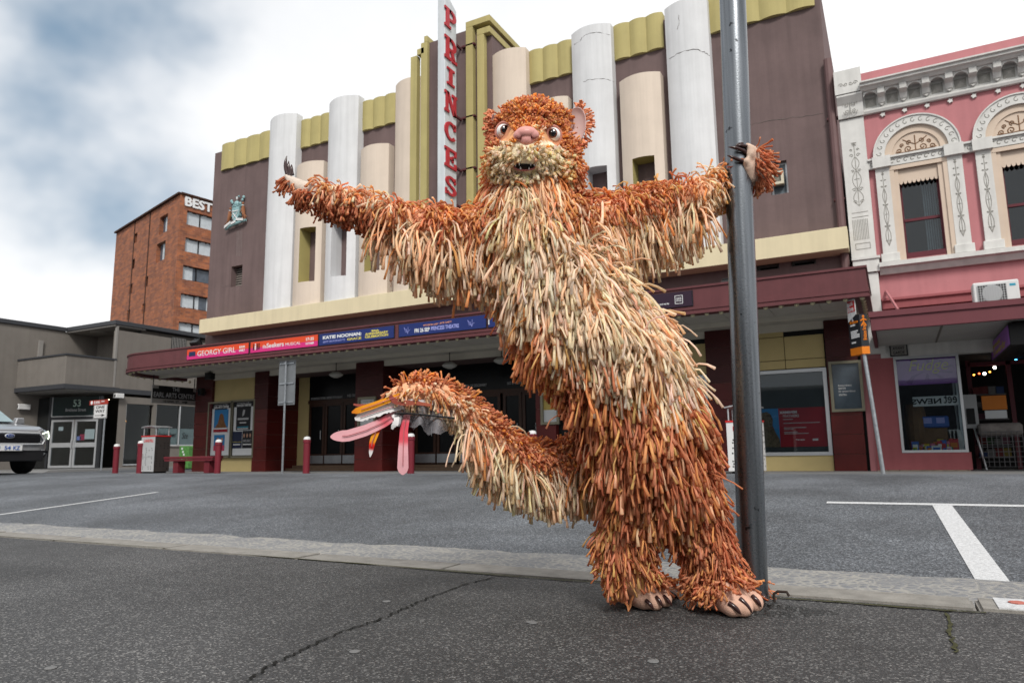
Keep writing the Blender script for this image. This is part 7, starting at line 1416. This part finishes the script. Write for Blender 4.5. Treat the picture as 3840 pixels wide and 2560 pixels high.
# ---- face
def bv_hit(x_, y_):
    d = ray(x_*K, y_*K).normalized(); h_ = bv.ray_cast(CAM, d); return h_[0] if h_[0] is not None else A_(x_, y_, BD)[0]
def onpix(x, y, dz): return A_(x, y, BD+dz)
cr0, cu0 = _r, _u; toc = -_fw
def px_m(n, t): return n*K/F*t
m_eyew = mat('eye_white', (.80, .80, .78), .12, 0, coat=1); m_iris = mat('iris_brown', (.16, .05, .025), .15, .3, 60, coat=1); m_pup = mat('pupil_black', (.004, .004, .005), .05, 0, coat=1); m_lid = mat('eyelid_pink', (.50, .20, .15), .5, .1, 20); m_nose = mat('nose_pink', (.62, .29, .26), .36, .07, 25, .0006, 90, coat=.15); m_lip = mat('lip_rose', (.42, .14, .12), .45, .1, 30); m_cl = mat('claw_horn', (.035, .014, .013), .22, .3, 30, coat=.3); m_ear = mat('ear_pink', (.66, .49, .47), .6, .08, 12)
for ex, ey, sx in ((1157, 302, .42), (1271, 310, -.36)):
    c0_ = bv_hit(ex, ey); t = (c0_-CAM).dot(_fw); r = px_m(16.8, t); c = Vector(c0_)+(Vector(c0_)-CAM).normalized()*r*.30; E_ = MB().ball(c, r, r, r, 24, 16).build('eye', m_eyew, MAS, smooth=True)
    vd = (toc.normalized()+cr0*(sx*.55)+cu0*.0).normalized(); rot = vd.to_track_quat('Z', 'Y').to_matrix()
    MB().lathe(c+vd*r*.80, [(r*.70, -.012), (r*.66, r*.02), (r*.52, r*.12), (r*.50, r*.125)], 24, rot).build('iris', m_iris, E_, smooth=True); MB().lathe(c+vd*r*.80, [(r*.51, r*.125), (r*.42, r*.175), (r*.15, r*.24), (.0005, r*.245)], 24, rot).build('pupil', m_pup, E_, smooth=True)
    MB().ball(c+vd*r*1.0+cu0*r*.16-cr0*r*.14, r*.07, nu=8, nv=6).build('catchlight', m_eyew, E_, smooth=True)
    ax = (toc*1.0+cr0*(-.55 if ex < 1200 else .55)).normalized(); rx = cu0.cross(ax).normalized(); ry = ax.cross(rx)
    ring = [c+(rx*math.cos(w)*r*1.10+ry*math.sin(w)*r*1.16)+ax*r*.12 for w in [2*math.pi*i/28 for i in range(29)]]; MB().tube(ring, r*.24, 8, cap=False).build('eyelid', m_lid, MAS, smooth=True)
nc, t = onpix(1209, 315, -.225); s = px_m(1.16, t); fw_ = (nc-CAM).normalized(); rr_ = fw_.cross(Z_).normalized(); uu_ = rr_.cross(fw_)
def NP(a, b, c=0.): return nc+rr_*(a*s)+uu_*(b*s)-fw_*(c*s)
def lump(name, balls, m, vox=.0022, it=6):
    g_b = MB(); 
    for p, r3 in balls: g_b.ball(p, *r3, nu=18, nv=12, M=Matrix((rr_, fw_, uu_)).transposed())
    me = bpy.data.meshes.new(name); me.from_pydata(g_b.v, [], g_b.f); o = bpy.data.objects.new(name, me); COL.objects.link(o); a = o.modifiers.new('r', 'REMESH'); a.mode = 'VOXEL'; a.voxel_size = vox; b = o.modifiers.new('s', 'SMOOTH'); b.iterations = it; b.factor = .5
    dg = bpy.context.evaluated_depsgraph_get(); r = bpy.data.meshes.new_from_object(o.evaluated_get(dg)); bpy.data.objects.remove(o); r.transform(Matrix.Translation(-Vector(mo))); r.polygons.foreach_set('use_smooth', [True]*len(r.polygons)); r.materials.clear(); r.name = name; return link_mesh(name, r, m, MAS)
lump('nose', [(NP(0, 8, 0), (22*s, 17*s, 13*s)), (NP(0, -6, 3), (16*s, 14*s, 13*s)), (NP(-12, 3, 1), (14*s, 13*s, 12*s)), (NP(12, 3, 1), (14*s, 13*s, 12*s)), (NP(0, 4, -14), (22*s, 22*s, 15*s))], m_nose, .002, 14)
for sg in (-1, 1):
    MB().tube([NP(sg*22, 1, 9), NP(sg*16, -2.5, 12), NP(sg*11, -1, 14.3), NP(sg*9, 4, 15.2)], [.5*s, 1.5*s, 2.0*s, .4*s], 8).build('nostril', mat('nostril_dark', (.14, .035, .03), .6), MAS, smooth=True)
MB().tube([NP(0, -18, 14), NP(0, -26, 12), NP(1, -36, 5)], [2.0*s, 1.6*s, 1.0*s], 6).build('nose_cleft', m_lip, MAS, smooth=True)
mc, t = onpix(1205, 381, -.192); s = px_m(1, t); nc = mc
mouth = lump('mouth', [(NP(0, 0, -4), (25*s, 12*s, 8.5*s))], mat('mouth_dark', (.006, .003, .003), .6), .003, 2)
ring = [NP(26.5*math.cos(w), 9.5*math.sin(w)*(.8 if math.sin(w) > 0 else 1.05)+(2 if abs(math.cos(w)) > .8 else 0), 3-5*abs(math.cos(w))**2) for w in [2*math.pi*i/28 for i in range(29)]]; MB().tube(ring, 2.3*s, 6, cap=False).build('lip', m_lip, MAS, smooth=True)
for a, b, h_ in ((-12, 6.5, -6), (14, 5.5, -6), (-21, 3, -4), (22, 3, -4), (-9.5, -7, 6), (10, -8, 6)): MB().tube([NP(a, b, 6), NP(a, b+h_*.95, 7.5)], [2.0*s, .5*s], 6).build('tooth', m_whitep, MAS, smooth=True)
for ex, ey, rx, ry, dz, tilt in ((1321, 291, 25, 43, -.0, -.30), (1137, 300, 8, 36, .07, .30)):
    c, t = onpix(ex, ey, dz); s = px_m(1, t); ax = (toc+cr0*(-.35 if ex > 1200 else .35)).normalized(); bx_2 = cu0.cross(ax).normalized(); by_ = ax.cross(bx_2); rot = Matrix.Rotation(tilt*.5, 3, ax); bx_2 = rot@bx_2; by_ = rot@by_
    mb = MB(); n = 20; rings = [(0.02, -.28), (.35, -.26), (.65, -.16), (.86, .0), (.97, .16), (1.0, .2), (1.03, .12), (.9, -.1), (.5, -.38), (.02, -.42)]
    for f_, hgt in rings:
        for k in range(n): w = 2*math.pi*k/n; mb.v.append(tuple(c+bx_2*(rx*s*f_*math.cos(w))+by_*(ry*s*f_*math.sin(w))+ax*(hgt*20*s)))
    for i in range(len(rings)-1):
        for k in range(n): mb.f.append((i*n+k, i*n+(k+1) % n, (i+1)*n+(k+1) % n, (i+1)*n+k))
    EO = mb.build('ear', m_ear, MAS, smooth=True)
    # dark fringe round the rim
    sv = MB(); sg = 1 if ex > 1200 else -1
    for k in range(95):
        w = random.uniform(-1.45, 1.75) if sg > 0 else random.uniform(1.4, 4.7); p = c+bx_2*(rx*s*1.0*math.cos(w))+by_*(ry*s*1.0*math.sin(w))-ax*random.uniform(-.002, .02); dvv = (bx_2*math.cos(w)+by_*math.sin(w)+ax*random.uniform(-.6, .5)+Vector(rng.normal(0, .28, 3))).normalized(); l_ = random.uniform(.02, .042)
        sv.tube([p, p+dvv*l_*.6, p+dvv*l_+Vector((0, 0, -.004))], [.0034, .0034, .0045], 5)
    o = sv.build('ear_fringe', mat('ear_fringe_rust', C_['brick'], .8, .35, 60), EO, smooth=True, kind='stuff')
# ---- claws
def claw(pp, r0, part='claw'):
    mb = MB(); P3 = [Vector(p) for p in pp]; n = 8; Q = []; 
    for i in range(n+1): u_ = i/n; Q.append(P3[0]*(1-u_)**2+P3[1]*2*u_*(1-u_)+P3[2]*u_*u_)
    mb.tube(Q, [r0*(1-.10*i/n-.75*max(0, (i/n-.55)/.45)**1.6) for i in range(n+1)], 10); mb.build(part, m_cl, MAS, smooth=True)
pdep = HD-PR-.004
for a, b, c, rz in (((1711, 373, -.0), (1688, 363, -.02), (1670, 357, -.012), 4.6), ((1718, 353, -.0), (1696, 338, -.02), (1672, 338, -.012), 4.6), ((1720, 339, .01), (1705, 331, -.015), (1688, 337, -.008), 4.4), ((1714, 332, .02), (1702, 327, -.0), (1689, 334, -.004), 3.8)):
    Q = [A_(u_, v_, BD+pdep+w_)[0] for u_, v_, w_ in (a, b, c)]; claw(Q, rz*.00178)
for a, b, c in (((661, 404, -.13), (651, 382, -.13), (659, 358, -.13)), ((666, 404, -.12), (661, 388, -.12), (663, 370, -.12)), ((672, 402, -.09), (668, 390, -.09), (670, 378, -.09))): claw([A_(u_, v_, BD+w_)[0] for u_, v_, w_ in (a, b, c)], .0078)
def fclaw(x0, y0, x1, y1, r0, lift_):
    P0 = Vector(bv_hit(x0, y0)); d = ray(x1*K, y1*K); P1_ = P0+_r*((x1-x0)*K/F*2.9)-_u*((y1-y0)*K/F*2.9)-hf*.02; Pm = P0.lerp(P1_, .5)+Vector((0, 0, lift_))-hf*.012; P1_.z = max(P1_.z, .008); claw([P0-hf*.0, Pm, P1_], r0)
def bv_hit(x_, y_):
    d = ray(x_*K, y_*K).normalized(); h_ = bv.ray_cast(CAM, d); return h_[0] if h_[0] is not None else A_(x_, y_, BD)[0]
for a in ((1674, 1384, 1697, 1406), (1699, 1374, 1722, 1402), (1727, 1368, 1744, 1390), (1745, 1364, 1759, 1378)): fclaw(*a, .0096, .008)
for a in ((1484, 1378, 1499, 1396), (1507, 1370, 1520, 1391), (1524, 1368, 1541, 1389), (1538, 1360, 1557, 1374)): fclaw(*a, .0082, .008)
# ---- the feathers tied to the tail
def feather(cl_, wid, stops, name, dz, quill=None, notch=0., curl=.0, lab=None, m=None):
    """flat cut-out plume following a centre line in the photograph; stops: (position, colour) dyed along its length"""
    n = 26; L2 = []; cl2 = np.array(cl_, float); seg_ = np.r_[0, np.cumsum(np.linalg.norm(np.diff(cl2, axis=0), axis=1))]; seg_ /= seg_[-1]
    mb = MB(); cols = []; mid = []
    for i in range(n+1):
        u_ = i/n; px_, py_ = np.interp(u_, seg_, cl2[:, 0]), np.interp(u_, seg_, cl2[:, 1]); e = .01; ax_, ay_ = np.interp(min(1, u_+e), seg_, cl2[:, 0])-np.interp(max(0, u_-e), seg_, cl2[:, 0]), np.interp(min(1, u_+e), seg_, cl2[:, 1])-np.interp(max(0, u_-e), seg_, cl2[:, 1]); l_ = math.hypot(ax_, ay_); nx2, ny2 = -ay_/l_, ax_/l_
        w = np.interp(u_, [q_[0] for q_ in wid], [q_[1] for q_ in wid]); col = [np.interp(u_, [q_[0] for q_ in stops], [q_[1][k] for q_ in stops]) for k in range(3)]
        for v in (-1, -.5, 0, .5, 1):
            j = random.uniform(1-notch, 1+notch*.5) if abs(v) == 1 else 1; p, t = A_(px_+nx2*w*v*j, py_+ny2*w*v*j, BD+dz+curl*v*v-.012*math.sin(3*u_)); mb.v.append(tuple(p)); cols.append(col)
        mid.append(A_(px_, py_, BD+dz-.006-.012*math.sin(3*u_))[0])
    nb_ = len(mb.v); mb.v += [tuple(Vector(p)+hf*.0016) for p in mb.v]; cols = cols+cols
    for i in range(n):
        for v in range(4): a = i*5+v; mb.f.append((a, a+1, a+6, a+5)); mb.f.append((nb_+a+5, nb_+a+6, nb_+a+1, nb_+a))
        a = i*5; mb.f.append((a, a+5, nb_+a+5, nb_+a)); mb.f.append((a+4, nb_+a+4, nb_+a+9, a+9))
    mb.f.append((0, nb_, nb_+1, 1)) 
    o = mb.build(name, m or mat('dyed_felt', (1, 1, 1), .75, .05, 40, .0006, 200, attr='Col'), MAS, label=lab)
    if len(o.data.vertices) == len(cols):
        at = o.data.color_attributes.new('Col', 'FLOAT_COLOR', 'POINT'); at.data.foreach_set('color', np.c_[np.array(cols), np.ones(len(cols))].astype(np.float32).ravel())
    if quill: MB().tube(mid[int(quill[0]*n):int(quill[1]*n)], .0017, 5).build('quill', mat('quill_'+name, quill[2], .6), o, smooth=True)
    return o
pk_ = (.66, .34, .37); dp_ = (.60, .07, .10); rd_ = (.60, .02, .01); yl_ = (.70, .27, .01); wt_ = (.72, .70, .70)
feather([(921, 944), (880, 970), (840, 988), (800, 1000), (759, 1003)], [(0, 7), (.2, 11), (.6, 13), (.85, 13), (.95, 9), (1, 2)], [(0, pk_), (.1, pk_), (.25, dp_), (.38, pk_), (1, pk_)], 'feather', -.10, (.1, .9, (.40, .12, .13)), lab='long pink feather pointing left with a red base')
feather([(935, 950), (928, 985), (926, 1030), (925, 1090)], [(0, 8), (.3, 9.5), (.7, 12), (.9, 13), (.97, 8), (1, 2)], [(0, pk_), (.15, dp_), (.45, dp_), (.55, pk_), (1, pk_)], 'feather', -.10, (.05, .9, (.38, .06, .10)), lab='long pink feather hanging straight down')
feather([(882, 965), (866, 985), (855, 1015), (850, 1049)], [(0, 8), (.3, 8), (.7, 6.5), (.9, 4), (1, 1)], [(0, rd_), (.32, rd_), (.40, yl_), (.60, yl_), (.68, rd_), (.80, (.4, .01, .01)), (.86, wt_), (1, wt_)], 'feather', -.09, (.05, .8, (.4, .05, .02)), lab='short red, yellow and white striped feather')
feather([(945, 898), (900, 915), (860, 930), (808, 947)], [(0, 2), (.2, 6), (.7, 7.5), (.92, 7), (1, 2)], [(0, yl_), (.85, yl_), (1, (.55, .15, .01))], 'feather', -.13, (.05, .92, (.40, .13, .02)), lab='long mustard yellow feather')
feather([(925, 930), (890, 937), (850, 950), (815, 962)], [(0, 10), (.5, 12), (.85, 11), (1, 4)], [(0, wt_), (1, wt_)], 'feather', -.115, (.05, .95, (.35, .2, .17)), notch=.22, lab='frilly white feather')
feather([(990, 930), (955, 925), (925, 925), (905, 920), (895, 908)], [(0, 3), (.4, 5), (.8, 7), (1, 4)], [(0, (.35, .09, .05)), (1, (.20, .04, .03))], 'ribbon', -.14, lab='rust coloured satin ribbon')
feather([(880, 935), (850, 932), (820, 930), (812, 928)], [(0, 5), (.5, 4), (1, 2)], [(0, (.30, .07, .05)), (1, (.3, .07, .05))], 'ribbon', -.09)
feather([(995, 925), (960, 920), (920, 922), (898, 905)], [(0, 5), (.5, 6), (1, 6)], [(0, wt_), (1, wt_)], 'frill', -.11, notch=.25, lab='white torn fabric frill')
feather([(905, 950), (915, 965), (905, 975), (900, 985)], [(0, 8), (.6, 8), (1, 3)], [(0, wt_), (1, wt_)], 'frill', -.11, notch=.3)
m_gau = mat('grey_gauze', (.30, .29, .31), .8, .1, 20, alpha=.5)
def gauze(x0, x1, y0, yb, dz, ph, nm):
    mb = MB(); n = 56; r_ = 7
    for i in range(n+1):
        u_ = i/n; px_ = x0+(x1-x0)*u_; low_ = np.interp(u_, [0, .12, .3, .5, .72, .85, 1], yb)+5*math.sin(u_*24+ph)+2.5*math.sin(u_*51)
        for j in range(r_+1): v = j/r_; mb.v.append(tuple(A_(px_+4*v*math.sin(u_*17+ph), y0+(low_-y0)*v+3*u_, BD+dz+(.004+.030*v)*math.sin(u_*22+ph+1.2*v))[0]))
    for i in range(n):
        for j in range(r_): a = i*(r_+1)+j; mb.f.append((a, a+r_+1, a+r_+2, a+1))
    return mb.build(nm, m_gau, MAS, smooth=True)
gauze(893, 1042, 926, [962, 978, 976, 982, 1000, 985, 962], -.10, 0, 'gauze_frill'); gauze(905, 1000, 930, [972, 984, 970, 980, 968, 975, 960], -.07, 2.1, 'gauze_frill')
cd_ = [A_(a, b, BD-.125)[0] for a, b in ((906, 950), (930, 949), (960, 951), (990, 954), (1015, 957), (1045, 960))]; MB().tube(cd_, .0042, 6).build('black_cord', m_btext, MAS, smooth=True)
